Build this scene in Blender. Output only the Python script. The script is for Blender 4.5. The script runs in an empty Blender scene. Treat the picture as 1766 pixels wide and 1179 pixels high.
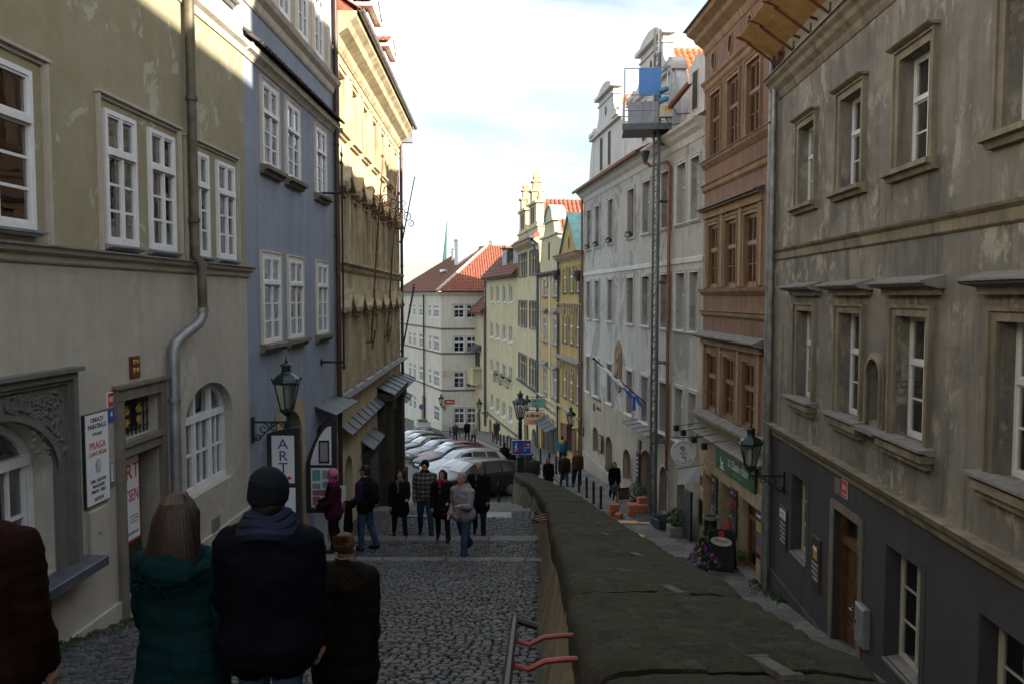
import bpy, bmesh, math, random
import numpy as np
from mathutils import Vector, Matrix, noise
R = math.radians
random.seed(7)
rnd = random.uniform
SC = bpy.context.scene
C = SC.collection

# ---------------------------------------------------------------- camera, sky, sun, exposure
cam = bpy.data.cameras.new('camera'); cam_o = bpy.data.objects.new('camera', cam); C.objects.link(cam_o)
cam.sensor_width = 36; cam.lens = 36 * 1360 / 1766; cam.clip_end = 3000; cam.clip_start = .05
cam_o.location = (0, 0, 0); cam_o.rotation_euler = (R(90) - math.atan(77 / 1360), 0, 0)
SC.camera = cam_o
SUN_AZ, SUN_EL = 125, 18.0         # azimuth clockwise from +Y, degrees
w = bpy.data.worlds.new('World'); SC.world = w; w.use_nodes = True
nt = w.node_tree; nt.nodes.clear()
out = nt.nodes.new('ShaderNodeOutputWorld'); bg = nt.nodes.new('ShaderNodeBackground')
sky = nt.nodes.new('ShaderNodeTexSky'); sky.sky_type = 'NISHITA'; sky.sun_disc = False
sky.sun_elevation = R(SUN_EL); sky.sun_rotation = R(SUN_AZ); sky.air_density = 1.0; sky.dust_density = 1.6
tc = nt.nodes.new('ShaderNodeTexCoord'); mp = nt.nodes.new('ShaderNodeMapping'); mp.inputs['Scale'].default_value = (1, 1, 2.6)
n1 = nt.nodes.new('ShaderNodeTexNoise'); n1.inputs['Scale'].default_value = 2.3; n1.inputs['Detail'].default_value = 7; n1.inputs['Roughness'].default_value = .55; n1.inputs['Distortion'].default_value = .5
rp = nt.nodes.new('ShaderNodeValToRGB'); rp.color_ramp.elements[0].position = .42; rp.color_ramp.elements[1].position = .64
rp.color_ramp.elements[0].color = (.22, .22, .22, 1); rp.color_ramp.elements[1].color = (.94, .94, .94, 1)
mx = nt.nodes.new('ShaderNodeMix'); mx.data_type = 'RGBA'
mx.inputs[7].default_value = (6.2, 6.5, 6.7, 1)
L = nt.links.new
L(tc.outputs['Generated'], mp.inputs[0]); L(mp.outputs[0], n1.inputs['Vector']); L(n1.outputs['Fac'], rp.inputs[0])
L(rp.outputs[0], mx.inputs[0]); L(sky.outputs[0], mx.inputs[6]); L(mx.outputs[2], bg.inputs[0]); L(bg.outputs[0], out.inputs[0])
bg.inputs['Strength'].default_value = .078
sl = bpy.data.lights.new('sun', 'SUN'); sl.energy = 5.0; sl.angle = R(.5); sl.color = (1, .90, .74)
so = bpy.data.objects.new('sun', sl); C.objects.link(so)
_s = Vector((math.sin(R(SUN_AZ)) * math.cos(R(SUN_EL)), math.cos(R(SUN_AZ)) * math.cos(R(SUN_EL)), math.sin(R(SUN_EL))))
so.rotation_euler = _s.to_track_quat('Z', 'Y').to_euler(); so.location = _s * 80
SC.view_settings.view_transform = 'Standard'; SC.view_settings.look = 'None'
SC.view_settings.exposure = 1.7; SC.view_settings.gamma = 1; SC.view_settings.use_curve_mapping = False

SC.cycles.max_bounces = 6; SC.cycles.diffuse_bounces = 3; SC.cycles.glossy_bounces = 3; SC.cycles.transparent_max_bounces = 8; SC.cycles.transmission_bounces = 2
SC.cycles.use_adaptive_sampling = True; SC.cycles.adaptive_threshold = .02; SC.cycles.caustics_reflective = False; SC.cycles.caustics_refractive = False

# ---------------------------------------------------------------- materials
MT = {}
def newmat(name):
    m = bpy.data.materials.new(name); m.use_nodes = True; MT[name] = m
    return m, m.node_tree, m.node_tree.nodes['Principled BSDF']
def col4(c): return (c[0], c[1], c[2], 1)
def N(t, kind, **kw):
    n = t.nodes.new('ShaderNode' + kind)
    for k, v in kw.items():
        if k in n.inputs: n.inputs[k].default_value = v
        else: setattr(n, k, v)
    return n
def pos(t, scale=(1, 1, 1), obj=False):
    g = t.nodes.new('ShaderNodeTexCoord') if obj else t.nodes.new('ShaderNodeNewGeometry')
    m = t.nodes.new('ShaderNodeMapping'); m.inputs['Scale'].default_value = scale
    t.links.new(g.outputs['Object' if obj else 'Position'], m.inputs[0]); return m.outputs[0]
def mixc(t, fac, a, b, blend='MIX'):
    m = t.nodes.new('ShaderNodeMix'); m.data_type = 'RGBA'; m.blend_type = blend
    for i, x in ((0, fac), (6, a), (7, b)):
        if hasattr(x, 'links'): t.links.new(x, m.inputs[i])
        elif i == 0: m.inputs[0].default_value = x
        else: m.inputs[i].default_value = col4(x)
    return m.outputs[2]
def nz(t, vec, scale, detail=4, rough=.55, dist=0):
    n = N(t, 'TexNoise', Scale=scale, Detail=detail, Roughness=rough, Distortion=dist); t.links.new(vec, n.inputs['Vector']); return n.outputs['Fac']
def ramp(t, fac, a, b, lo=0, hi=1):
    r = t.nodes.new('ShaderNodeMapRange'); r.inputs[1].default_value = a; r.inputs[2].default_value = b; r.inputs[3].default_value = lo; r.inputs[4].default_value = hi
    t.links.new(fac, r.inputs[0]); return r.outputs[0]
def bump(t, b, h, strength, dist=.02):
    n = N(t, 'Bump', Strength=strength, Distance=dist); t.links.new(h, n.inputs['Height']); t.links.new(n.outputs[0], b.inputs['Normal']); return n
def mat(name, c, rough=.7, metal=0, var=.15, scale=6, bs=0, bscale=40, obj=False, spec=.5, coat=0):
    m, t, b = newmat(name)
    v = pos(t, obj=obj)
    if var:
        f = nz(t, v, scale)
        f = ramp(t, f, .3, .7)
        t.links.new(mixc(t, f, [x * (1 - var) for x in c], [min(1, x * (1 + var)) for x in c]), b.inputs['Base Color'])
    else: b.inputs['Base Color'].default_value = col4(c)
    b.inputs['Roughness'].default_value = rough; b.inputs['Metallic'].default_value = metal
    b.inputs['Specular IOR Level'].default_value = spec
    if coat: b.inputs['Coat Weight'].default_value = coat; b.inputs['Coat Roughness'].default_value = .04
    if bs: bump(t, b, nz(t, v, bscale, 5), bs, .01)
    return m
def plaster(name, c, stain, amt=.5, sc=.9, streak=.4, peel=None, pthr=0.574, psc=.8, bs=.35, patch=None, rough=.9, fine=0):
    """painted render: broad stains, vertical runs, flaked patches with a step at their rim"""
    m, t, b = newmat(name)
    v = pos(t); vs = pos(t, (3.2, 3.2, .32))
    base = mixc(t, ramp(t, nz(t, v, 5, 6, .6), .3, .7), [x * .90 for x in c], [min(1, x * 1.08) for x in c])
    f1 = ramp(t, nz(t, v, sc, 8, .65, .6), .40, .60, 0, amt)
    cc = mixc(t, f1, base, stain)
    f2 = ramp(t, nz(t, vs, 1.1, 6, .6), .48, .66, 0, streak)
    cc = mixc(t, f2, cc, [x * .72 for x in stain])
    h = nz(t, v, 28, 6, .7)
    if patch:
        f4 = ramp(t, nz(t, pos(t, (1.4, 1.4, .7)), .55, 7, .65, .35), .44, .60, 0, .75)
        cc = mixc(t, f4, cc, patch)
    if peel:
        f3 = ramp(t, nz(t, pos(t, (1, 1, .75)), psc, 9, .68, .9), pthr, pthr + .025, 0, .8)
        if fine:                                    # flakes come in lacy clusters
            f5 = ramp(t, nz(t, pos(t, (1, 1, .6)), fine, 10, .72, .5), .49, .56, 0, .85); mm = t.nodes.new('ShaderNodeMath'); mm.operation = 'MULTIPLY'; t.links.new(f5, mm.inputs[0])
            t.links.new(ramp(t, nz(t, v, psc, 5, .6), pthr - .1, pthr), mm.inputs[1]); f3 = mm.outputs[0]
        cc = mixc(t, f3, cc, peel)
        mh = t.nodes.new('ShaderNodeMath'); mh.operation = 'SUBTRACT'; t.links.new(h, mh.inputs[0]); t.links.new(f3, mh.inputs[1]); h = mh.outputs[0]
    t.links.new(cc, b.inputs['Base Color']); b.inputs['Roughness'].default_value = rough; b.inputs['Specular IOR Level'].default_value = .25
    bump(t, b, h, bs, .012)
    return m
def randmat(name, a, bcol, rough=.6, bs=.3, bscale=30, attr=None, spec=.5, rvar=0):
    """colour differs from piece to piece (object random, or a per-piece attribute on joined ones)"""
    m, t, b = newmat(name)
    if attr:
        n = t.nodes.new('ShaderNodeAttribute'); n.attribute_name = attr; f = n.outputs['Fac']
    else:
        n = t.nodes.new('ShaderNodeObjectInfo'); f = n.outputs['Random']
    v = pos(t)
    cc = mixc(t, f, a, bcol)
    cc = mixc(t, ramp(t, nz(t, v, 22, 5), .35, .75, 0, .5), cc, [x * .55 for x in a])
    t.links.new(cc, b.inputs['Base Color']); b.inputs['Roughness'].default_value = rough; b.inputs['Specular IOR Level'].default_value = spec
    if rvar: t.links.new(ramp(t, nz(t, v, 9), .3, .7, rough - rvar, rough + rvar), b.inputs['Roughness'])
    bump(t, b, nz(t, v, bscale, 5), bs, .01)
    return m
def glassmat(name, tint=(.75, .8, .82), fr=1.75, wob=.06):
    m, t, b = newmat(name); t.nodes.remove(b); o = t.nodes['Material Output']
    tr = N(t, 'BsdfTransparent'); tr.inputs[0].default_value = col4(tint)
    gl = N(t, 'BsdfGlossy'); gl.inputs['Roughness'].default_value = .015
    f = N(t, 'Fresnel', IOR=fr); mxs = N(t, 'MixShader')
    bm = N(t, 'Bump', Strength=wob, Distance=.02); t.links.new(nz(t, pos(t), 3.2, 2), bm.inputs['Height'])
    t.links.new(bm.outputs[0], gl.inputs['Normal']); t.links.new(bm.outputs[0], f.inputs['Normal'])
    ad = t.nodes.new('ShaderNodeMath'); ad.operation = 'MULTIPLY_ADD'; ad.inputs[1].default_value = 2.0; ad.inputs[2].default_value = .08; ad.use_clamp = True
    t.links.new(f.outputs[0], ad.inputs[0])
    t.links.new(ad.outputs[0], mxs.inputs[0]); t.links.new(tr.outputs[0], mxs.inputs[1]); t.links.new(gl.outputs[0], mxs.inputs[2]); t.links.new(mxs.outputs[0], o.inputs[0])
    return m

glassmat('glass'); glassmat('car_glass', (.10, .12, .12), 1.5, 0); glassmat('lamp_glass', (.8, .8, .76), 1.45, .02)
plaster('beige_low', (.45, .415, .345), (.37, .345, .295), .5, .7, .25, bs=.2, peel=(.52, .48, .41), pthr=0.636, fine=5)
plaster('olive_up', (.30, .27, .165), (.36, .33, .24), .5, 1.2, .35, peel=(.46, .43, .35), pthr=0.578, psc=2.2)
plaster('stone_grey', (.20, .18, .14), (.13, .117, .09), .6, 2.5, .5, bs=.5)
plaster('relief_grey', (.16, .156, .142), (.105, .102, .092), .6, 2.5, .3, bs=.4)
plaster('blue_wall', (.27, .305, .37), (.23, .26, .315), .6, 1.0, .35, peel=(.36, .38, .41), pthr=0.643, bs=.2)
plaster('white_trim', (.62, .58, .49), (.48, .43, .34), .5, 2, .4, bs=.2)
plaster('cream', (.56, .475, .305), (.42, .345, .20), .7, .8, .55, bs=.35, patch=(.44, .37, .235))
plaster('cream_trim', (.53, .45, .30), (.33, .27, .165), .8, 1.6, .8, bs=.4)
plaster('dark_portal', (.065, .056, .042), (.034, .03, .023), .7, 2.5, .6, bs=.6)
plaster('grey_house', (.275, .25, .205), (.12, .114, .103), .88, .6, .75, peel=(.40, .365, .30), pthr=.60, psc=.8, fine=3.5, bs=.45, patch=(.205, .192, .168))
plaster('grey_trim', (.295, .255, .185), (.18, .155, .115), .8, 1.6, .8, bs=.45)
plaster('grey_paint', (.066, .067, .073), (.052, .053, .058), .5, .8, .35, peel=(.10, .10, .105), pthr=0.661, bs=.18)
plaster('brown_wall', (.255, .152, .11), (.185, .115, .086), .7, .9, .55, bs=.3, patch=(.26, .175, .135))
plaster('brown_trim', (.36, .25, .155), (.24, .165, .105), .7, 1.6, .6, bs=.35)
plaster('shop_cream', (.47, .375, .23), (.34, .27, .17), .6, 1.4, .5, bs=.3)
plaster('white_house', (.48, .465, .425), (.39, .375, .335), .6, .8, .35, peel=(.265, .26, .25), pthr=0.535, psc=.55, bs=.3)
plaster('white_base', (.40, .355, .28), (.30, .265, .21), .7, .9, .5, peel=(.25, .24, .225), pthr=0.612, psc=.7, bs=.3)
plaster('gable_white', (.63, .62, .59), (.50, .485, .45), .5, .9, .35, bs=.2)
plaster('yellow_deep', (.50, .365, .14), (.33, .25, .11), .6, .9, .6, bs=.3)
plaster('yellow_pale', (.585, .52, .33), (.43, .375, .225), .5, .8, .45, bs=.25)
plaster('ochre', (.545, .375, .15), (.40, .29, .13), .5, 1, .4, bs=.2)
plaster('pale_end', (.66, .62, .52), (.55, .51, .42), .5, .6, .4, bs=.2)
plaster('pink_dormer', (.50, .28, .235), (.37, .21, .18), .5, 1, .4, bs=.2)
plaster('sandstone', (.21, .165, .105), (.085, .07, .048), .85, 1.6, .8, bs=.9, patch=(.15, .135, .105))
def coping_mat():
    m, t, b = newmat('coping')
    v = pos(t)
    c = mixc(t, ramp(t, nz(t, v, 3, 8, .65), .3, .7), (.020, .018, .013), (.046, .041, .031))
    c = mixc(t, ramp(t, nz(t, v, 1.5, 9, .72, .8), .47, .60, 0, .85), c, (.026, .030, .009))
    c = mixc(t, ramp(t, nz(t, v, 7, 10, .78), .55, .62, 0, .7), c, (.085, .082, .07))
    c = mixc(t, ramp(t, nz(t, pos(t, (2, .5, 2)), 2.6, 9, .72), .53, .60, 0, .8), c, (.010, .009, .008))
    t.links.new(c, b.inputs['Base Color']); b.inputs['Roughness'].default_value = .85; b.inputs['Specular IOR Level'].default_value = .25
    c2 = mixc(t, ramp(t, nz(t, v, 38, 6, .75), .38, .64), (.45, .45, .45), (1.6, 1.6, 1.5)); c = mixc(t, 1., c, c2, 'MULTIPLY'); c = mixc(t, ramp(t, nz(t, v, 2.2, 11, .78, .6), .49, .60, 0, .7), c, (.034, .042, .010)); t.links.new(c, b.inputs['Base Color'])
    bump(t, b, nz(t, v, 22, 12, .8), 1.0, .05); return m
coping_mat()
mat('white_paint', (.70, .71, .72), .45, var=.06, scale=9, bs=.06)
mat('grey_white_paint', (.52, .52, .50), .5, var=.12, bs=.1)
mat('cream_paint', (.56, .53, .45), .5, var=.12)
mat('brown_wood', (.19, .085, .035), .5, var=.3, scale=8, bs=.2)
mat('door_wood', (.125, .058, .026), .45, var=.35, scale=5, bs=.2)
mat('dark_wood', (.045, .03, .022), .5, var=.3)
mat('light_wood', (.50, .33, .15), .7, var=.25, scale=3, bs=.2)
mat('board_wood', (.52, .32, .11), .6, var=.22, scale=2.2, bs=.15)
mat('zinc', (.30, .31, .33), .5, .55, var=.25, scale=4, bs=.1)
mat('lead_dark', (.075, .085, .10), .55, .2, var=.25, scale=4, bs=.15)
mat('galv_pipe', (.24, .25, .25), .5, .5, var=.35, scale=3, bs=.1)
mat('stain_pipe', (.105, .090, .06), .6, .2, var=.5, scale=4, bs=.2)
mat('brown_pipe', (.055, .03, .024), .45, .1, var=.25)
mat('copper_pipe', (.24, .085, .04), .45, .2, var=.25)
mat('verdigris', (.24, .46, .42), .6, .1, var=.2, scale=2)
mat('iron_black', (.014, .014, .015), .45, .3, var=.2, bs=.1)
mat('lamp_green', (.012, .030, .024), .38, .25, var=.3, scale=12, bs=.1)
mat('rust_red', (.15, .036, .022), .5, .1, var=.35, scale=6, bs=.2)
mat('hook_red', (.15, .018, .015), .5, .1, var=.35, scale=9, bs=.2)
mat('steel', (.36, .37, .38), .4, .7, var=.2, bs=.05)
mat('cramp', (.07, .068, .064), .9, .0, var=.4, scale=12, bs=.3, spec=.1)
mat('steel_dark', (.10, .105, .11), .45, .5, var=.3, bs=.1)
mat('blue_panel', (.075, .23, .55), .5, var=.08, scale=2)
mat('blue_metal', (.05, .22, .36), .4, .2, var=.1)
mat('sign_white', (.72, .73, .74), .5, var=.04, scale=2)
mat('sign_blue', (.035, .10, .42), .35, var=.03)
mat('sign_red', (.50, .03, .035), .35, var=.04)
mat('sign_green', (.022, .12, .035), .4, var=.12, scale=2)
mat('ink_black', (.02, .02, .022), .6, var=0); mat('ink_navy', (.03, .045, .22), .5, var=0)
mat('ink_red', (.45, .03, .03), .5, var=0); mat('ink_white', (.78, .78, .78), .5, var=0); mat('ink_grey', (.28, .28, .29), .6, var=0)
mat('ink_gold', (.55, .36, .08), .4, .3, var=.1); mat('ink_brown', (.12, .055, .03), .6, var=0)
mat('sign_teal', (.16, .34, .33), .5, var=.08); mat('sign_pink', (.66, .42, .29), .5, var=.05)
mat('sign_yellow', (.75, .52, .04), .45, var=.03)
mat('chalk_board', (.022, .018, .020), .55, var=.3, scale=20); mat('chalk_print', (.30, .12, .14), .6, var=.6, scale=34)
mat('tile_red', (.27, .085, .05), .75, var=.4, scale=3.5, bs=.3); mat('tile_orange', (.46, .15, .07), .7, var=.25, scale=4, bs=.25)
mat('tile_brown', (.17, .075, .05), .8, var=.4, scale=3.5, bs=.3); mat('ridge_pale', (.62, .50, .42), .8, var=.15, bs=.2)
mat('chimney_white', (.74, .73, .71), .85, var=.08, bs=.15)
mat('brick_orange', (.38, .13, .065), .8, var=.3, scale=9, bs=.4)
mat('curtain', (.78, .77, .74), .9, var=.18, scale=7)
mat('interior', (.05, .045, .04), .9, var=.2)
mat('slab', (.20, .19, .175), .8, var=.25, scale=5, bs=.4)
mat('edge_stone', (.095, .092, .085), .75, var=.3, scale=4, bs=.5)
mat('joint', (.035, .034, .028), .95, var=.4, scale=9, bs=.5)
mat('soil', (.05, .04, .03), .95, var=.4, scale=14, bs=.6)
randmat('cobble_stone', (.026, .028, .032), (.092, .093, .094), .6, .5, 45, None, .3, .12)
randmat('cobble_joined', (.026, .028, .032), (.092, .093, .094), .6, .5, 45, 'shade', .3, .12)
randmat('kerb_stone', (.09, .088, .085), (.15, .145, .14), .75, .5, 20)
randmat('leaf', (.028, .062, .014), (.075, .115, .03), .55, .1, 20, 'shade')
randmat('fir', (.014, .036, .018), (.035, .075, .03), .6, .1, 20, 'shade')
def setts(name, a, b2, sc, joint=(.04, .038, .034), rough=.6, checker=0):
    m, t, b = newmat(name); v = pos(t)
    vo = N(t, 'TexVoronoi', feature='F1'); vo.inputs['Scale'].default_value = sc; vo.inputs['Randomness'].default_value = .55; t.links.new(v, vo.inputs['Vector'])
    ve = N(t, 'TexVoronoi', feature='DISTANCE_TO_EDGE'); ve.inputs['Scale'].default_value = sc; ve.inputs['Randomness'].default_value = .55; t.links.new(v, ve.inputs['Vector'])
    sp = t.nodes.new('ShaderNodeSeparateColor'); t.links.new(vo.outputs['Color'], sp.inputs[0])
    c = mixc(t, sp.outputs[0], a, b2)
    if checker:
        ck = N(t, 'TexChecker', Scale=checker); t.links.new(pos(t, (1, 1, .001)), ck.inputs['Vector'])
        ck.inputs['Color1'].default_value = (.72, .72, .74, 1); ck.inputs['Color2'].default_value = (1.1, 1.08, 1.05, 1)
        c = mixc(t, 1.0, c, ck.outputs[0], 'MULTIPLY')
    e = ramp(t, ve.outputs['Distance'], .02, .09)
    c = mixc(t, e, joint, c)
    t.links.new(c, b.inputs['Base Color']); b.inputs['Roughness'].default_value = rough
    bump(t, b, ramp(t, ve.outputs['Distance'], 0, .16), .8, .02); return m
setts('street_setts', (.05, .05, .05), (.10, .098, .095), 8.5)
setts('pave_mosaic', (.13, .128, .122), (.24, .235, .225), 13, (.07, .067, .06), .7, checker=.9)
mat('terrain', (.10, .095, .08), .95, var=.3, scale=.5)

# ---------------------------------------------------------------- mesh helpers
class B:
    """collects faces; build() links them as one mesh object"""
    def __init__(s): s.v = []; s.f = []; s.m = []; s.a = []; s.k = 0; s.sh = 0.
    def add(s, vs, fs, M=None):
        o = len(s.v)
        s.v += [tuple(M @ Vector(p)) if M else tuple(p) for p in vs]
        s.f += [tuple(o + i for i in f) for f in fs]; s.m += [s.k] * len(fs); s.a += [s.sh] * len(fs); return s
    def box(s, x0, x1, y0, y1, z0, z1, M=None):
        return s.add([(x0, y0, z0), (x1, y0, z0), (x1, y1, z0), (x0, y1, z0), (x0, y0, z1), (x1, y0, z1), (x1, y1, z1), (x0, y1, z1)],
                     [(0, 3, 2, 1), (4, 5, 6, 7), (0, 1, 5, 4), (1, 2, 6, 5), (2, 3, 7, 6), (3, 0, 4, 7)], M)
    def bev(s, x0, x1, y0, y1, z0, z1, b=.01, M=None):
        """box with its top and side edges eased"""
        vs = []
        for z, i in ((z0, 0), (z1 - b, 0), (z1, b)):
            vs += [(x0 + i, y0 + i, z), (x1 - i, y0 + i, z), (x1 - i, y1 - i, z), (x0 + i, y1 - i, z)]
        fs = [(0, 3, 2, 1), (8, 9, 10, 11)]
        for k in (0, 4):
            for i in range(4): j = (i + 1) % 4; fs.append((k + i, k + j, k + 4 + j, k + 4 + i))
        return s.add(vs, fs, M)
    def quad(s, a, b, c, d): return s.add([a, b, c, d], [(0, 1, 2, 3)])
    def prism(s, poly, axis, a, b, M=None):
        """extrude a 2-D polygon; axis 'y': (x,z) along y, 'x': (y,z) along x, 'z': (x,y) along z"""
        n = len(poly)
        def P(p, t): return {'y': (p[0], t, p[1]), 'x': (t, p[0], p[1]), 'z': (p[0], p[1], t)}[axis]
        vs = [P(p, a) for p in poly] + [P(p, b) for p in poly]
        fs = [tuple(range(n - 1, -1, -1)), tuple(range(n, 2 * n))] + [(i, (i + 1) % n, n + (i + 1) % n, n + i) for i in range(n)]
        return s.add(vs, fs, M)
    def tube(s, pts, r, n=8, cap=True):
        pts = [Vector(p) for p in pts]; rs = r if isinstance(r, (list, tuple)) else [r] * len(pts)
        o = len(s.v); m = len(pts); up = None
        for i, p in enumerate(pts):
            d = (pts[min(i + 1, m - 1)] - pts[max(i - 1, 0)]).normalized()
            if up is None: up = d.orthogonal().normalized()
            up = (up - d * up.dot(d))
            up = up.normalized() if up.length > 1e-5 else d.orthogonal().normalized()
            q = d.cross(up)
            for k in range(n):
                a = 2 * math.pi * k / n; s.v.append(tuple(p + (up * math.cos(a) + q * math.sin(a)) * rs[i]))
        fs = [(o + i * n + k, o + i * n + (k + 1) % n, o + (i + 1) * n + (k + 1) % n, o + (i + 1) * n + k) for i in range(m - 1) for k in range(n)]
        if cap: fs += [tuple(o + k for k in range(n - 1, -1, -1)), tuple(o + (m - 1) * n + k for k in range(n))]
        s.f += fs; s.m += [s.k] * len(fs); s.a += [s.sh] * len(fs); return s
    def lathe(s, prof, n=12, M=None, rot=0.):
        """(radius, z) profile about z"""
        vs = []; m = len(prof)
        for r, z in prof:
            for k in range(n): a = 2 * math.pi * k / n + rot; vs.append((r * math.cos(a), r * math.sin(a), z))
        fs = [(i * n + k, i * n + (k + 1) % n, (i + 1) * n + (k + 1) % n, (i + 1) * n + k) for i in range(m - 1) for k in range(n)]
        fs += [tuple(range(n - 1, -1, -1)), tuple((m - 1) * n + k for k in range(n))]
        return s.add(vs, fs, M)
    def ball(s, c, r, n=8, M=None):
        rx, ry, rz = r if isinstance(r, (tuple, list)) else (r, r, r)
        vs = [(c[0], c[1], c[2] - rz)]; m = max(4, n // 2 + 1)
        for i in range(1, m):
            t = -math.pi / 2 + math.pi * i / m
            for k in range(n): a = 2 * math.pi * k / n; vs.append((c[0] + rx * math.cos(t) * math.cos(a), c[1] + ry * math.cos(t) * math.sin(a), c[2] + rz * math.sin(t)))
        vs.append((c[0], c[1], c[2] + rz)); e = len(vs) - 1
        fs = [(0, 1 + (k + 1) % n, 1 + k) for k in range(n)] + [(e, e - n + k, e - n + (k + 1) % n) for k in range(n)]
        fs += [(1 + i * n + k, 1 + i * n + (k + 1) % n, 1 + (i + 1) * n + (k + 1) % n, 1 + (i + 1) * n + k) for i in range(m - 2) for k in range(n)]
        return s.add(vs, fs, M)
    def mesh(s, name, mats, smooth=False, recalc=True):
        me = bpy.data.meshes.new(name); me.from_pydata(s.v, [], s.f)
        for x in (mats if isinstance(mats, (list, tuple)) else [mats]): me.materials.append(MT[x] if isinstance(x, str) else x)
        if any(s.m): me.polygons.foreach_set('material_index', s.m)
        if any(s.a):
            at = me.attributes.new('shade', 'FLOAT', 'FACE'); at.data.foreach_set('value', s.a)
        if recalc and len(s.f) < 60000:
            bm = bmesh.new(); bm.from_mesh(me); bmesh.ops.recalc_face_normals(bm, faces=bm.faces); bm.to_mesh(me); bm.free()
        if smooth: smooth_mesh(me)
        me.update(); return me
    def build(s, name, mats, parent=None, loc=(0, 0, 0), smooth=False, recalc=True):
        return link(s.mesh(name, mats, smooth, recalc), name, parent, loc)
def smooth_mesh(me, ang=40):
    me.polygons.foreach_set('use_smooth', [True] * len(me.polygons))
    try: me.set_sharp_from_angle(angle=R(ang))
    except Exception: pass
def link(me, name, parent=None, loc=(0, 0, 0), rot=None):
    o = bpy.data.objects.new(name, me); C.objects.link(o); o.location = loc
    if rot: o.rotation_euler = rot
    if parent: o.parent = parent
    return o
def tag(o, label, cat, group=None):
    o['label'] = label; o['category'] = cat
    if group: o['group'] = group
    return o
def struct(o): o['kind'] = 'structure'; return o
def stuff(o): o['kind'] = 'stuff'; return o
def thing(name, label, cat, loc=(0, 0, 0), rz=0, group=None):
    o = bpy.data.objects.new(name, None); C.objects.link(o); o.location = loc; o.rotation_euler = (0, 0, rz); o.empty_display_size = .2
    return tag(o, label, cat, group)
def kids(o): return list(o.children)
def copy_tree(o, loc=None, rz=None, label=None, parent=None):
    c = o.copy(); C.objects.link(c); c.parent = parent
    if loc is not None: c.location = loc
    if rz is not None: c.rotation_euler = (0, 0, rz)
    if label: c['label'] = label
    for k in kids(o): copy_tree(k, parent=c)
    return c
TXT = {}
def text_mesh(s, size, m, thick=.0015, align='CENTER', sx=1., sp=1., shear=0):
    key = (s, size, m, thick, align, sx, sp, shear)
    if key in TXT: return TXT[key]
    cu = bpy.data.curves.new('lettering', 'FONT'); cu.body = s; cu.size = size; cu.extrude = thick; cu.align_x = align; cu.space_character = sp; cu.shear = shear; cu.resolution_u = 3; cu.space_line = .9
    o = bpy.data.objects.new('lettering', cu); C.objects.link(o)
    me = bpy.data.meshes.new_from_object(o.evaluated_get(bpy.context.evaluated_depsgraph_get()))
    bpy.data.objects.remove(o); bpy.data.curves.remove(cu)
    if sx != 1: me.transform(Matrix.Diagonal((sx, 1, 1, 1)))
    me.materials.clear(); me.materials.append(MT[m]); me.name = 'lettering'
    TXT[key] = me; return me
TROT = (R(90), 0, R(180))
def interp(pts, x):
    if x <= pts[0][0]: return pts[0][1]
    for (a, za), (b, zb) in zip(pts, pts[1:]):
        if x <= b: return za + (zb - za) * (x - a) / (b - a)
    return pts[-1][1]
# ---------------------------------------------------------------- lie of the land (eye level is z = 0)
ZR = [(-14, -1.9), (0, -4.3), (5, -5.2), (10, -6.1), (14.2, -6.75), (19.9, -7.57), (26.1, -8.3), (35, -9.05), (45, -9.9), (55, -11.0), (70, -12.75), (90, -15.3), (112, -16.6), (150, -17)]
def zr(y): return interp(ZR, y)
XR = [(-14, 4.94), (0, 5.63), (19.9, 6.6), (26.1, 6.32), (45, 4.04), (70.4, .52), (85.6, -2.83), (91.4, -4.57), (92.5, -4.9)]
def xr(y): return interp(XR, y)
XL = [(-14, -4.97), (0, -4.58), (12.6, -4.23), (18.6, -4.155), (31.4, -4.46)]
def xl(y): return interp(XL, y)
# stair treads: (y0, z0, y1, z1); each ends in an edge stone and drops to the next
TR = [(-8, .35, -2.0, -1.18), (-2.0, -1.33, 5.0, -2.78), (5.0, -2.78, 15.0, -5.03), (15.0, -5.18, 17.8, -5.47), (17.8, -5.63, 22.5, -6.09)]
_y, _z = 22.5, -6.25
for _i in range(6):
    TR.append((_y, _z, _y + 1.75, _z - .26)); _y += 1.75; _z -= .26 + .17
TR.append((_y, _z, 33.6, zr(33.6) + .01))
def zs(y):
    for a, za, b, zb in TR:
        if y <= b: return za + (zb - za) * (y - a) / (b - a)
    return zr(y)
def zg(x, y): return zs(y) if (x < xw(y) + .3 and y < 33.6) else zr(y)
XW = [(-14, -.2), (0, .0), (5, .14), (10, .32), (13, .44), (16, .53), (19, .54), (22, .48), (25, .36), (28, .16), (31.1, -.06), (34, -.2)]
def xw(y): return interp(XW, y)          # foot of the parapet wall

b = B(); b.box(-900, 900, -500, 1600, -19.2, -19)
struct(b.build('ground', 'terrain'))
# street surface
b = B()
ys = [-14, -8, 0, 5, 10, 14.2, 19.9, 23, 26.1, 30, 33.6]
for a, c in zip(ys, ys[1:]):
    b.quad((xw(a) + .5, a, zr(a)), (xr(a) - .3, a, zr(a)), (xr(c) - .3, c, zr(c)), (xw(c) + .5, c, zr(c)))
ys = [33.6, 35, 40, 45, 50, 55, 60, 65, 70.4, 78, 85.6, 90, 100, 112, 150]
for a, c in zip(ys, ys[1:]):
    ra, rc = (xr(a) if a < 92 else 30), (xr(c) if c < 92 else 30)
    b.quad((-45, a, zr(a)), (ra, a, zr(a)), (rc, c, zr(c)), (-45, c, zr(c)))
struct(b.build('street', 'street_setts'))
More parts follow.
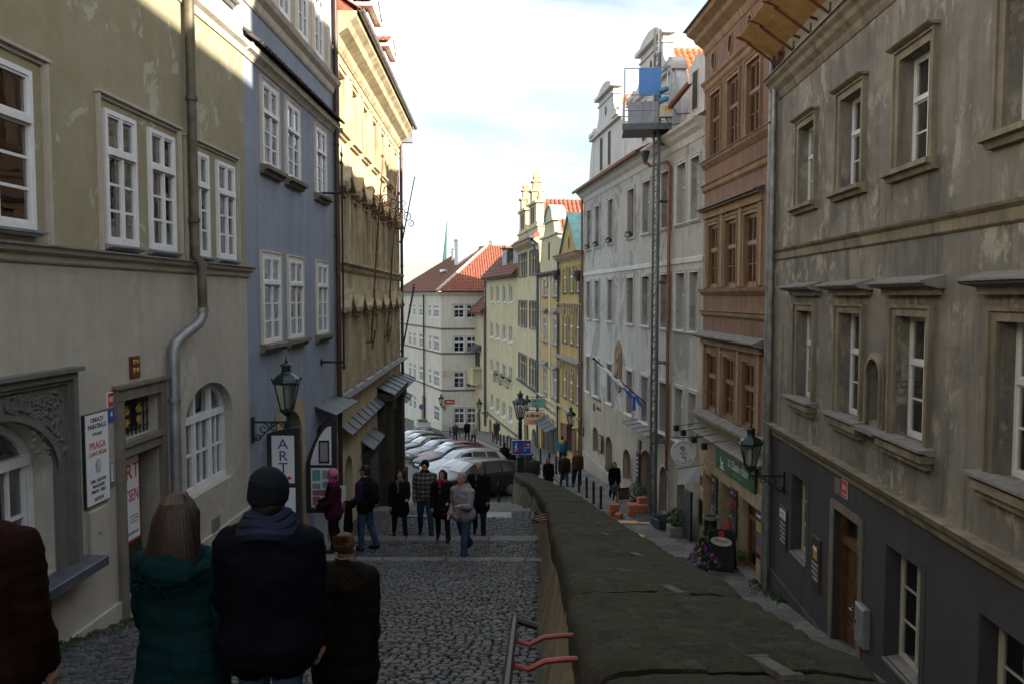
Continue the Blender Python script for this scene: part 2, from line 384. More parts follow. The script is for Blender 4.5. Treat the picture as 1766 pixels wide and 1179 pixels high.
# pavement along the right-hand houses with its kerb
PW = 2.2
b = B(); kb = B()
ys = [-14, 0, 5, 10, 14.2, 19.9, 26.1, 30, 35, 40, 45, 50, 55, 60, 65, 70.4, 76, 82, 88]
def pw(y): return PW if y < 45 else PW + (y - 45) * .04
for a, c in zip(ys, ys[1:]):
    b.quad((xr(a) - pw(a), a, zr(a) + .12), (xr(a) + .2, a, zr(a) + .12), (xr(c) + .2, c, zr(c) + .12), (xr(c) - pw(c), c, zr(c) + .12))
pave = struct(b.build('pavement', 'pave_mosaic'))
b = B(); b.bev(-.14, .14, -.5, .5, -.3, .128, .02); km = b.mesh('kerb_stone', 'kerb_stone')
y = 12.
while y < 84:
    x = xr(y) - pw(y); x2 = xr(y + 1) - pw(y + 1)
    o = link(km, 'kerb_stone', pave, (x, y, zr(y) + rnd(-.008, .008)))
    o.rotation_euler = (math.atan2(zr(y + .5) - zr(y - .5), 1), 0, -math.atan2(x2 - x, 1)); y += 1.012
# gutter band beside the kerb
b = B()
for a, c in zip(ys[3:], ys[4:]):
    b.quad((xr(a) - pw(a) - .75, a, zr(a) + .006), (xr(a) - pw(a) - .1, a, zr(a) + .006), (xr(c) - pw(c) - .1, c, zr(c) + .006), (xr(c) - pw(c) - .75, c, zr(c) + .006))
struct(b.build('gutter', 'slab'))

# ---------------------------------------------------------------- cobbled stairway
b = B()
for a, za, c, zc in TR:
    n = max(1, int((c - a) / 2))
    for i in range(n):
        p, q = a + (c - a) * i / n, a + (c - a) * (i + 1) / n; zp, zq = za + (zc - za) * i / n, za + (zc - za) * (i + 1) / n
        b.quad((xl(p) - .3, p, zp - .03), (xw(p) + .3, p, zp - .03), (xw(q) + .3, q, zq - .03), (xl(q) - .3, q, zq - .03))
    b.quad((xl(c) - .3, c - .01, zc - .03), (xw(c) + .3, c - .01, zc - .03), (xw(c) + .3, c - .01, zc - .4), (xl(c) - .3, c - .01, zc - .4))
stair = struct(b.build('stairway', 'joint'))
def cobble(bb, cx, cy, cz, w, d, sl, rot=0., h=.05):
    """one sett: four-sided, crowned, eased at the top, its corners a little off square"""
    j = lambda s: rnd(-s, s)
    pts = [(-w / 2 + j(.007), -d / 2 + j(.006)), (w / 2 + j(.007), -d / 2 + j(.006)), (w / 2 + j(.007), d / 2 + j(.006)), (-w / 2 + j(.007), d / 2 + j(.006))]
    tl, tm = j(.07), j(.07)
    vs = []
    for z, k in ((-h, 1.0), (-.012, 1.0), (0, .74)):
        for px, py in pts:
            px, py = px * k, py * k
            vs.append((cx + px, cy + py, cz + z + py * (sl + tl) + px * tm))
    fs = [(8, 9, 10, 11)] + [(k + i, k + (i + 1) % 4, k + 4 + (i + 1) % 4, k + 4 + i) for k in (0, 4) for i in range(4)]
    bb.add(vs, fs)
cj = B(); singles = []
for (a, za, c, zc) in TR[1:6]:
    sl = (zc - za) / (c - a); y = a + .06
    y_end = c - (.38 if (c, zc) != (5.0, -2.78) else -.02)
    while y < y_end:
        d = rnd(.072, .095); x = xl(y) + rnd(0, .06); ph = rnd(0, 6)
        while x < xw(y) - .06:
            ww = rnd(.062, .115)
            yy = y + .018 * math.sin(x * 2.1 + y) + .01 * math.sin(x * 5 + ph) + .04 * math.sin(x * .5)
            zz = za + sl * (yy - a) + rnd(-.007, .009)
            cand = (x + ww / 2, yy, zz, ww - .013, d - .012, sl)
            near = (6.05 < yy < 7.3 and x > -1.35) or (7.0 < yy < 8.3 and x < -3.8)
            if near and len(singles) < 300: singles.append(cand)
            else:
                cj.sh = random.random() * .98 + .01; cobble(cj, *cand)
            x += ww
        y += d
stuff(cj.build('cobbles', 'cobble_joined', stair, recalc=False))
for cx, cy, cz, ww, d, sl in singles:
    t = B(); cobble(t, 0, 0, 0, ww, d, sl); t.build('cobble', 'cobble_stone', stair, (cx, cy, cz), recalc=False)
# edge stones, in lengths
for (a, za, c, zc) in TR[1:]:
    if zc == -2.78 or c > 33: continue
    x = xl(c) - .1
    while x < xw(c) + .05:
        ln = min(rnd(1.15, 1.9), xw(c) + .12 - x)
        if ln < .2: break
        t = B(); t.bev(0, ln - .012, -.34, .02, -.34, .018 + rnd(-.004, .006), .025)
        t.build('edge_stone', 'edge_stone', stair, (x, c, zc)); x += ln
# drain grating across the second tread, iron cover
t = B(); t.box(-.9, .9, -.09, .09, -.01, .012)
for i in range(24): t.box(-.86 + i * .074, -.83 + i * .074, -.075, .075, .012, .02)
t.build('drain_grate', 'iron_black', stair, (-2.35, 21.2, zs(21.2) + .012))
t = B(); t.bev(-.34, .34, -.3, .3, -.01, .018, .008); t.build('manhole_cover', 'steel_dark', stair, (-.35, 21.4, zs(21.4) + .008))

# tufts of grass and weeds at the foot of the left wall
b = B()
def tuft(bb, x, y, z, n, h, r, wl=.012):
    for i in range(n):
        a = rnd(0, 6.28); q = rnd(0, r); bx, by = x + q * math.cos(a), y + q * math.sin(a); hh = h * rnd(.4, 1)
        dx, dy = rnd(-.6, .6) * hh, rnd(-.6, .6) * hh; wx, wy = wl * math.cos(a + 1.5), wl * math.sin(a + 1.5)
        bb.sh = random.random() * .98 + .01
        bb.add([(bx - wx, by - wy, z), (bx + wx, by + wy, z), (bx + dx * .5 + wx, by + dy * .5 + wy, z + hh * .7), (bx + dx * .5 - wx, by + dy * .5 - wy, z + hh * .7), (bx + dx, by + dy, z + hh * .8)], [(0, 1, 2, 3), (3, 2, 4)])
for i in range(150):
    y = rnd(6.2, 9.3) if i < 120 else rnd(9.3, 12); x = xl(y) + abs(random.gauss(0, .10)) + .02
    tuft(b, x, y, zs(y) - .01, 9, .055, .05, .007)
stuff(tag(b.build('weeds', 'leaf', recalc=False), 'low green weeds growing along the foot of the beige wall', 'weeds'))

# ---------------------------------------------------------------- parapet wall between stairway and lower street
wall = thing('parapet_wall', 'long mossy stone parapet wall between the stairway and the lower street', 'wall', (.5, 12, zs(12)))
WO = Vector((-.5, -12, -zs(12)))
COP = [(-6, .12), (0, -.63), (3.5, -1.47), (5, -1.80), (10, -2.92), (15, -4.02), (20, -4.98), (25, -5.9), (29.5, -6.72), (31, -6.95)]
def zc_(y): return interp(COP, y)
def off(y): return interp([(0, .30), (5, .29), (10, .26), (16, .23), (22, .21)], y)
def fb(p, s, o=4): return noise.fractal(Vector(p) * s, 1, 2, o)
b = B()
ys = [-6 + .28 * i for i in range(int(37 / .28) + 1)]
prof = [0, .15, .3, .45, .6, .75, .9, 1.0]
def wallpt(y, k, side):
    zb = zs(y) - .3 if side < 0 else zr(y) - .3; zt = zc_(y) - .24
    z = zb + (zt - zb) * k
    if side < 0: x = xw(y) + (off(y) - .06) * k
    else: x = xw(y) + (1.1 if y < 16 else max(.80, 1.1 - (y - 16) * .025))
    x += (fb((x + 7 * side, y, z), 1.3) * .035 + fb((x, y, z), 5) * .014) * side
    return (x, y, z)
for side in (-1, 1):
    o = len(b.v); n = len(prof)
    vs = [wallpt(y, k, side) for y in ys for k in prof]
    fs = [(i * n + j, i * n + j + 1, (i + 1) * n + j + 1, (i + 1) * n + j) for i in range(len(ys) - 1) for j in range(n - 1)]
    b.add(vs, fs)
e = len(ys) - 1
b.add([wallpt(ys[e], 0, -1), wallpt(ys[e], 1, -1), wallpt(ys[e], 1, 1), wallpt(ys[e], 0, 1)], [(0, 1, 2, 3)])
b.build('wall_body', 'sandstone', wall, WO, smooth=True)
# coping stones: long worn blocks, rounded on the stair side
def coping_stone(y0, y1):
    nl = max(4, int((y1 - y0) / .07)); sec = [(-.085, -.32), (-.09, -.26), (-.095, -.20), (-.095, -.14), (-.092, -.08), (-.08, -.035), (-.05, -.006), (.0, .006), (.05, .012)] + [(.1 + .06 * q, .016 - .0015 * q) for q in range(13)] + [(.87, -.008), (.92, -.022), (.955, -.06), (.96, -.16), (.95, -.32)]
    t = B(); m = len(sec); vs = []
    dz = rnd(-.012, .012); dx = rnd(-.012, .012)
    for i in range(nl + 1):
        y = y0 + (y1 - y0) * i / nl; en = min(i, nl - i); sh = .02 if en == 0 else (.006 if en == 1 else 0)
        for (sx, sz) in sec:
            x = xw(y) + off(y) + sx * (.97 if y < 16 else max(.76, .97 - (y - 16) * .018)) + dx; z = zc_(y) + sz + dz
            k = fb((x * 1.1, y * 1.1, z), 1.5); k2 = fb((x, y, z), 7)
            k3 = fb((x, y, z), 16, 3)
            z += (k * .016 + k2 * .011 + k3 * .006) - (sh if sz > -.1 else 0); x += (k2 * .012 + k * .012) + (sh if sx < .3 else -sh)
            vs.append((x, y + (fb((x, 3, z + y0), 3) * .02 if 0 < i < nl else fb((x, y0 * 3 + i, z), 2.5) * .02), z))
    fs = [(i * m + j, i * m + j + 1, (i + 1) * m + j + 1, (i + 1) * m + j) for i in range(nl) for j in range(m - 1)]
    fs += [tuple(range(m)), tuple(nl * m + j for j in range(m))]
    t.add(vs, fs); t.build('coping_stone', 'coping', wall, WO, smooth=True)
JO = [-6, -3.6, -1.4, .7, 2.6, 4.4, 6.3, 8.4, 10.1, 12.0, 14.2, 16.4, 18.3, 20.5, 22.4, 24.6, 26.6, 28.9, 31.05]
for y, y1 in zip(JO, JO[1:]):
    coping_stone(y + .009, y1 - .009)
    if y > -1:                                        # iron cramp let in across the joint
        cx = xw(y) + off(y) + rnd(.46, .56); ang = math.atan2(zc_(y + .4) - zc_(y - .4), .8)
        t = B(); t.bev(-.028, .028, -.14, .14, -.02, .004, .003); t.box(-.036, .036, -.155, -.125, -.02, .006); t.box(-.036, .036, .125, .155, -.02, .006)
        o = t.build('iron_cramp', 'cramp', wall, WO + Vector((cx, y, zc_(y) + .012))); o.rotation_euler = (ang, 0, rnd(-.08, .14))

# handrails with red brackets on the stair side of the wall
def handrail(y0, y1, lab, hooks):
    h = thing('handrail', lab, 'handrail', (xw(y0), y0, zs(y0) + .9), 0, 'handrails along the stairway wall')
    o = Vector((xw(y0), y0, zs(y0) + .9))
    P = lambda y, dx=-.10, dz=.9: Vector((xw(y) + dx, y, zs(y) + dz)) - o
    t = B(); t.tube([P(y0, .02, .86), P(y0), P(y0 + .05)] + [P(y0 + (y1 - y0) * i / 8) for i in range(1, 8)] + [P(y1 - .05), P(y1), P(y1, .02, .86)], .021, 8)
    t.build('rail', 'iron_black', h, smooth=True)
    for y in hooks:
        t = B(); q = P(y)
        t.tube([q + Vector((0, 0, -.01)), q + Vector((.02, 0, -.05)), q + Vector((.08, 0, -.065)), q + Vector((.15, 0, -.03)), q + Vector((.24, 0, -.02)), q + Vector((.34, 0, -.02))], [.012, .013, .013, .013, .013, .014], 7)
        t.build('bracket', 'hook_red', h, smooth=True)
handrail(1.2, 4.05, 'dark steel handrail with red brackets on the nearest stretch of wall', [1.8, 2.6, 3.3, 3.75])
handrail(12.6, 15.9, 'dark steel handrail with red brackets farther down the wall', [12.9, 13.6, 14.5, 15.4])
# ---------------------------------------------------------------- houses
class House:
    """facade frame: local x = along (sgn*s), y = out to the street, z up; root stands at the foot of s = 0"""
    def __init__(s, name, label, cat, x0, y0, dx, dy, sgn, length, zb):
        l = math.hypot(dx, dy); dx, dy = dx / l * sgn, dy / l * sgn
        s.sgn, s.len, s.zb = sgn, length, zb
        s.root = thing(name, label, cat, (x0, y0, zb), math.atan2(dy, dx))
        s.ax = Vector((dx, dy, 0)); s.ay = Vector((-dy, dx, 0)); s.o = Vector((x0, y0, 0)); s.op = []
    def W(s, u, z, out=0): return s.o + s.ax * (s.sgn * u) + s.ay * out + Vector((0, 0, z))
    def add(s, bb, name, m, parent=None, smooth=False, at=None):
        """geometry given in (x, y, z) facade coordinates, z absolute; 'at' gives the piece an origin of its own"""
        if parent is None: return bb.build(name, m, s.root, (0, 0, -s.zb), smooth)
        return bb.build(name, m, parent, (0, 0, 0), smooth)
    def put(s, me, name, u, out, z, parent=None, rot=None):
        if parent is None: return link(me, name, s.root, (s.sgn * u, out, z - s.zb), rot)
        p = parent.location
        return link(me, name, parent, (s.sgn * u - p.x, out - p.y, z - s.zb - p.z), rot)
    def X(s, a, c): return (min(s.sgn * a, s.sgn * c), max(s.sgn * a, s.sgn * c))
    def sbox(s, bb, a, c, y0, y1, z0, z1): x0, x1 = s.X(a, c); return bb.box(x0, x1, y0, y1, z0, z1)
    def wall(s, name, m, s0, s1, z0, z1, ops=(), y=0., depth=.32):
        """plane wall pierced by openings; ops: (s0, s1, z0, z1[, rise]) rise > 0 gives an arched head; deep reveals"""
        b = B(); sg = s.sgn
        xs = sorted({s0, s1} | {v for o in ops for v in o[:2] if s0 < v < s1}); zs_ = sorted({z0, z1} | {v for o in ops for v in o[2:4] if z0 < v < z1})
        for a, c in zip(xs, xs[1:]):
            for p, q in zip(zs_, zs_[1:]):
                mx_, mz = (a + c) / 2, (p + q) / 2
                if any(o[0] < mx_ < o[1] and o[2] < mz < o[3] for o in ops): continue
                b.quad((sg * a, y, p), (sg * c, y, p), (sg * c, y, q), (sg * a, y, q))
        for o in ops:
            a, c, p, q = o[:4]; rise = o[4] if len(o) > 4 else 0; dp = o[5] if len(o) > 5 else depth
            top = arch_pts(a, c, q - rise, rise) if rise else [(a, q), (c, q)]
            ring = [(c, p), (a, p)] + top
            for (u1, w1), (u2, w2) in zip(ring, ring[1:] + ring[:1]):
                b.quad((sg * u1, y, w1), (sg * u2, y, w2), (sg * u2, y - dp, w2), (sg * u1, y - dp, w1))
            if rise:
                for (u1, w1), (u2, w2) in zip(top, top[1:]):
                    if abs(w1 - q) + abs(w2 - q) < 1e-6: continue
                    b.quad((sg * u1, y, w1), (sg * u2, y, w2), (sg * u2, y, q), (sg * u1, y, q))
        return s.add(b, name, m)
    def shell(s, m, s0, s1, zt, depth=9.):
        b = B(); x0, x1 = s.X(s0, s1)
        b.box(x0, x0 + .25, -depth, -.02, s.zb - 2, zt); b.box(x1 - .25, x1, -depth, -.02, s.zb - 2, zt); b.box(x0 + .25, x1 - .25, -depth, -depth + .3, s.zb - 2, zt)
        b.box(x0 + .25, x1 - .25, -depth + .3, -.45, zt - .3, zt - .02)
        return s.add(b, 'side_wall', m)
    def band(s, name, m, s0, s1, prof, parent=None, caps=True):
        """moulding swept along the facade; prof: (out, z) from bottom to top"""
        b = B(); x0, x1 = s.X(s0, s1)
        b.prism([(-.02, prof[0][1])] + list(prof) + [(-.02, prof[-1][1])], 'x', x0, x1)
        return s.add(b, name, m, parent)
    def roof(s, m, s0, s1, ze, zrdg, depth=9., over=.35, tile=None, name='roof'):
        """pitched roof, ridge along the street, with its tiles"""
        b = B(); x0, x1 = s.X(s0, s1); yr = -depth / 2
        b.prism([(over, ze - .06), (over, ze + .02), (yr, zrdg), (-depth - over, ze + .02), (-depth - over, ze - .06)], 'x', x0, x1)
        r = s.add(b, name, m)
        return r
def arch_pts(a, c, zsp, rise, n=12):
    cx, hw = (a + c) / 2, (c - a) / 2
    return [(cx - hw * math.cos(math.pi * i / n), zsp + rise * math.sin(math.pi * i / n)) for i in range(n + 1)]

# --- windows: a frame mesh with panes, sill, surround, curtain as its pieces; alike ones share their meshes
CA = {}
def frame_mesh(w, h, cols, up, lo, tf, m, fw=.055, mw=.028, dp=.07):
    """casement with transom: up / lo rows of lights above and below it, transom at fraction tf of the height; origin at bottom middle, back plane y = 0"""
    key = ('f', round(w, 2), round(h, 2), cols, up, lo, tf, m, fw)
    if key in CA: return CA[key]
    b = B(); hw = w / 2; panes = []
    b.box(-hw, -hw + fw, 0, dp, 0, h); b.box(hw - fw, hw, 0, dp, 0, h); b.box(-hw + fw, hw - fw, 0, dp, 0, fw * 1.3); b.box(-hw + fw, hw - fw, 0, dp, h - fw, h)
    iw0, iw1 = -hw + fw, hw - fw; z0, z1 = fw * 1.3, h - fw; zones = []
    if up:
        zt = h * tf; b.box(iw0, iw1, -.004, dp + .025, zt - fw * .7, zt + fw * .6); zones = [(z0, zt - fw * .7, lo), (zt + fw * .6, z1, up)]
    else: zones = [(z0, z1, lo)]
    for (a, c, rows) in zones:
        cw = (iw1 - iw0) / cols
        for i in range(cols):
            p, q = iw0 + cw * i, iw0 + cw * (i + 1); st = fw * .5
            b.box(p, p + st, .008, dp - .012, a, c); b.box(q - st, q, .008, dp - .012, a, c); b.box(p + st, q - st, .008, dp - .012, a, a + st); b.box(p + st, q - st, .008, dp - .012, c - st, c)
            rh = (c - a - 2 * st) / rows
            for k in range(1, rows): zz = a + st + rh * k; b.box(p + st, q - st, .014, dp - .02, zz - mw / 2, zz + mw / 2)
            for k in range(rows): panes.append((p + st, q - st, a + st + rh * k, a + st + rh * (k + 1)))
        if cols > 1:
            for i in range(1, cols): p = iw0 + cw * i; b.box(p - .016, p + .016, .01, dp + .006, a, c)
    me = b.mesh('window', m); CA[key] = (me, panes); return CA[key]
def pane_mesh(w, h, m='glass'):
    key = ('p', round(w, 2), round(h, 2), m)
    if key not in CA: b = B(); b.box(-w / 2 - .004, w / 2 + .004, .026, .032, -.004, h + .004); CA[key] = b.mesh('pane', m)
    return CA[key]
def curtain_mesh(w, h):
    key = ('c', round(w, 2), round(h, 2))
    if key not in CA:
        b = B(); n = max(6, int(w / .06)); vs = []
        for i in range(n + 1):
            x = -w / 2 + w * i / n
            for z in (0, h): vs.append((x, -.05 + .015 * math.sin(i * 1.9), z))
        b.add(vs, [(2 * i, 2 * i + 2, 2 * i + 3, 2 * i + 1) for i in range(n)]); CA[key] = b.mesh('curtain', 'curtain')
    return CA[key]
def surround_mesh(w, h, m, t=.16, dp=.05, head=.0):
    key = ('s', round(w, 2), round(h, 2), m, t, dp, head)
    if key not in CA:
        b = B(); hw = w / 2
        for k, (tt, d) in enumerate(((t, dp), (t * .28, dp * 1.7))):
            i0 = 0 if k == 0 else t - tt + .004
            b.box(-hw - i0 - tt, -hw - i0, -.01, d, -.004, h + i0 + tt); b.box(hw + i0, hw + i0 + tt, -.01, d, -.004, h + i0 + tt); b.box(-hw - i0, hw + i0, -.01, d, h + i0, h + i0 + tt)
        if head: b.prism([(-.01, h + t), (dp + .05, h + t), (dp + .12, h + t + head * .6), (dp + .14, h + t + head), (-.01, h + t + head)], 'x', -hw - t - .05, hw + t + .05)
        CA[key] = b.mesh('surround', m)
    return CA[key]
def sill_mesh(w, m, out=.14, th=.09, prof=1):
    key = ('sl', round(w, 2), m, out, th)
    if key not in CA:
        b = B(); b.prism([(-.03, -th), (out * .45, -th), (out * .6, -th * .55), (out, -th * .45), (out, 0), (-.03, .025)], 'x', -w / 2, w / 2); CA[key] = b.mesh('sill', m)
    return CA[key]
def window(H, sc, z0, w, h, fm='white_paint', cols=2, up=1, lo=3, tf=.7, rec=.14, sill=None, sur=None, curtain=None, fw=.055, pane=True, sw=None, st=.16, head=0, sout=.14, sth=.09, yo=0, gm='glass', sdp=.05):
    """one window of house H at middle sc, foot z0"""
    me, panes = frame_mesh(w, h, cols, up, lo, tf, fm, fw)
    wo = H.put(me, 'window', sc, yo - rec - .07, z0)
    if pane:
        for (a, c, p, q) in panes:
            link(pane_mesh(c - a, q - p, gm), 'pane', wo, ((a + c) / 2, 0, p))
    if sill: link(sill_mesh(sw or w + .16, sill, sout, sth), 'sill', wo, (0, rec + .07, -.004))
    if sur: link(surround_mesh(w, h, sur, st, sdp, head), 'surround', wo, (0, rec + .07, 0))
    if curtain: link(curtain_mesh(w * .92, h * curtain), 'curtain', wo, (0, 0, h * (1 - curtain)))
    return wo
def arch_window(H, sc, z0, w, zsp, rise, fm, mull=(-.2, .2), transom=None, bars=(), rec=.2, fw=.07, vb=()):
    """round-headed window: frame follows the arch, mullions and transom inside it, each light a pane"""
    b = B(); hw = w / 2; hs = zsp - z0
    outer = [(-hw, 0)] + [(x, z) for x, z in arch_pts(-hw, hw, hs, rise, 16)] + [(hw, 0)]
    inner = [(-hw + fw, 0)] + [(x, z) for x, z in arch_pts(-hw + fw, hw - fw, hs, rise - fw, 16)] + [(hw - fw, 0)]
    for i in range(len(outer) - 1):
        (x0, a0), (x1, a1), (x2, a2), (x3, a3) = outer[i], outer[i + 1], inner[i + 1], inner[i]
        b.add([(x0, 0, a0), (x1, 0, a1), (x2, 0, a2), (x3, 0, a3), (x0, .08, a0), (x1, .08, a1), (x2, .08, a2), (x3, .08, a3)], [(0, 1, 2, 3), (4, 7, 6, 5), (0, 4, 5, 1), (3, 2, 6, 7)])
    b.box(-hw, hw, 0, .09, 0, fw * 1.2)
    def top(x): return hs + (rise - fw) * math.sqrt(max(0, 1 - (x / (hw - fw)) ** 2))
    tz = transom - z0 if transom else None
    for m_ in mull: b.box(m_ - .035, m_ + .035, .005, .095, fw, top(m_))
    if tz: b.box(-hw + fw, hw - fw, -.002, .11, tz - .045, tz + .045)
    xs = [-hw + fw] + [m_ for m_ in mull] + [hw - fw]; panes = []
    for a, c in zip(xs, xs[1:]):
        p, q = a + .03, c - .03; zt = (tz - .045) if tz else top((p + q) / 2)
        cuts = [p] + [p + (q - p) * k for k in vb] + [q]; rows = [fw * 1.2] + [fw * 1.2 + (zt - fw * 1.2) * k for k in bars] + [zt]
        for k in cuts[1:-1]: b.box(k - .014, k + .014, .015, .07, fw, zt)
        for k in rows[1:-1]: b.box(p, q, .015, .07, k - .014, k + .014)
        st = .03
        b.box(p, p + st, .012, .075, fw, zt); b.box(q - st, q, .012, .075, fw, zt)
        for x0, x1 in zip(cuts, cuts[1:]):
            for r0, r1 in zip(rows, rows[1:]): panes.append([(x0, r0), (x1, r0), (x1, r1), (x0, r1)])
        if tz:
            nn = 6; po = [(p, tz + .045), (q, tz + .045)] + [(q + (p - q) * i / nn, top(q + (p - q) * i / nn)) for i in range(nn + 1)]; panes.append(po)
    wo = H.put(b.mesh('window', fm), 'window', sc, -rec - .08, z0)
    for po in panes:
        g = B(); g.prism(po, 'y', .03, .036); g.build('pane', 'glass', wo)
    return wo
def sign_text(H, s, size, m, u, z, out, parent=None, **kw):
    return H.put(text_mesh(s, size, m, **kw), 'lettering', u, out, z, parent, TROT)
def tiles(bb, O, ex, eu, poly, tw=.22, tl=.34, amp=.045, lift=.03):
    """barrel tiles on a plane: O origin, ex along the eave, eu up the slope; only where poly (2-D) lies"""
    O, ex, eu = Vector(O), Vector(ex).normalized(), Vector(eu).normalized(); nn = ex.cross(eu).normalized()
    if nn.z < 0: nn = -nn
    xs = [p[0] for p in poly]; zs_ = [p[1] for p in poly]
    def inside(x, y):
        c = False; n = len(poly)
        for i in range(n):
            (x1, y1), (x2, y2) = poly[i], poly[i - 1]
            if (y1 > y) != (y2 > y) and x < (x2 - x1) * (y - y1) / (y2 - y1) + x1: c = not c
        return c
    x = min(xs)
    while x < max(xs):
        y = min(zs_)
        while y < max(zs_):
            if inside(x + tw / 2, y + tl / 2):
                bb.sh = random.random() * .9 + .05; j = rnd(-.006, .006)
                vs = []
                for yy, up in ((y - .03, lift), (y + tl, .004)):
                    for k, hgt in ((0, 0), (.25, .75), (.5, 1), (.75, .75), (1, 0)):
                        vs.append(O + ex * (x + tw * k + j) + eu * yy + nn * (hgt * amp + up))
                bb.add(vs, [(i, i + 1, i + 6, i + 5) for i in range(4)] + [(0, 1, 2, 3, 4)])
            y += tl
        x += tw
def downpipe(H, u, z0, z1, m='galv_pipe', r=.055, out=.1, label=None, path=None, clips=True):
    b = B(); x = H.sgn * u
    p = path or [(x, out, z1), (x, out, z0)]
    b.tube(p, r, 10)
    if clips:
        z = z0 + .8
        while z < z1 - .2: b.tube([(x, out, z), (x, out, z + .05)], r * 1.22, 10); z += 2.1
    return H.add(b, 'downpipe', m, smooth=True)
def gutter(H, s0, s1, z, m='lead_dark', out=.4, r=.075):
    b = B(); x0, x1 = H.X(s0, s1); sec = [(out + r * math.cos(a), z + r * math.sin(a)) for a in [math.pi + math.pi * i / 6 for i in range(7)]]
    sec += [(out + (r - .012) * math.cos(a), z + (r - .012) * math.sin(a)) for a in [2 * math.pi - math.pi * i / 6 for i in range(7)]]
    b.prism(sec, 'x', x0, x1); return H.add(b, 'gutter', m)
# ---------------------------------------------------------------- left: beige house
def scrib(parent, x0, x1, z, y, m, n=1, h=.03, step=.06):
    """lines of writing too small to read"""
    b = B()
    for k in range(n):
        x = x0 + rnd(0, .12) * (x1 - x0); e = x1 - rnd(0, .25) * (x1 - x0)
        while x < e:
            w_ = rnd(.4, 1.6) * h; b.box(x, min(x + w_, x1), min(y, y + .002), max(y, y + .002), z - k * step, z - k * step + h * rnd(.55, 1)); x += w_ + h * rnd(.2, .7)
    return b.build('lettering', m, parent)
def scroll(bb, c, r, turns, a0, sgn, plane, th=.012, n=18, taper=.6):
    """flat spiral; plane maps (a, b) offsets to a point"""
    pts = []; rs = []
    for i in range(n + 1):
        t = i / n; a = a0 + sgn * turns * 2 * math.pi * t; q = r * (1 - .82 * t)
        pts.append(plane(c[0] + q * math.cos(a), c[1] + q * math.sin(a))); rs.append(th * (1 - (1 - taper) * t))
    bb.tube(pts, rs, 6)
LA = House('beige_house', 'beige plaster house with white windows and a carved arched shop window, nearest on the left', 'house', -4.58, 0, .028, 1, -1, 12.6, -3.2)
up_ops = [(3.3, 4.5, .6, 2.03), (5.75, 7.25, .6, 2.03), (8.46, 9.12, .56, 2.0), (9.43, 10.09, .56, 2.0), (10.50, 11.13, .55, 1.96), (11.43, 12.09, .55, 1.96)]
LA.wall('upper_wall', 'olive_up', -8, 12.6, .42, 3.9, up_ops, depth=.2)
lo_ops = [(5.56, 7.44, -2.6, -1.04, .60), (8.68, 9.54, -3.9, -1.78, 0, .55), (8.70, 9.52, -1.60, -1.14, 0, .25), (10.28, 11.92, -2.7, -1.2, .52, .22)]
LA.wall('lower_wall', 'beige_low', -8, 12.6, -5.2, .42, lo_ops, depth=.3)
LA.wall('top_wall', 'white_trim', -8, 12.6, 3.9, 7.6, [(9.3, 10.1, 4.6, 6.2), (11.35, 12.1, 4.45, 6.2)], depth=.2)
LA.shell('beige_low', -8, 12.6, 7.6, 8)
LA.roof('tile_brown', -8, 12.6, 7.65, 10.2, 8)
LA.band('string_course', 'beige_low', -8, 12.66, [(.02, .31), (.035, .33), (.045, .38), (.10, .41), (.12, .455)])
LA.band('flashing', 'zinc', -8, 12.68, [(.12, .458), (.145, .46), (.147, .478)])
LA.band('cornice', 'white_trim', -8, 12.66, [(.02, 3.80), (.04, 3.83), (.06, 3.88), (.12, 3.92), (.14, 3.98)])
LA.band('eaves_cornice', 'white_trim', -8, 12.6, [(.03, 7.2), (.1, 7.35), (.28, 7.5), (.34, 7.6)])
b = B(); LA.sbox(b, -8, 12.6, -.01, .035, -6, -3.35); LA.add(b, 'plinth', 'beige_low')
for (a, c, p, q) in up_ops:
    window(LA, (a + c) / 2, p, c - a, q - p, cols=2 if c - a < 1.3 else 3, up=1, lo=3, tf=.69, rec=-.045, fw=.05, sill='zinc', sw=c - a + .1, sout=.12, sth=.05, curtain=.97)
for a, c in ((9.3, 10.1), (11.35, 12.1)): window(LA, (a + c) / 2, 4.6 if a < 11 else 4.45, c - a, 1.6 if a < 11 else 1.75, up=1, lo=2, rec=.06, sill='zinc')
for a, c, zt in ((5.45, 7.5, 2.2), (8.36, 10.28, 2.16), (10.42, 12.26, 2.12), (3.1, 4.7, 2.2)):      # raised frames round the window groups
    b = B()
    for k, (t, d) in enumerate(((.06, .025), (.025, .045))):
        e = k * .004; LA.sbox(b, a - e, a + t, -.01 - e, d, .48 - e, zt + e); LA.sbox(b, c - t, c + e, -.01 - e, d, .48 - e, zt + e); LA.sbox(b, a + t, c - t, -.01 - e, d, zt - t, zt + e)
    LA.sbox(b, a - .02, c + .02, -.015, .06, zt - .02, zt + .012)
    LA.add(b, 'window_surround', 'beige_low')
arch_window(LA, 6.5, -2.6, 1.88, -1.64, .60, 'white_paint', (-.33, .33), -1.52, (.5,), .2, .07, (.5,))
arch_window(LA, 11.1, -2.7, 1.64, -1.72, .52, 'white_paint', (-.27, .27), -1.68, (.5,), .13, .07, (.5,))
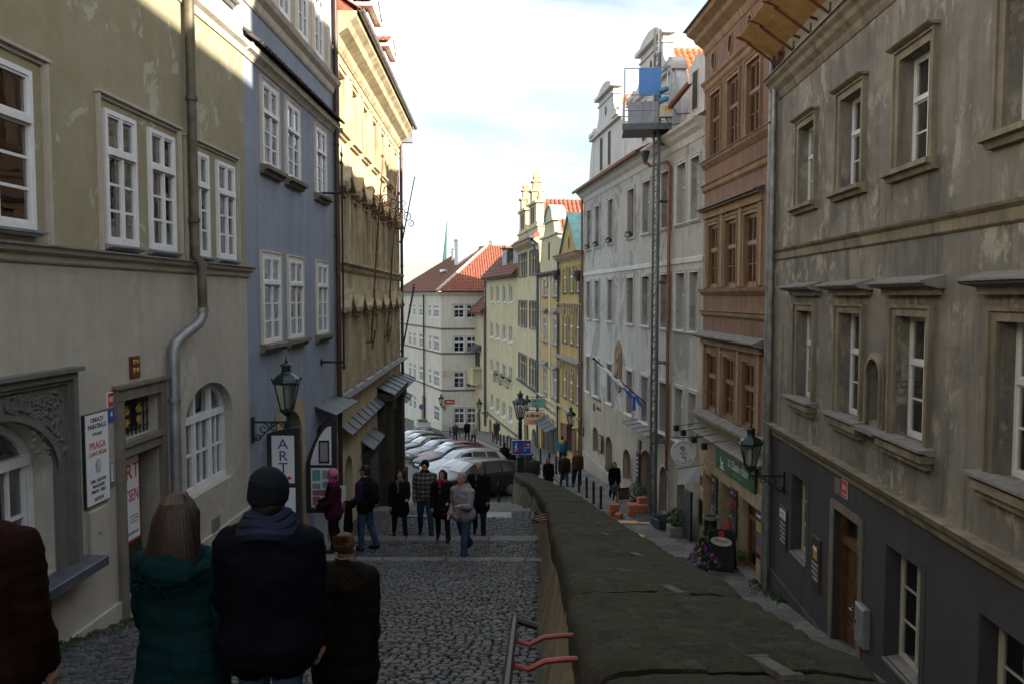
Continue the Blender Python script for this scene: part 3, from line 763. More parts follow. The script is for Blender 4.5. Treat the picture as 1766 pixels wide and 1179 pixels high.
# carved stone frame of the shop window
fr = B(); pts = arch_pts(5.56, 7.44, -1.64, .60, 20)
for (u1, w1), (u2, w2) in zip(pts, pts[1:]):
    fr.quad((-u1, .03, w1), (-u2, .03, w2), (-u2, .03, -.80), (-u1, .03, -.80))
    fr.add([(-u1, .03, w1), (-u2, .03, w2), (-u2, -.02, w2), (-u1, -.02, w1)], [(0, 1, 2, 3)])
    n = .07; cx = 6.5
    fr.add([(-u1, .055, w1), (-u2, .055, w2), (-(cx + (u2 - cx) * 1.06), .055, w2 + .05), (-(cx + (u1 - cx) * 1.06), .055, w1 + .05)], [(0, 1, 2, 3)])
for a, c in ((5.30, 5.56), (7.44, 7.70)): LA.sbox(fr, a, c, -.01, .03, -2.64, -.80)
for a, c in ((5.26, 5.33), (7.67, 7.74)): LA.sbox(fr, a, c, -.01, .09, -2.64, -.72)
for a, c in ((5.33, 5.38), (7.62, 7.67)): LA.sbox(fr, a, c, -.01, .06, -2.64, -.78)
LA.sbox(fr, 5.33, 7.67, -.01, .09, -.79, -.72); LA.sbox(fr, 5.38, 7.62, -.01, .06, -.83, -.79); LA.sbox(fr, 5.2, 7.8, -.01, .13, -.72, -.68)
LA.add(fr, 'stone_frame', 'relief_grey')
orn = B()
for side in (-1, 1):
    for k in range(46):
        t = random.random(); rr = rnd(.035, .085); a = 6.5 + side * rnd(.28, 1.05)
        x = (a - 6.5) / .94; zt = -1.64 + .60 * math.sqrt(max(0, 1 - min(1, x * x))) if abs(x) < 1 else -1.75
        lo, hi = zt + rr + .05, -.86 - rr * .6
        if hi < lo: continue
        zz = rnd(lo, hi); pl = lambda p, q: (-p, .035 + .012 * math.sin(p * 60), q)
        scroll(orn, (a, zz), rr, rnd(.9, 1.5), rnd(0, 6), random.choice((-1, 1)), pl, .013, 12)
    for k in range(30):
        a = 6.5 + side * rnd(.55, 1.08); zz = rnd(-1.5, -.9); orn.ball((-a, .035, zz), (rnd(.015, .035), .02, rnd(.015, .035)), 6)
stuff(LA.add(orn, 'carved_relief', 'relief_grey', smooth=True))
b = B(); b.bev(-7.93, -5.1, -.05, .24, -2.72, -2.62, .012); LA.add(b, 'sill', 'lead_dark')
# doorway: stone frame, grille over the lintel, banner inside
b = B()
LA.sbox(b, 8.54, 8.68, -.3, .05, -3.8, -1.14); LA.sbox(b, 9.54, 9.68, -.3, .05, -3.8, -1.14); LA.sbox(b, 8.54, 9.68, -.2, .055, -1.14, -.99); LA.sbox(b, 8.68, 9.54, -.3, .045, -1.78, -1.62)
LA.sbox(b, 8.51, 9.71, -.02, .09, -1.0, -.96); LA.sbox(b, 8.66, 9.56, -.02, .075, -1.66, -1.60)
LA.add(b, 'door_frame', 'stone_grey')
b = B()
for i in range(9): x = -8.74 - i * .092; b.tube([(x, -.1, -1.6), (x, -.1, -1.15)], .008, 5)
for z in (-1.52, -1.37, -1.23): b.tube([(-8.70, -.1, z), (-9.52, -.1, z)], .007, 5)
g = LA.add(b, 'window_grille', 'iron_black')
b = B()
for cx in (8.97, 9.25):
    for sg in (-1, 1):
        pl = lambda p, q: (-p, -.085, q)
        scroll(b, (cx + sg * .03, -1.30), .06, 1.2, 1.57, sg, pl, .009, 14); scroll(b, (cx + sg * .03, -1.43), .05, 1.2, -1.57, -sg, pl, .009, 14)
LA.add(b, 'gilt_monogram', 'ink_gold', smooth=True)
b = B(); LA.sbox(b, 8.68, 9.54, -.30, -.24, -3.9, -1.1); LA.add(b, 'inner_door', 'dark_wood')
ban = B(); LA.sbox(ban, 8.70, 9.26, -.115, -.105, -2.84, -1.82)
LA.add(ban, 'banner', 'sign_red')
ban = B(); LA.sbox(ban, 8.73, 9.23, -.106, -.099, -2.81, -1.85); LA.add(ban, 'banner_sheet', 'sign_white')
sign_text(LA, 'ART', .26, 'ink_red', 9.00, -2.10, -.097); sign_text(LA, 'ARTSEN', .20, 'ink_red', 8.98, -2.36, -.097, sx=.66)
sign_text(LA, 'www.artsen.cz', .062, 'ink_navy', 9.0, -2.75, -.097); scrib(LA.root, -9.2, -9.0, -2.55 + 3.2, -.098, 'ink_grey', 3, .02, .035)
t = thing('shop_sign', 'tall white sign board lettered for paintings and prints beside the stone doorway', 'sign', LA.W(8.145, -2.15, .0), LA.root.rotation_euler.z)
b = B(); b.bev(-.225, .225, 0, .03, 0, .96, .004); b.build('backing', 'ink_black', t)
b = B(); b.box(-.212, .212, .03, .035, .012, .948); b.build('panel', 'sign_white', t)
for txt, sz, m, z, sx in (('OBRAZY', .068, 'ink_black', .865, .95), ('PAINTINGS', .072, 'ink_black', .795, .95), ('FOR SALE', .047, 'ink_black', .725, .9), ('PRAGA', .105, 'ink_red', .585, .92), ('CAPUT REGNI', .062, 'ink_red', .515, .82), ('ORIG. GRAPHIC', .052, 'ink_black', .235, .82), ('PRAGENSIE', .052, 'ink_black', .18, .9), ('PRINTS • TISKY', .05, 'ink_black', .125, .82), ('ARTSEN', .052, 'ink_black', .045, .95)):
    link(text_mesh(txt, sz, m, sx=sx), 'lettering', t, (0, .0362, z), TROT)
b = B()                                                         # grey round seal
for k in range(40):
    a = rnd(0, 6.28); q = .05 * math.sqrt(random.random()); b.ball((q * math.cos(a) * .8, .036, .40 + q * math.sin(a) * 1.25), (.006, .002, .008), 5)
for rr in (.052, .06): b.tube([(rr * .8 * math.cos(i * .2618), .036, .40 + rr * 1.25 * math.sin(i * .2618)) for i in range(25)], .0022, 4)
b.build('seal', 'ink_grey', t)
for b_, nm, m, lab, u0, u1, z0, z1, tx, sz in ((0, 'house_number_plate', 'sign_red', 'red enamel plate numbered 187 beside the stone doorway', 8.405, 8.525, -1.175, -1.02, '187', .085), (0, 'house_number_plate', 'sign_blue', 'dark blue enamel plate numbered 4 below the red one', 8.415, 8.525, -1.34, -1.195, '4', .1)):
    t = thing(nm, lab, 'number plate', LA.W((u0 + u1) / 2, z0, 0), LA.root.rotation_euler.z)
    hw, h = (u1 - u0) / 2, z1 - z0
    b = B(); b.bev(-hw, hw, 0, .012, 0, h, .004); b.build('plate', 'ink_white' if tx == '187' else m, t)
    if tx == '187': b = B(); b.box(-hw + .006, hw - .006, .012, .0145, .006, h - .006); b.build('field', m, t)
    link(text_mesh(tx, sz, 'ink_white', sx=.8), 'numeral', t, (0, .0165 if tx == '187' else .0145, h * .32), TROT)
t = thing('intercom', 'small grey intercom panel with rows of buttons by the doorway', 'intercom', LA.W(8.44, -2.02, 0), LA.root.rotation_euler.z)
b = B(); b.bev(-.06, .06, 0, .025, 0, .27, .006); b.build('case', 'steel', t)
b = B(); b.box(-.045, .045, .025, .028, .03, .24); b.build('face', 'ink_grey', t)
for i in range(7): b = B(); b.box(.012, .035, .028, .033, .045 + i * .027, .06 + i * .027); b.build('button', 'ink_white', t)
t = thing('meter_cabinet', 'flat beige meter cabinet door in the wall under the white sign', 'cabinet', LA.W(8.15, -2.73, 0), LA.root.rotation_euler.z)
b = B(); b.bev(-.17, .17, -.01, .03, 0, .53, .01); b.build('door', 'beige_low', t)
b = B(); b.box(-.02, .012, .03, .036, .25, .28); b.build('lock', 'steel', t)
b = B(); LA.sbox(b, 8.89, 9.12, -.01, .012, -.92, -.67); LA.sbox(b, 8.91, 9.10, .012, .025, -.90, -.69); LA.add(b, 'relief_tile', 'rust_red')
b = B(); [scroll(b, (9.0 + dx, -.79 + dz), .035, 1.2, 0, 1, lambda p, q: (-p, .028, q), .008, 10) for dx in (-.04, .045) for dz in (-.045, .05)]; LA.add(b, 'relief_ornament', 'ink_gold')
b = B(); LA.sbox(b, 11.05, 11.3, -.01, .02, -3.62, -3.15); LA.add(b, 'vent_door', 'stone_grey')
# rainwater pipe
p = thing('rain_pipe', 'long stained rainwater pipe bending sideways down the beige house', 'pipe', LA.W(9.78, -3.6, .1), LA.root.rotation_euler.z)
q = Vector((9.78, -.1, 3.6))
b = B(); b.tube([Vector(v) + q for v in ((-10.42, .12, 7.5), (-10.42, .12, 3.3), (-10.43, .12, .55), (-10.44, .2, .42), (-10.44, .2, -.18))], .062, 12)
for z in (2.55, .98, 3.9): b.tube([Vector((-10.425, .12, z)) + q, Vector((-10.425, .12, z + .05)) + q], .078, 12)
b.build('upper_pipe', 'stain_pipe', p, smooth=True)
b = B(); b.tube([Vector(v) + q for v in ((-10.44, .2, -.16), (-10.43, .2, -.25), (-10.36, .18, -.34), (-9.92, .12, -.52), (-9.82, .11, -.58), (-9.79, .1, -.68), (-9.78, .1, -3.7))], .066, 12)
b.tube([Vector((-10.44, .2, -.2)) + q, Vector((-10.44, .2, -.14)) + q], .078, 12)
for z in (-1.3, -2.5): b.tube([Vector((-9.78, .1, z)) + q, Vector((-9.78, .1, z + .05)) + q], .08, 12)
b.build('lower_pipe', 'galv_pipe', p, smooth=True)

# ---------------------------------------------------------------- left: blue house
LB = House('blue_house', 'narrow blue-grey house with white windows and a tiled ledge', 'house', -4.23, 12.6, .012, 1, -1, 6.0, -5.0)
ub = [(.86, 1.70, 2.22, 3.62), (2.23, 3.07, 2.22, 3.62), (4.33, 5.17, 2.2, 3.6)]
lb = [(.74, 1.68, -.80, .70), (2.24, 3.16, -.80, .70), (4.28, 5.16, -.81, .70)]
tb = [(.55, 1.25, 5.15, 6.9), (1.85, 2.55, 5.15, 6.9), (3.1, 3.8, 5.15, 6.9), (4.35, 5.05, 5.15, 6.9)]
LB.wall('wall', 'blue_wall', .004, 6.0, -6.2, 7.6, ub + lb + tb + [(1.55, 3.0, -5.6, -2.15, .7), (4.15, 5.7, -5.7, -2.75, .1)], depth=.22)
LB.shell('blue_wall', .01, 6.0, 7.6, 8); LB.roof('tile_brown', 0, 6.0, 7.65, 10.0, 8)
for (a, c, p, q) in ub: window(LB, (a + c) / 2, p, c - a, q - p, rec=-.035, fw=.05, up=1, lo=3, tf=.66, sill='stone_grey', sw=c - a + .26, sout=.16, sth=.14, sur='white_trim', st=.09, sdp=.02, curtain=.95)
for (a, c, p, q) in lb: window(LB, (a + c) / 2, p, c - a, q - p, rec=-.035, fw=.05, up=1, lo=3, tf=.70, sill='stone_grey', sw=c - a + .28, sout=.16, sth=.14, sur='white_trim', st=.09, sdp=.02, curtain=.97)
for (a, c, p, q) in tb: window(LB, (a + c) / 2, p, c - a, q - p, rec=-.03, up=1, lo=3, tf=.7, sur='white_trim', st=.12, sdp=.03, curtain=.9)
LB.band('tile_ledge_cornice', 'white_trim', -.02, 6.02, [(.02, 3.80), (.04, 3.83), (.08, 3.87), (.14, 3.90), (.17, 3.98)])
LB.band('upper_cornice', 'white_trim', -.02, 6.02, [(.02, 4.66), (.05, 4.70), (.08, 4.80), (.16, 4.87), (.2, 4.95)])
LB.band('eaves_cornice', 'white_trim', -.02, 6.02, [(.03, 7.2), (.1, 7.35), (.28, 7.5), (.34, 7.6)])
for u in (.2, 1.55, 2.82, 4.07, 5.4):
    b = B(); LB.sbox(b, u - .11, u + .11, -.01, .07, 4.96, 7.15); LB.sbox(b, u - .14, u + .14, -.01, .1, 6.95, 7.12); LB.sbox(b, u - .14, u + .14, -.01, .1, 4.955, 5.1); LB.add(b, 'pilaster', 'white_trim')
b = B(); LB.sbox(b, 0, 6.0, -.01, .17, 3.985, 4.0); tiles(b, (-6.02, .21, 4.0), (1, 0, 0), (0, -.24, .2), [(0, 0), (6.04, 0), (6.04, .42), (0, .42)], .15, .21, .05)
mat('tile_dark', (.05, .045, .035), .8, var=.5, scale=4, bs=.3); stuff(LB.add(b, 'ledge_tiles', 'tile_dark'))
b = B()
for u in (1.05, 3.3): pass
downpipe(LB, 5.93, -5.7, 7.2, 'brown_pipe', .055, .09)
# pointed stone door arch with its bare plaster surround
b = B(); po = [(1.2, -5.6), (1.2, -2.35), (1.35, -2.05), (1.62, -1.98), (1.95, -1.78), (2.5, -1.75), (2.8, -1.95), (3.05, -2.1), (3.2, -2.6), (3.3, -5.6)]
in_ = [(1.55, -5.6), (1.55, -2.85)] + [(2.275 + .725 * x, -2.85 + .7 * z) for x, z in ((-.92, .42), (-.7, .72), (-.35, .93), (0, 1.0), (.35, .93), (.7, .72), (.92, .42))] + [(3.0, -2.85), (3.0, -5.6)]
op = [po[0], po[1], po[2], po[3], po[3], po[4], po[4], po[5], po[6], po[7], po[8], po[9]]
ip = [in_[0], in_[1], in_[2], in_[3], in_[4], in_[4], in_[5], in_[6], in_[7], in_[8], in_[9], in_[10]]
for i in range(len(op) - 1):
    b.add([(-op[i][0], .02, op[i][1]), (-op[i + 1][0], .02, op[i + 1][1]), (-ip[i + 1][0], .02, ip[i + 1][1]), (-ip[i][0], .02, ip[i][1])], [(0, 1, 2, 3)])
    b.add([(-ip[i][0], .02, ip[i][1]), (-ip[i + 1][0], .02, ip[i + 1][1]), (-ip[i + 1][0], -.2, ip[i + 1][1]), (-ip[i][0], -.2, ip[i][1])], [(0, 1, 2, 3)])
LB.add(b, 'door_arch', 'shop_cream')
b = B(); LB.sbox(b, 1.5, 3.05, -.5, -.45, -5.8, -2.1); LB.sbox(b, 4.1, 5.75, -.5, -.45, -5.9, -2.7); LB.add(b, 'inner_door', 'dark_wood')
b = B()
for k in range(3):
    u0, u1 = 4.0 + k * .74, 4.0 + k * .74 + .73
    b.prism([(-.02, -2.28), (.46, -2.48), (.46, -2.50), (-.02, -2.32)], 'x', -u1, -u0)
    b.box(-u1, -u1 + .03, -.02, .02, -2.3, -2.27)
LB.add(b, 'door_canopy', 'lead_dark')
def leaf(y, z0, z1, w, lab, short, kind):
    """door leaf folded out square from the blue house, carrying posters"""
    t = thing('door_leaf', lab, 'door leaf', (xl(y) + .03, y, z0)); h = z1 - z0; n = 10
    top = [(w * i / n, short + (h - short) * math.sin(math.pi / 2 * i / n) ** .8) for i in range(n + 1)]
    b = B(); b.prism([(0, 0), (w, 0)] + top[::-1], 'y', 0, .05); b.build('board', 'ink_black', t)
    return t
t = leaf(13.35, -4.75, -2.22, .56, 'black door leaf with a white board reading ART and a red arrow', 2.42, 0)
b = B(); b.box(.085, .47, -.008, 0, 1.58, 2.40); b.build('upper_panel', 'sign_white', t)
b = B(); b.box(.09, .48, -.008, 0, .55, 1.50); b.build('lower_panel', 'sign_white', t)
FR = (R(90), 0, 0)
for i, ch in enumerate('ART'): link(text_mesh(ch, .245, 'ink_navy', sx=1.1), 'lettering', t, (.28, -.0105, 2.175 - i * .205), FR)
b = B(); b.prism([(.18, 1.655), (.36, 1.655), (.36, 1.63), (.435, 1.67), (.36, 1.71), (.36, 1.685), (.18, 1.685)], 'y', -.0125, -.008); b.build('arrow', 'ink_red', t)
for i, ch in enumerate('GA'): link(text_mesh(ch, .25, 'ink_navy', sx=1.1), 'lettering', t, (.28, -.0105, 1.27 - i * .22), FR)
t = leaf(15.75, -4.35, -2.42, .62, 'black quarter-arched door leaf hung with small framed prints', 1.0, 1)
b = B(); top = [(.10 + .42 * i / 8, 1.05 + .72 * math.sin(math.pi / 2 * i / 8) ** .8) for i in range(9)]
b.prism([(.10, .98), (.52, .98)] + top[::-1], 'y', -.008, 0); b.build('upper_panel', 'sign_white', t)
b = B(); b.box(.10, .52, -.008, 0, .12, .92); b.build('lower_panel', 'sign_white', t)
b = B(); b.box(.27, .48, -.03, -.008, 1.02, 1.48); f_ = b.build('picture_frame', 'ink_black', t)
b = B(); b.box(.30, .45, -.033, -.03, 1.06, 1.44); b.build('print', 'ink_grey', f_)
for (x, z, w_, h_) in ((.13, .66, .16, .22), (.33, .70, .15, .17), (.13, .50, .16, .10), (.33, .52, .15, .12), (.13, .36, .34, .11), (.13, .16, .15, .18), (.31, .16, .17, .16)):
    b = B(); b.box(x, x + w_, -.014, -.008, z, z + h_); b.build('print', random.choice(('ink_grey', 'ink_grey', 'chalk_print', 'sign_teal')), t)
t = thing('sign_board', 'white upright board with small blue letters at the corner of the blue house', 'sign', (-3.98, 17.9, zs(17.75)))
b = B(); b.bev(-.16, .16, -.02, .02, 0, 1.15, .004); b.build('board', 'sign_white', t)
scrib(t, -.05, .05, 1.05, -.023, 'sign_blue', 8, .07, .11)
t = thing('sign_board', 'plain white leaning board half hidden behind the pink-hatted woman', 'sign', (-4.02, 16.35, zs(16.35)))
b = B(); b.bev(-.13, .13, -.02, .02, 0, .95, .004); b.build('board', 'sign_white', t)
b = B(); LB.sbox(b, 2.2, 3.4, -.1, .95, -5.6, -5.0); LB.add(b, 'door_step', 'slab')
# iron sign rod with a leaf finial
t = thing('iron_rod', 'tall black iron rod with a pierced finial held off the blue wall', 'rod', LB.W(4.6, -1.41, .5), LB.root.rotation_euler.z)
b = B(); b.tube([(0, 0, -.1), (0, 0, 4.2)], .022, 8); b.lathe([(.02, -.16), (.045, -.1), (.02, -.05)], 8)
b.build('rod', 'iron_black', t, smooth=True)
for z in (.0, 3.65):
    b = B(); b.tube([(0, 0, z), (0, -.5, z)], .025, 8); b.tube([(0, -.5, z), (0, -.47, z)], .07, 8); b.build('bracket', 'iron_black', t, smooth=True)
b = B()
for sg in (-1, 1):
    pl = lambda p, q: (p, 0, q)
    scroll(b, (sg * .07, 4.30), .07, 1.1, math.pi / 2 - sg * 1.57, -sg, pl, .014, 12); scroll(b, (sg * .05, 4.48), .05, 1.1, -math.pi / 2, sg, pl, .012, 12)
b.tube([(0, 0, 4.2), (0, 0, 4.7)], [.018, .006], 6); b.build('finial', 'iron_black', t, smooth=True)
# ---------------------------------------------------------------- left: cream house with curly hoods
LC = House('cream_house', 'cream baroque house with curly window hoods and long red banner poles', 'house', -4.155, 18.6, -.024, 1, -1, 12.8, -6.3)
cw = [.85 + 1.76 * i for i in range(7)]
o1 = [(c - .42, c + .42, 3.98, 5.40) for c in cw]; o2 = [(c - .42, c + .42, .90, 2.48) for c in cw]; o3 = [(c - .43, c + .43, -2.33, -.50) for c in cw]
gd = [(.82, 2.0, -7.5, -4.05, .55), (4.2, 5.6, -7.8, -4.55, .45), (7.6, 9.6, -8, -4.0, .6), (10.9, 12.0, -8, -4.2, .5)]
LC.wall('wall', 'cream', .004, 12.8, -9, 6.0, o1 + o2 + o3 + gd, depth=.30)
LC.shell('cream', .01, 12.8, 6.3, 9)
for i, (a, c, p, q) in enumerate(o1 + o2 + o3):
    window(LC, (a + c) / 2, p, c - a, q - p, 'grey_white_paint', rec=.2, up=1, lo=2, tf=.66, sur='cream_trim', st=.14, sill='cream_trim', sw=1.22, sout=.16, sth=.12, curtain=.9 if i % 3 else None)
for c in cw:                                                    # ogee hoods over two rows
    for zb in (2.62, -.36):
        b = B(); po = []
        for k in range(9): t = k / 8; po.append((-.72 + .72 * t, .10 + .46 * t ** 2.4))
        for k in range(1, 9): t = 1 - k / 8; po.append((.72 - .72 * t, .10 + .46 * t ** 2.4))
        lo = [(x, z - .09 if abs(x) > .1 else z - .16) for x, z in po]
        for (p0, p1, q1, q0) in zip(po, po[1:], lo[1:], lo):
            d0, d1 = .27, .27
            b.add([(p0[0], -.01, p0[1] + zb), (p1[0], -.01, p1[1] + zb), (p1[0], d1, p1[1] + zb), (p0[0], d0, p0[1] + zb), (q0[0], -.01, q0[1] + zb), (q1[0], -.01, q1[1] + zb), (q1[0], d1, q1[1] + zb), (q0[0], d0, q0[1] + zb)], [(0, 1, 2, 3), (7, 6, 5, 4), (3, 2, 6, 7)])
        for sg in (-1, 1): b.box(sg * .72 - .08, sg * .72 + .08, -.01, .25, zb - .01, zb + .11)
        b.ball((0, .10, zb + .12), (.20, .14, .20), 10); b.prism([(-.3, zb - .02), (-.22, zb + .25), (.22, zb + .25), (.3, zb - .02)], 'y', -.01, .07)
        for sg in (-1, 1): scroll(b, (sg * .30, zb + .12), .10, 1.2, 1.57, sg, lambda p, q: (p, .07, q), .03, 12)
        me = b.mesh('window_hood', 'cream_trim')
        LC.put(me, 'window_hood', c, 0, 0)
b = None
LC.band('string_course', 'cream_trim', -.01, 12.85, [(.03, .62), (.08, .68), (.10, .76), (.18, .82), (.18, .88)])
LC.band('frieze_band', 'cream_trim', -.01, 12.85, [(.03, 5.62), (.05, 5.66), (.05, 5.74)])
LC.band('main_cornice', 'cream_trim', -.01, 12.95, [(.03, 5.85), (.10, 5.95), (.14, 6.08), (.36, 6.22), (.42, 6.36), (.55, 6.48), (.58, 6.60)])
for c in [cw[0] - .88 + 1.76 * i for i in range(8)]:            # giant pilaster strips
    c = min(max(c, .16), 12.64)
    b = B(); LC.sbox(b, c - .13, c + .13, -.01, .05, -2.3, .6); LC.add(b, 'pilaster', 'cream_trim'); b = B(); LC.sbox(b, c - .13, c + .13, -.01, .05, .9, 5.6); LC.add(b, 'pilaster', 'cream_trim')
LC.band('sill_course', 'cream_trim', -.01, 12.85, [(.03, -2.62), (.10, -2.56), (.16, -2.46), (.20, -2.40)])
for i in range(18):
    u = .05 + i * .71; b = B(); b.prism([(-.01, -2.30), (.30, -2.38), (.30, -2.42), (-.01, -2.36)], 'x', -u - .68, -u); LC.add(b, 'sill_tile', 'lead_dark')
# roof, gutter, dormers
rb = B(); rb.prism([(.5, 6.58), (.5, 6.64), (-4.5, 10.2), (-9.3, 6.64), (-9.3, 6.58)], 'x', -12.8, 0)
rf = LC.add(rb, 'roof', 'tile_red')
b = B(); tiles(b, (-12.9, .62, 6.62), (1, 0, 0), (0, -1.0, .713), [(0, 0), (12.9, 0), (12.9, 2.0), (0, 2.0)], .22, .34); stuff(LC.add(b, 'roof_tiles', 'tile_red'))
gutter(LC, -.02, 12.95, 6.66, 'zinc', .66, .08)
for u in (2.6, 6.4, 10.2):
    b = B(); LC.sbox(b, u - .75, u + .75, -2.6, -.12, 6.7, 8.7); LC.add(b, 'dormer', 'pink_dormer')
    b = B(); LC.sbox(b, u - .62, u + .62, -.2, -.07, 6.9, 8.6)
    d_ = LC.add(b, 'dormer_front', 'white_trim')
    for q in (-.3, .3): window(LC, u + q, 7.2, .42, 1.2, up=1, lo=2, rec=-.02, yo=-.08, fw=.04)
    b = B(); b.prism([(-.95, 8.68), (.95, 8.68), (.95, 8.78), (.55, 9.0), (0, 9.25), (-.55, 9.0), (-.95, 8.78)], 'y', -2.7, .12, Matrix.Translation((-u, 0, 0))); LC.add(b, 'dormer_pediment', 'white_trim')
    b = B(); tiles(b, (-u - .98, .14, 8.84), (0, -1, 0), (.9, 0, .42), [(0, 0), (2.8, 0), (2.8, 1.0), (0, 1.0)], .2, .3); tiles(b, (-u + .98, .14, 8.84), (0, -1, 0), (-.9, 0, .42), [(0, 0), (2.8, 0), (2.8, 1.0), (0, 1.0)], .2, .3); stuff(LC.add(b, 'dormer_tiles', 'tile_red'))
b = B(); b.box(-12.92, -12.68, .05, .55, 6.05, 6.65); LC.add(b, 'gutter_hopper', 'zinc')
downpipe(LC, 12.72, -8, 6.5, 'brown_pipe', .06, .1)
# ground floor: pent roofs, portal, doors
def pent(H, u0, u1, z, out, m='lead_dark', n=4, drop=.22, name='pent_roof'):
    b = B()
    for k in range(n):
        a, c = u0 + (u1 - u0) * k / n, u0 + (u1 - u0) * (k + 1) / n - .01; x0, x1 = H.X(a, c)
        b.prism([(-.01, z + drop), (out, z), (out, z - .03), (-.01, z + drop - .05)], 'x', x0, x1)
        xx0, xx1 = H.X(c - .015, c + .015); b.prism([(-.01, z + drop + .03), (out, z + .03), (out, z), (-.01, z + drop)], 'x', xx0, xx1)
    return H.add(b, name, m)
pent(LC, .55, 6.5, -3.36, .26, n=8); pent(LC, 6.5, 10.4, -3.1, .55, n=4, drop=.26); pent(LC, 10.45, 13.0, -3.25, .6, n=3, drop=.26); pent(LC, 3.3, 5.6, -4.25, .36, n=2, drop=.26); pent(LC, 11.0, 13.1, -3.95, .45, n=2)
b = B(); LC.sbox(b, 6.5, 7.5, -.02, .28, -9, -3.05); LC.sbox(b, 9.7, 10.6, -.02, .28, -9, -3.05); LC.sbox(b, 7.5, 9.7, -.02, .22, -3.95, -3.05)
for u in (6.75, 7.25, 9.95, 10.4): LC.sbox(b, u - .11, u + .11, .28, .42, -9, -3.5); LC.sbox(b, u - .16, u + .16, .28, .5, -3.6, -3.3); LC.sbox(b, u - .17, u + .17, .28, .52, -9, -6.3)
LC.sbox(b, 6.4, 10.7, .0, .55, -3.3, -3.12); LC.add(b, 'portal', 'dark_portal')
b = B(); LC.sbox(b, 3.5, 6.2, -.02, .12, -9, -4.35); LC.add(b, 'side_portal', 'dark_portal')
for u0, u1 in ((.82, 2.0), (7.6, 9.6), (10.9, 12.0)):
    b = B(); LC.sbox(b, u0 - .1, u1 + .1, -.32, -.25, -9, -3.3)
    for k in range(5): u = u0 + (u1 - u0) * (k + .5) / 5; LC.sbox(b, u - .07, u + .07, -.25, -.235, -9, -3.5)
    LC.add(b, 'door', 'dark_wood')
b = B(); LC.sbox(b, 4.1, 5.7, .121, .14, -9, -4.7); LC.add(b, 'door', 'dark_wood')
# red banner poles
for u, lab in ((4.2, 'long rusty red banner pole with scrolled ironwork, nearer of the two'), (7.7, 'long rusty red banner pole with scrolled ironwork, farther of the two')):
    t = thing('banner_pole', lab, 'pole', LC.W(u, -1.0, .18), LC.root.rotation_euler.z, 'banner poles on the cream house')
    b = B(); b.tube([(0, 0, -.3), (0, .1, 1.2), (0, .24, 3.1), (0, .31, 4.0), (0, .38, 5.0)], [.026, .026, .023, .02, .012], 8)
    for z, yy in ((.1, .02), (1.2, .1), (2.2, .17), (3.1, .24)): b.ball((0, yy, z), .042, 8)
    b.ball((0, .38, 5.02), .05, 8); b.build('pole', 'rust_red', t, smooth=True)
    b = B()
    for sg in (-1, 1):
        for (cc, rr, a0) in (((.22, 3.75), .20, 3.14), ((.42, 3.62), .17, 2.0), ((.28, 4.05), .15, 3.6), ((.55, 3.4), .12, 1.6), ((.16, 3.35), .13, 3.0)):
            scroll(b, (sg * cc[0], cc[1]), rr, 1.25, a0 if sg > 0 else math.pi - a0, -sg, lambda p, q: (p * .35, .27 + p * 1.0, q), .018, 16)
    for k in range(6):
        a = k * 1.047; b.tube([(0, .28, 3.6), (.1 * math.cos(a), .28 + .3 * math.cos(a), 3.6 + .3 * math.sin(a))], .014, 5)
    b.build('scrollwork', 'rust_red', t, smooth=True)
    b = B(); b.tube([(-.09, .02, -.5), (-.09, .12, .05)], .018, 6); b.tube([(.09, .02, -.5), (.09, .12, .05)], .018, 6)
    for k in range(3): b.tube([(-.1, .03 + .04 * k, -.42 + .2 * k), (.1, .03 + .04 * k, -.42 + .2 * k)], .014, 6)
    b.tube([(0, -.18, -.3), (0, .02, -.3)], .02, 6); b.build('bracket', 'rust_red', t, smooth=True)
for u in (13.1, 13.25):
    t = thing('flag_pole', 'thin dark flagpole leaning out at the far corner of the cream house' if u < 13.2 else 'second thin dark flagpole beside the leaning one at the far corner', 'pole', LC.W(12.7, -2.1, .1), LC.root.rotation_euler.z)
    k = (u - 13.1) * 4
    b = B(); b.tube([(0, 0, 0), (-.25 - k * .3, .45, 2.6 - k * .2)], [.03, .02], 6); b.ball((-.25 - k * .3, .45, 2.6 - k * .2), .035, 6); b.build('pole', 'iron_black', t)
    b = B(); b.tube([(0, 0, .0), (0, -.12, -.05)], .04, 6); b.build('socket', 'iron_black', t)
t = thing('flag_pole', 'slim dark pole standing up the downpipe corner of the cream house', 'pole', LC.W(12.6, 2.2, .14), LC.root.rotation_euler.z)
b = B(); b.tube([(0, 0, 0), (-.05, .5, 2.5)], [.03, .02], 6); b.tube([(-.05, .5, 2.5), (-.18, .5, 2.5)], .02, 6); b.build('pole', 'iron_black', t)
b = B(); b.tube([(0, 0, 0), (0, -.14, -.05)], .04, 6); b.build('socket', 'iron_black', t)
# ---------------------------------------------------------------- right: weathered grey house
RA = House('grey_house', 'weathered grey plaster house with a dark painted ground floor, nearest on the right', 'house', 5.63, 0, .049, 1, 1, 19.9, -6.5)
uc = [17.55, 14.98, 12.38, 9.40, 6.7, 4.0]
uo = [(c - .52, c + .52, 2.04, 3.78) for c in uc]
lc = [17.42, 14.80, 12.28, 9.35, 6.7, 4.0]
lo_ = [(c - .53, c + .53, -2.24, -.30) for c in lc]
RA.wall('upper_wall', 'grey_house', -8, 19.9, -3.3, 5.3, uo + lo_ + [(13.30, 13.86, -2.15, -1.06, .28, .35)], depth=.42)
go = [(17.08, 18.15, -5.88, -4.08), (14.12, 15.42, -7.6, -4.14, 0, .38), (11.75, 12.98, -6.02, -4.12), (8.85, 10.1, -6.0, -4.12), (5.2, 6.4, -5.9, -4.12)]
RA.wall('lower_wall', 'grey_paint', -8, 19.9, -9, -3.3, go, depth=.36)
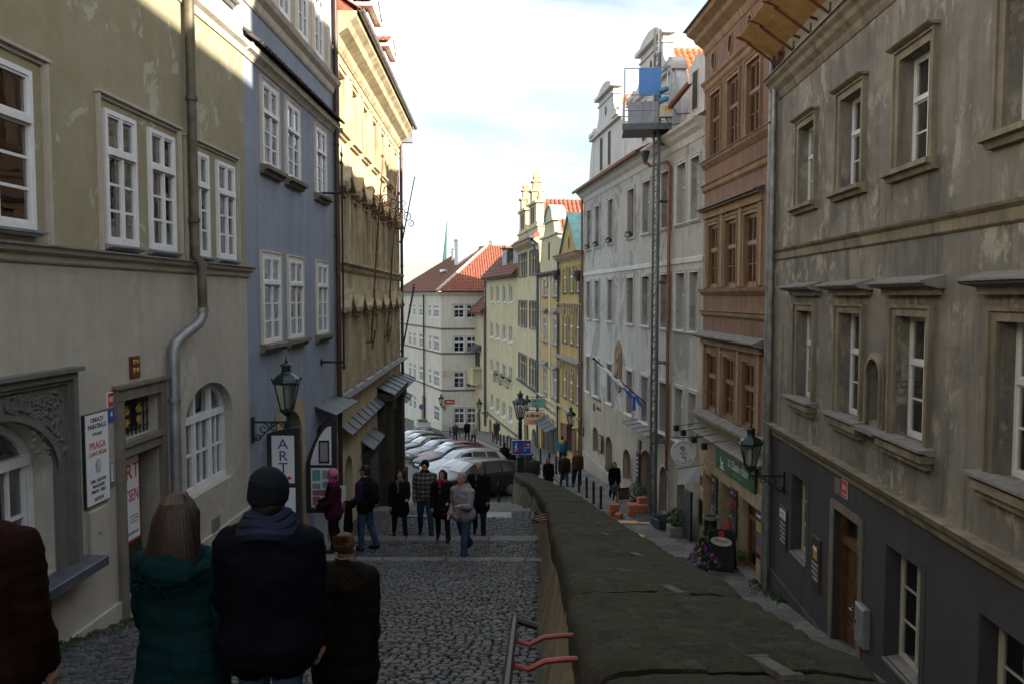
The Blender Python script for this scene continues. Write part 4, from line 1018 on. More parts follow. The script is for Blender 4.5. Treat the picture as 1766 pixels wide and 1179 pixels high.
RA.shell('grey_house', -8, 19.9, 5.3, 9)
for c in uc: window(RA, c, 2.04, 1.04, 1.74, 'white_paint', rec=.19, up=1, lo=2, tf=.62, sur='grey_trim', st=.17, head=.05, sill='grey_trim', sw=1.62, sout=.2, sth=.17, curtain=.95)
for c in lc: window(RA, c, -2.24, 1.06, 1.94, 'white_paint', rec=.20, up=1, lo=2, tf=.62, sur='grey_trim', st=.17, sill='slab', sw=1.7, sout=.26, sth=.08, curtain=None)
for c in lc:
    b = B(); RA.sbox(b, c - .82, c + .82, -.01, .2, -2.44, -2.33); RA.sbox(b, c - .76, c + .76, -.01, .12, -2.55, -2.44); RA.add(b, 'sill_moulding', 'grey_trim')
    b = B(); b.prism([(-.01, .13), (.06, .12), (.30, .17), (.30, .20), (.36, .205), (.36, .235), (-.01, .33)], 'x', c - 1.0, c + 1.0); RA.add(b, 'window_canopy', 'slab')
    b = B(); RA.sbox(b, c - .9, c + .9, -.01, .12, .03, .128); RA.add(b, 'canopy_moulding', 'grey_trim')
RA.band('string_course', 'grey_trim', -8, 19.92, [(.02, .90), (.05, .93), (.055, 1.08), (.12, 1.13), (.14, 1.17)])
RA.band('ground_cornice', 'grey_trim', -8, 19.92, [(.02, -3.47), (.06, -3.43), (.08, -3.33), (.16, -3.26), (.20, -3.18), (.22, -3.14)])
RA.band('eaves_cornice', 'grey_trim', -8, 20.0, [(.02, 4.84), (.05, 4.90), (.08, 5.0), (.18, 5.1), (.22, 5.2), (.30, 5.27), (.32, 5.34)])
RA.band('eaves_capping', 'lead_dark', -8, 20.02, [(.32, 5.341), (.36, 5.345), (.36, 5.37)])
RA.wall('attic_wall', 'olive_up', -8, 19.9, 5.25, 6.5, [], y=-.12)
RA.roof('tile_brown', -8, 19.9, 6.4, 9.3, 9.6, .05)
b = B(); RA.sbox(b, -8, 19.9, -.3, .05, 5.29, 5.345); RA.add(b, 'ledge', 'lead_dark')
RA.band('plinth', 'grey_paint', -8, 19.9, [(.045, -9), (.045, -6.9), (.02, -6.88)])
# niche between the lower windows
b = B(); pts = arch_pts(13.30, 13.86, -1.34, .28, 14); cx = 13.58
for sc_, d in ((1.42, .05), (1.2, .085)):
    pp = [(cx - .28 * sc_, -2.2)] + [(cx + (u - cx) * sc_, -1.34 + (z + 1.34) * sc_) for u, z in pts] + [(cx + .28 * sc_, -2.2)]; ii = [(13.30, -2.2)] + pts + [(13.86, -2.2)]
    for i in range(len(pp) - 1):
        b.add([(pp[i][0], d, pp[i][1]), (pp[i + 1][0], d, pp[i + 1][1]), (ii[i + 1][0], d, ii[i + 1][1]), (ii[i][0], d, ii[i][1]), (pp[i][0], -.01, pp[i][1]), (pp[i + 1][0], -.01, pp[i + 1][1]), (ii[i + 1][0], -.01, ii[i + 1][1]), (ii[i][0], -.01, ii[i][1])], [(0, 1, 2, 3), (0, 4, 5, 1), (3, 2, 6, 7)])
RA.add(b, 'niche_surround', 'grey_trim')
b = B(); RA.sbox(b, 13.2, 13.96, -.38, -.33, -2.3, -1.0); RA.add(b, 'niche_back', 'grey_paint')
b = B(); RA.sbox(b, 13.1, 14.05, -.01, .24, -2.33, -2.25); RA.add(b, 'niche_sill', 'slab')
# ground floor openings
for (a, c, p, q, *_r) in go:
    if p < -7: continue
    window(RA, (a + c) / 2, p, c - a, q - p, 'cream_paint', up=0, lo=3, cols=2, rec=.24, fw=.06)
    b = B(); RA.sbox(b, a - .16, a - .01, -.01, .012, p, q + .15); RA.sbox(b, c + .01, c + .16, -.01, .012, p, q + .15); RA.sbox(b, a - .01, c + .01, -.01, .012, q + .01, q + .15); RA.add(b, 'painted_surround', 'grey_paint')
    b = B(); b.prism([(-.3, p + .04), (.03, p - .01), (.03, p - .06), (-.3, p - .03)], 'x', a, c); RA.add(b, 'sill', 'slab')
b = B(); RA.sbox(b, 13.95, 14.12, -.3, .03, -7.6, -4.0); RA.sbox(b, 15.42, 15.60, -.3, .03, -7.6, -4.0); RA.sbox(b, 14.12, 15.42, -.3, .03, -4.14, -3.98); RA.add(b, 'door_frame', 'stone_grey')
b = B(); RA.sbox(b, 14.12, 15.42, -.30, -.24, -8, -4.75); RA.sbox(b, 14.12, 14.24, -.24, -.14, -8, -4.14); RA.sbox(b, 15.30, 15.42, -.24, -.14, -8, -4.14); RA.sbox(b, 14.24, 15.30, -.24, -.12, -4.80, -4.66)
for k in range(2):
    for z0, z1 in ((-5.5, -4.95), (-6.2, -5.62), (-6.8, -6.32)):
        a = 14.32 + k * .48; RA.sbox(b, a, a + .38, -.24, -.215, z0, z1); RA.sbox(b, a + .06, a + .32, -.215, -.20, z0 + .06, z1 - .06)
RA.sbox(b, 14.74, 14.80, -.24, -.20, -7.2, -4.8)
door = RA.add(b, 'door', 'door_wood')
b = B(); RA.sbox(b, 14.24, 15.30, -.22, -.215, -4.66, -4.16); RA.add(b, 'transom_pane', 'glass')
b = B(); b.tube([(14.86, -.2, -5.95), (14.86, -.12, -5.95), (14.72, -.12, -5.95)], .014, 6); RA.add(b, 'door_handle', 'steel')
b = B(); RA.sbox(b, 13.95, 15.6, -.3, .28, -8, -6.98); RA.add(b, 'door_step', 'slab')
for u0, u1, z0, z1, lab, top in ((18.42, 18.98, -6.02, -5.02, 'black menu board with white heading, nearer the drainpipe', 1), (16.1, 16.62, -6.15, -5.02, 'black chalk menu board with a beer picture beside the wooden door', 0)):
    t = thing('menu_board', lab, 'menu board', RA.W((u0 + u1) / 2, z0, .0), RA.root.rotation_euler.z); hw, h = (u1 - u0) / 2, z1 - z0
    b = B(); b.bev(-hw, hw, 0, .04, 0, h, .01); b.build('board', 'dark_wood', t)
    b = B(); b.box(-hw + .03, hw - .03, .04, .044, .03, h - .03); b.build('face', 'chalk_board', t)
    if top: b = B(); b.box(-hw + .05, hw - .05, .044, .048, h - .28, h - .06); b.build('heading', 'sign_white', t); scrib(t, -hw + .08, hw - .08, h - .17, .0485, 'ink_black', 2, .05, .08)
    else: b = B(); b.box(-.12, .12, .044, .048, h - .48, h - .2); p_ = b.build('picture', 'ink_gold', t); b = B(); b.box(-.11, .11, .049, .052, h - .29, h - .22); b.build('foam', 'ink_white', p_)
    for m_, q in (('ink_white', 0), ('chalk_print', .05), ('ink_grey', .025)): scrib(t, -hw + .06, hw - .06, (h - .40 if top else h - .58) - q, .0445, m_, 5 if top else 4, .026, .105)
t = thing('house_number_plate', 'red enamel plate numbered 194 above the wooden door', 'number plate', RA.W(14.92, -3.82, .0), RA.root.rotation_euler.z)
b = B(); b.bev(-.16, .16, 0, .012, 0, .34, .004); b.build('plate', 'ink_white', t)
b = B(); b.box(-.15, .15, .012, .0145, .01, .33); b.build('field', 'sign_red', t); link(text_mesh('194', .15, 'ink_white', sx=.85), 'numeral', t, (0, .0165, .15), TROT); link(text_mesh('MALA STRANA', .03, 'ink_white'), 'lettering', t, (0, .0165, .06), TROT)
b = B(); RA.sbox(b, 15.14, 15.42, -.01, .012, -3.84, -3.52); RA.add(b, 'old_number_plate', 'stone_grey')
t = thing('meter_cabinet', 'battered grey metal meter cabinet on the dark wall right of the door', 'cabinet', RA.W(13.80, -6.2, .0), RA.root.rotation_euler.z)
b = B(); b.bev(-.22, .22, 0, .10, 0, .72, .01); b.build('case', 'zinc', t)
b = B(); b.bev(-.19, .19, .10, .112, .03, .69, .006); b.build('door', 'steel', t)
b = B(); b.box(.12, .15, .112, .122, .34, .4); b.build('lock', 'iron_black', t)
downpipe(RA, 19.72, -7.9, 5.1, 'galv_pipe', .06, .14); 
b = B(); b.tube([(20.05, .10, -7.9), (20.05, .10, 6.0)], .055, 10)
for z in (-6, -4, -2, 0, 2, 4): b.tube([(20.05, .1, z), (20.05, .1, z + .06)], .068, 10)
RA.add(b, 'downpipe', 'stain_pipe', smooth=True)
b = B(); b.tube([(20.05, .1, 5.8), (20.05, .16, 6.0), (20.0, .3, 6.25), (19.95, .32, 6.6)], .075, 10); RA.add(b, 'pipe_bend', 'galv_pipe', smooth=True)
# unseen roof block, added to throw shade on the blue house
b = B(); RA.sbox(b, 3.8, 7.9, -6.2, -3.4, 7.6, 11.2); RA.add(b, 'shade_block', 'grey_house')
b = B(); b.prism([(-3.1, 11.15), (-3.1, 11.25), (-4.8, 12.0), (-6.5, 11.25), (-6.5, 11.15)], 'x', 3.6, 8.1); RA.add(b, 'dormer_roof', 'tile_brown')  # pitched cap of the same added block
# plank platform on red brackets along the eaves
t = thing('work_platform', 'yellow plank platform on red steel brackets projecting from the grey eaves', 'platform', RA.W(15.6, 5.6, .0), RA.root.rotation_euler.z)
MP = Matrix.Translation((0, .12, .35)) @ Matrix.Rotation(R(28), 4, 'X')
for k in range(3):
    for j in range(3):
        x0 = -1.9 + j * 2.12; b = B(); b.bev(x0, x0 + 2.1, k * .33, k * .33 + .322, 0, .04, .006, MP); b.build('plank', 'board_wood', t)
for k in range(6):
    x = -1.75 + k * 1.2
    b = B(); b.tube([(x, -.45, .28), MP @ Vector((x, 1.05, -.035))], .03, 6); b.tube([(x, -.45, -.25), MP @ Vector((x, .75, -.04))], .03, 6); b.tube([(x, .02, -.3), (x, .02, .32)], .026, 6); b.build('bracket', 'rust_red', t)
b = B(); b.tube([(-1.9, .0, .0), (4.4, .0, .0)], .026, 6); b.build('rail', 'rust_red', t)

# ---------------------------------------------------------------- right: brown house with the cafe
RB = House('brown_house', 'narrow reddish-brown house with timber windows above a cafe', 'house', 6.6, 19.9, -.045, 1, 1, 6.21, -7.8)
cs = [1.72, 3.42, 5.12]
r1 = [(c - .52, c + .52, 4.35, 6.38) for c in cs]; r2 = [(c - .52, c + .52, .30, 2.27) for c in cs]; r3 = [(c - .52, c + .52, -3.60, -1.78) for c in cs]
ov = [(c - .17, c + .17, 7.18, 7.70, .25, .2) for c in (2.1, 3.75, 5.42)]
RB.wall('wall', 'brown_wall', .004, 6.2, -4.0, 8.3, r1 + r2 + r3 + ov, depth=.26)
sd = [(.85, 2.15, -7.6, -5.66), (2.85, 3.95, -8.6, -5.62), (4.95, 5.75, -8.7, -5.75)]
RB.wall('shop_wall', 'shop_cream', .004, 6.2, -9.2, -4.0, sd, depth=.34)
RB.shell('brown_wall', .01, 6.2, 8.3, 9.4); RB.roof('tile_brown', 0, 6.2, 8.6, 11.2, 9.4, .2)
for (a, c, p, q) in r1 + r2 + r3: window(RB, (a + c) / 2, p, c - a, q - p, 'brown_wood', rec=.05, fw=.07, up=1, lo=2, tf=.60, sur='brown_trim', st=.14, curtain=.9)
for c in (2.1, 3.75, 5.42):
    b = B(); pts = [(c + .24 * math.cos(a), 7.44 + .33 * math.sin(a)) for a in [i * math.pi / 10 for i in range(20)]]; pi_ = [(c + .165 * math.cos(a), 7.44 + .25 * math.sin(a)) for a in [i * math.pi / 10 for i in range(20)]]
    for i in range(20): j = (i + 1) % 20; b.add([(pts[i][0], .03, pts[i][1]), (pts[j][0], .03, pts[j][1]), (pi_[j][0], .03, pi_[j][1]), (pi_[i][0], .03, pi_[i][1]), (pts[i][0], -.01, pts[i][1]), (pts[j][0], -.01, pts[j][1])], [(0, 1, 2, 3), (0, 4, 5, 1)])
    o_ = RB.add(b, 'oval_window', 'brown_trim')
    g = B(); RB.sbox(g, c - .2, c + .2, -.16, -.15, 7.1, 7.75); RB.add(g, 'pane', 'interior', o_)
RB.band('main_cornice', 'brown_trim', -.05, 6.35, [(.02, 7.85), (.06, 7.92), (.10, 8.06), (.34, 8.22), (.40, 8.34), (.62, 8.46), (.66, 8.58)])
RB.band('cornice_capping', 'lead_dark', -.05, 6.4, [(.66, 8.581), (.74, 8.585), (.74, 8.62)])
RB.band('attic_cornice', 'brown_trim', 0, 6.25, [(.02, 6.62), (.07, 6.68), (.09, 6.78), (.16, 6.84), (.18, 6.90)])
RB.band('upper_sill_course', 'brown_trim', 0, 6.25, [(.02, 4.13), (.06, 4.17), (.14, 4.25), (.17, 4.33)])
RB.band('flashing', 'lead_dark', 0, 6.26, [(.17, 4.335), (.20, 4.337), (.20, 4.36)])
RB.band('upper_string', 'brown_trim', 0, 6.25, [(.02, 3.38), (.08, 3.44), (.10, 3.56), (.15, 3.60)])
RB.band('lower_sill_course', 'brown_trim', 0, 6.25, [(.02, .04), (.06, .08), (.14, .16), (.18, .26)])
RB.band('lower_string', 'brown_trim', 0, 6.25, [(.02, -.62), (.08, -.56), (.10, -.46), (.15, -.43)])
b = B(); RB.sbox(b, .85, 6.15, -.01, .08, 2.52, 2.74); RB.sbox(b, .8, 6.2, -.01, .2, 2.74, 2.80); RB.add(b, 'window_hood', 'brown_trim')
b = B(); b.prism([(-.01, 2.80), (.30, 2.80), (.30, 2.83), (-.01, 2.92)], 'x', .75, 6.24); RB.add(b, 'hood_capping', 'lead_dark')
for u in (.95, 2.57, 4.27, 5.95): b = B(); RB.sbox(b, u - .12, u + .12, -.01, .06, .3, 2.5); RB.add(b, 'pilaster', 'brown_trim'); b = B(); RB.sbox(b, u - .12, u + .12, -.01, .06, -3.6, -1.5); RB.add(b, 'pilaster', 'brown_trim')
b = B(); b.prism([(-.01, -1.34), (.28, -1.30), (.36, -1.24), (.36, -1.20), (-.01, -1.08)], 'x', .5, 6.22); RB.add(b, 'window_canopy', 'slab')
b = B(); RB.sbox(b, .7, 6.1, -.01, .12, -1.5, -1.34); RB.add(b, 'canopy_moulding', 'brown_trim')
for k in range(4): b = B(); a = .45 + k * 1.45; b.prism([(-.01, -3.66), (.34, -3.74), (.34, -3.82), (-.01, -3.8)], 'x', a, a + 1.42); RB.add(b, 'sill_slab', 'slab')
RB.band('shop_cornice', 'shop_cream', .1, 6.3, [(.02, -4.2), (.10, -4.1), (.22, -3.95), (.26, -3.85)])
for k in range(5): b = B(); a = .2 + k * 1.26; b.prism([(-.01, -4.24), (.36, -4.38), (.36, -4.42), (-.01, -4.30)], 'x', a, a + 1.24); RB.add(b, 'canopy_slab', 'slab')
# rusticated blocks of the shop front
for r_, z in enumerate([-8.2 + .38 * i for i in range(9)]):
    for (a, c) in ((.05, .82), (2.18, 2.82), (3.98, 4.92), (5.78, 6.18)):
        if z + .36 > -5.2: continue
        b = B(); bx = .03 * (r_ % 2); b.bev(a + bx, c - bx, -.01, .045, z, z + .355, .02); RB.add(b, 'block', 'shop_cream')
for k in range(15):
    a = .1 + k * .41; b = B(); b.bev(a, a + .385, -.01, .045, -5.6, -5.22, .02); RB.add(b, 'block', 'shop_cream')
b = B(); RB.sbox(b, .85, 2.15, -.36, -.30, -8, -5.5); RB.sbox(b, 2.85, 3.95, -.36, -.3, -9, -5.5); RB.sbox(b, 4.95, 5.75, -.36, -.3, -9, -5.5); RB.add(b, 'inner_door', 'door_wood')
window(RB, 1.5, -7.55, 1.28, 1.86, 'brown_wood', up=1, lo=1, tf=.75, rec=.2)
b = B(); RB.sbox(b, .75, 2.25, -.3, .2, -7.68, -7.56); RB.add(b, 'shop_sill', 'slab')
b = B(); RB.sbox(b, 5.87, 6.08, .046, .06, -6.2, -5.9); RB.sbox(b, 5.82, 6.12, .046, .08, -7.5, -6.7); RB.add(b, 'letter_box', 'iron_black')
downpipe(RB, .12, -8.2, 8.0, 'galv_pipe', .06, .12)
# cafe fascia
t = thing('cafe_sign', 'green fascia sign with a white coffee cup over the cafe', 'sign', RB.W(2.6, -5.22, .05), RB.root.rotation_euler.z)
b = B(); b.bev(-1.7, 1.7, 0, .05, 0, .66, .006); b.build('board', 'sign_green', t)
link(text_mesh('U Zlaté růže', .34, 'ink_white', sx=.95), 'lettering', t, (-.35, .0525, .27), TROT); link(text_mesh('Golden Rose Café', .13, 'ink_grey', sx=.9), 'lettering', t, (-.35, .0525, .09), TROT)
b = B()
for k in range(2): scroll(b, (1.05 - k * .02, .40 - k * .14), .2 - .05 * k, .55, -2.6, 1, lambda p, q: (p, .055, q), .025, 14)
b.box(.85, 1.25, .05, .058, .06, .1); b.build('cup', 'ink_white', t)
for u in (6.6, 5.2, 4.0, 2.9):
    t = thing('spotlight', {6.6: 'small black spotlight on an arm at the far end of the cafe canopy', 5.2: 'black spotlight over the round cafe sign', 4.0: 'black spotlight left of the green fascia sign', 2.9: 'black spotlight in front of the green fascia sign'}[u], 'spotlight', RB.W(min(u, 6.1), -4.25, .1), RB.root.rotation_euler.z, 'spotlights over the cafe')
    b = B(); b.tube([(0, 0, .1), (0, .75, .0)], .012, 5); b.build('arm', 'iron_black', t)
    b = B(); b.box(-.09, .09, .70, .86, -.16, .02); b.build('head', 'iron_black', t)
t = thing('round_sign', 'round white hanging sign with a brown rose on the cafe corner', 'sign', RB.W(5.9, -5.55, .1), RB.root.rotation_euler.z)
b = B(); b.prism([(.58 + .42 * math.cos(a), .45 + .42 * math.sin(a)) for a in [i * math.pi / 14 for i in range(28)]], 'x', -.02, .02); b.build('disc', 'sign_white', t)
b = B(); b.tube([(0, -.1, .95), (0, 1.0, .95)], .016, 6); b.tube([(0, .58, .95), (0, .58, .87)], .012, 6); b.build('bracket', 'iron_black', t)
for dx in (-.024,):
    b = B(); P = lambda p, q: (dx, p, q)
    b.tube([P(.50, .15), P(.56, .32), P(.60, .5)], .01, 5); scroll(b, (.61, .58), .09, 1.5, 0, 1, P, .016, 14); [b.ball(P(p, q), (.006, .045, .02), 6) for p, q in ((.5, .42), (.66, .42), (.52, .28), (.62, .3))]
    b.build('rose', 'ink_brown', t)
rot = (R(90), 0, R(-90))
for txt, up in (('Kavárna U Zlaté Růže', 1), ('Golden Rose Café', 0)):
    n = len(txt)
    for i, ch in enumerate(txt):
        if ch == ' ': continue
        f_ = (i - (n - 1) / 2) * .105; a = math.pi / 2 - f_ if up else -math.pi / 2 + f_; q = .325 if up else .375
        o_ = link(text_mesh(ch, .085, 'ink_brown'), 'lettering', t); o_.matrix_local = Matrix(((0, 0, -1, -.0215), (-math.cos(a - math.pi / 2) if up else -math.cos(a + math.pi / 2), math.sin(a - math.pi / 2) if up else math.sin(a + math.pi / 2), 0, .58 - q * math.cos(a)), (math.sin(a - math.pi / 2) if up else math.sin(a + math.pi / 2), math.cos(a - math.pi / 2) if up else math.cos(a + math.pi / 2), 0, .45 + q * math.sin(a)), (0, 0, 0, 1)))
t = thing('cafe_banner', 'small tilted white cloth banner with red writing under the round sign', 'banner', RB.W(5.75, -6.1, .05), RB.root.rotation_euler.z)
b = B(); vs = []
for i in range(7):
    for j in range(5): vs.append((.02 * math.sin(i * 1.3 + j), .12 + .72 * i / 6, .08 + .5 * j / 4 - .12 * i / 6))
b.add(vs, [(i * 5 + j, i * 5 + j + 1, i * 5 + j + 6, i * 5 + j + 5) for i in range(6) for j in range(4)]); b.build('cloth', 'sign_white', t, smooth=True)
b = B(); b.tube([(0, 0, .62), (0, .9, .48)], .012, 6); b.build('pole', 'iron_black', t)
o_ = scrib(t, -.3, .3, 0, -.035, 'ink_red', 4, .05, .1); o_.location = (0, .48, .38); o_.rotation_euler = (0, R(-9), R(-90))
o_.rotation_euler = (R(-9), 0, R(90))
# print boards between the openings
for u, z0, z1, w_, lab, m2 in ((4.5, -6.9, -5.55, .62, 'black poster board with pictures, farthest on the cafe front', 'chalk_print'), (2.62, -6.9, -5.5, .60, 'black poster board with a red cup between the two garlands', 'sign_red'), (.50, -6.85, -5.6, .58, 'dark poster board with an orange picture nearest the drainpipe', 'ink_gold')):
    t = thing('menu_board', lab, 'menu board', RB.W(u, z0, .05), RB.root.rotation_euler.z); h = z1 - z0; hw = w_ / 2
    b = B(); b.bev(-hw, hw, 0, .04, 0, h, .008); b.build('board', 'chalk_board', t)
    b = B(); b.box(-hw + .06, hw - .06, .04, .044, h * .55, h * .78); b.build('picture', m2, t)
    b = B(); b.box(-hw + .08, hw - .08, .04, .044, h * .1, h * .3); b.build('picture', 'chalk_print' if m2 != 'chalk_print' else 'ink_grey', t)
    scrib(t, -hw + .06, hw - .06, h * .86, .0445, 'ink_white', 1, .1); scrib(t, -hw + .06, hw - .06, h * .48, .0445, 'ink_grey', 4, .045, h * .05)
def garland(u, lab):
    t = thing('garland', lab, 'garland', RB.W(u, -7.4, .08), RB.root.rotation_euler.z, 'fir garlands on the cafe'); b = B(); n = 620
    for i in range(n):
        z = rnd(.35, 1.85); a = rnd(0, 6.28); q = .05 + .14 * (1 - abs(z - 1.0) / 1.3); x, y = q * math.cos(a) * rnd(.3, 1), abs(q * math.sin(a)) * rnd(.3, 1); l = rnd(.07, .13); dz = rnd(-.09, .05)
        dx, dy = x / q * l, y / q * l; b.sh = random.random() * .9 + .05
        b.add([(x - .008, y, z), (x + .008, y, z + .012), (x + dx + .004, y + dy, z + dz), (x + dx - .004, y + dy, z + dz + .008)], [(0, 1, 2, 3)])
    b.build('fir_twigs', 'fir', t, recalc=False)
    for k in range(7):
        b = B(); b.ball((rnd(-.15, .15), rnd(.12, .22), .4 + k * .2), .035, 8); b.build('bauble', random.choice(('ink_red', 'ink_gold', 'hook_red')), t, smooth=True)
    return t
garland(4.10, 'dark fir garland down the far jamb of the cafe doorway'); g = garland(2.35, 'dark fir garland with a red bow beside the cafe window')
b = B()
for sg in (-1, 1): b.prism([(0, .9), (sg * .16, 1.02), (sg * .16, .82)], 'y', .22, .26); b.prism([(0, .9), (sg * .12, .55), (sg * .05, .55)], 'y', .22, .25)
b.build('bow', 'sign_red', g)
# ---------------------------------------------------------------- right: white house under repair
RC = House('white_house', 'long white house under repair with two curved gables and flaking plaster', 'house', 6.32, 26.1, -.12, 1, 1, 19.04, -8.9)
ws = [(17.5, .62), (15.45, .62), (12.6, .62), (8.95, .68), (6.55, .68), (4.05, .64), (2.25, .6), (.85, .55)]
t1 = [(c - w_ / 1.25, c + w_ / 1.25, 2.62, 4.72) for c, w_ in ws]; t2 = [(c - w_ / 1.25, c + w_ / 1.25, -1.18, .85) for c, w_ in ws]; t3 = [(c - w_ / 1.3, c + w_ / 1.3, -5.2, -3.27) for c, w_ in ws]
RC.wall('wall', 'white_house', .004, 19.04, -5.3, 5.6, t1 + t2 + t3, depth=.34)
gd = [(14.95, 16.2, -8.25, -6.88, .35, .3), (11.95, 13.3, -11, -6.85, .5, .35), (8.55, 9.9, -8.3, -6.85, .5, .3), (5.35, 7.0, -11, -6.3, .5, .5), (3.45, 4.4, -8.3, -6.5, .4, .3), (1.35, 2.3, -11, -6.55, .4, .3)]
RC.wall('ground_floor_wall', 'white_base', .004, 19.04, -12, -5.3, gd, depth=.32)
RC.shell('white_house', .01, 19.04, 5.9, 11)
for k, (a, c, p, q) in enumerate(t1 + t2 + t3):
    window(RC, (a + c) / 2, p, c - a, q - p, 'brown_wood' if k % 8 in (0, 2, 3) else 'grey_white_paint', rec=.2, up=1, lo=2, tf=.62, sur='gable_white', st=.12, sill='gable_white', sw=c - a + .3, sout=.12, sth=.1, curtain=.95 if k % 2 else None)
RC.band('eaves_cornice', 'gable_white', -.02, 19.1, [(.03, 5.28), (.06, 5.36), (.10, 5.5), (.24, 5.62), (.30, 5.72), (.42, 5.82), (.44, 5.9)])
RC.band('string_course', 'gable_white', 0, 19.06, [(.02, 1.18), (.045, 1.2), (.045, 1.36), (.02, 1.38)])
RC.band('plinth', 'white_base', 0, 19.06, [(.05, -12), (.05, -8.75), (.02, -8.7)])
b = B(); tiles(b, (-.02, .62, 5.86), (1, 0, 0), (0, -1, .5), [(6.2, 0), (19.1, 0), (19.1, .8), (6.2, .8)], .2, .3); stuff(RC.add(b, 'eaves_tiles', 'tile_red'))
gutter(RC, 6.0, 19.1, 5.86, 'copper_pipe', .6, .07)
for (a, c, p, q, *r_) in gd:
    b = B(); pts = arch_pts(a, c, q - r_[0], r_[0], 10); cx = (a + c) / 2
    pp = [(a - .12, p)] + [(cx + (u - cx) * 1.2, q - r_[0] + (z - q + r_[0]) * 1.28) for u, z in pts] + [(c + .12, p)]; ii = [(a, p)] + pts + [(c, p)]
    for i in range(len(pp) - 1): b.add([(pp[i][0], .035, pp[i][1]), (pp[i + 1][0], .035, pp[i + 1][1]), (ii[i + 1][0], .035, ii[i + 1][1]), (ii[i][0], .035, ii[i][1]), (pp[i][0], -.01, pp[i][1]), (pp[i + 1][0], -.01, pp[i + 1][1])], [(0, 1, 2, 3), (0, 4, 5, 1)])
    RC.add(b, 'arch_surround', 'white_base' if a > 5 else 'white_house')
    b = B(); RC.sbox(b, a - .05, c + .05, -.42, -.34, p, q)
    if p < -10:
        for k in range(4): RC.sbox(b, a + (c - a) * (k + .1) / 4, a + (c - a) * (k + .9) / 4, -.34, -.32, p, q - .3)
    RC.add(b, 'door' if p < -10 else 'shutter', 'door_wood' if a < 12 else 'interior')
# stone portal of the wide doorway with its slab canopy
b = B()
for k in range(8):
    z = -9.2 + k * .4
    for a in (4.95, 7.02): b.bev(a + .02 * (k % 2), a + .38 - .02 * (k % 2), -.01, .09, z, z + .37, .02)
RC.add(b, 'portal', 'stone_grey')
pent(RC, 4.2, 7.7, -5.35, .7, 'slab', 4, .12, 'canopy')
# gables: a stepped, scrolled outline, thick, with copings and a tiled roof behind
def gable(cx, hb, hs_, ht, z0, zs1, zt, lab=''):
    P = [(-hb, z0)]
    for k in range(7): t = k / 6; P.append((-hb + (hb - hs_) * (.35 * t + .65 * t ** 3) , z0 + (zs1 - z0) * t))
    P.append((-hs_ + .06, zs1 + .05))
    for k in range(7): a = math.pi / 2 * k / 6; P.append((-hs_ + .1 + (hs_ - ht - .1) * math.sin(a), zs1 + .3 + (zt - zs1 - .95) * (1 - math.cos(a))))
    P.append((-ht, zt - .35)); P.append((-ht, zt))
    P = P + [(-x, z) for x, z in reversed(P)]
    b = B(); b.prism(P, 'y', -.42, -.005, Matrix.Translation((cx, 0, 0))); return RC.add(b, 'gable', 'gable_white')
for cx in (13.85, 6.2):
    gable(cx, 3.85, 3.0, 1.55, 5.85, 8.35, 10.1)
    b = B()
    for (hw, z, h, d) in ((3.15, 8.3, .14, .16), (1.75, 10.05, .16, .2), (1.62, 9.72, .07, .06)):
        b.box(cx - hw, cx + hw, -.44, d, z, z + h)
    for sg in (-1, 1): b.box(cx + sg * 2.45 - .5, cx + sg * 2.45 + .5, -.46, .22, 8.44, 8.62); b.prism([(-.5, 8.62), (.5, 8.62), (.3, 8.82), (0, 8.9), (-.3, 8.82)], 'y', -.42, .05, Matrix.Translation((cx + sg * 2.45, 0, 0)))
    b.prism([(-1.6, 10.21), (1.6, 10.21), (.9, 10.5), (0, 10.62), (-.9, 10.5)], 'y', -.4, .1, Matrix.Translation((cx, 0, 0)))
    RC.add(b, 'gable_coping', 'gable_white')
    for q in (-.85, .85):
        b = B(); b.box(-.32, .32, -.01, .02, -.02, 1.72); b.box(-.27, .27, .02, .022, .03, 1.66)
        w0 = RC.put(b.mesh('window', ['white_trim']), 'window', cx + q, .0, 6.42)
        b = B(); b.box(-.27, .27, .022, .026, .04, 1.65); b.build('pane', 'interior', w0)
    b = B(); b.prism([(.14 * math.cos(i * math.pi / 8), .24 * math.sin(i * math.pi / 8)) for i in range(16)], 'y', -.003, .012); RC.put(b.mesh('oval_window', 'interior'), 'oval_window', cx, 0, 9.25)
    b = B(); b.prism([(-3.7, 6.0), (0, 10.0), (3.7, 6.0)], 'y', -7.5, -.43, Matrix.Translation((cx, 0, 0))); RC.add(b, 'gable_roof', 'tile_orange')
    b = B()
    for sg in (-1, 1): tiles(b, (cx + sg * 3.7, -.43, 6.02), (0, -1, 0), (-sg * 3.7, 0, 4.0), [(0, 0), (7.0, 0), (7.0, 5.4), (0, 5.4)], .24, .36, .06, .04)
    stuff(RC.add(b, 'gable_tiles', 'tile_orange'))
    b = B()
    for k in range(16): b.tube([(cx, -.5 - k * .43, 10.03), (cx, -.5 - (k + 1) * .43, 10.03)], [.13, .11], 8)
    RC.add(b, 'ridge_tiles', 'ridge_pale')
b = B(); b.prism([(.15, 5.85), (2.0, 5.85), (1.95, 6.2), (1.62, 6.5), (1.62, 7.5), (1.8, 7.8), (.9, 8.15), (.15, 7.95)], 'y', -.42, -.006); RC.add(b, 'dormer_wall', 'gable_white')
b = B(); b.box(-.3, .3, -.02, .02, 0, 1.35); w0 = RC.put(b.mesh('window', 'white_trim'), 'window', 1.0, 0, 6.3)
b = B(); b.box(-.24, .24, .02, .025, .05, 1.3); b.build('pane', 'interior', w0)
RC.roof('tile_red', 0, 19.04, 5.9, 9.4, 11, .3)
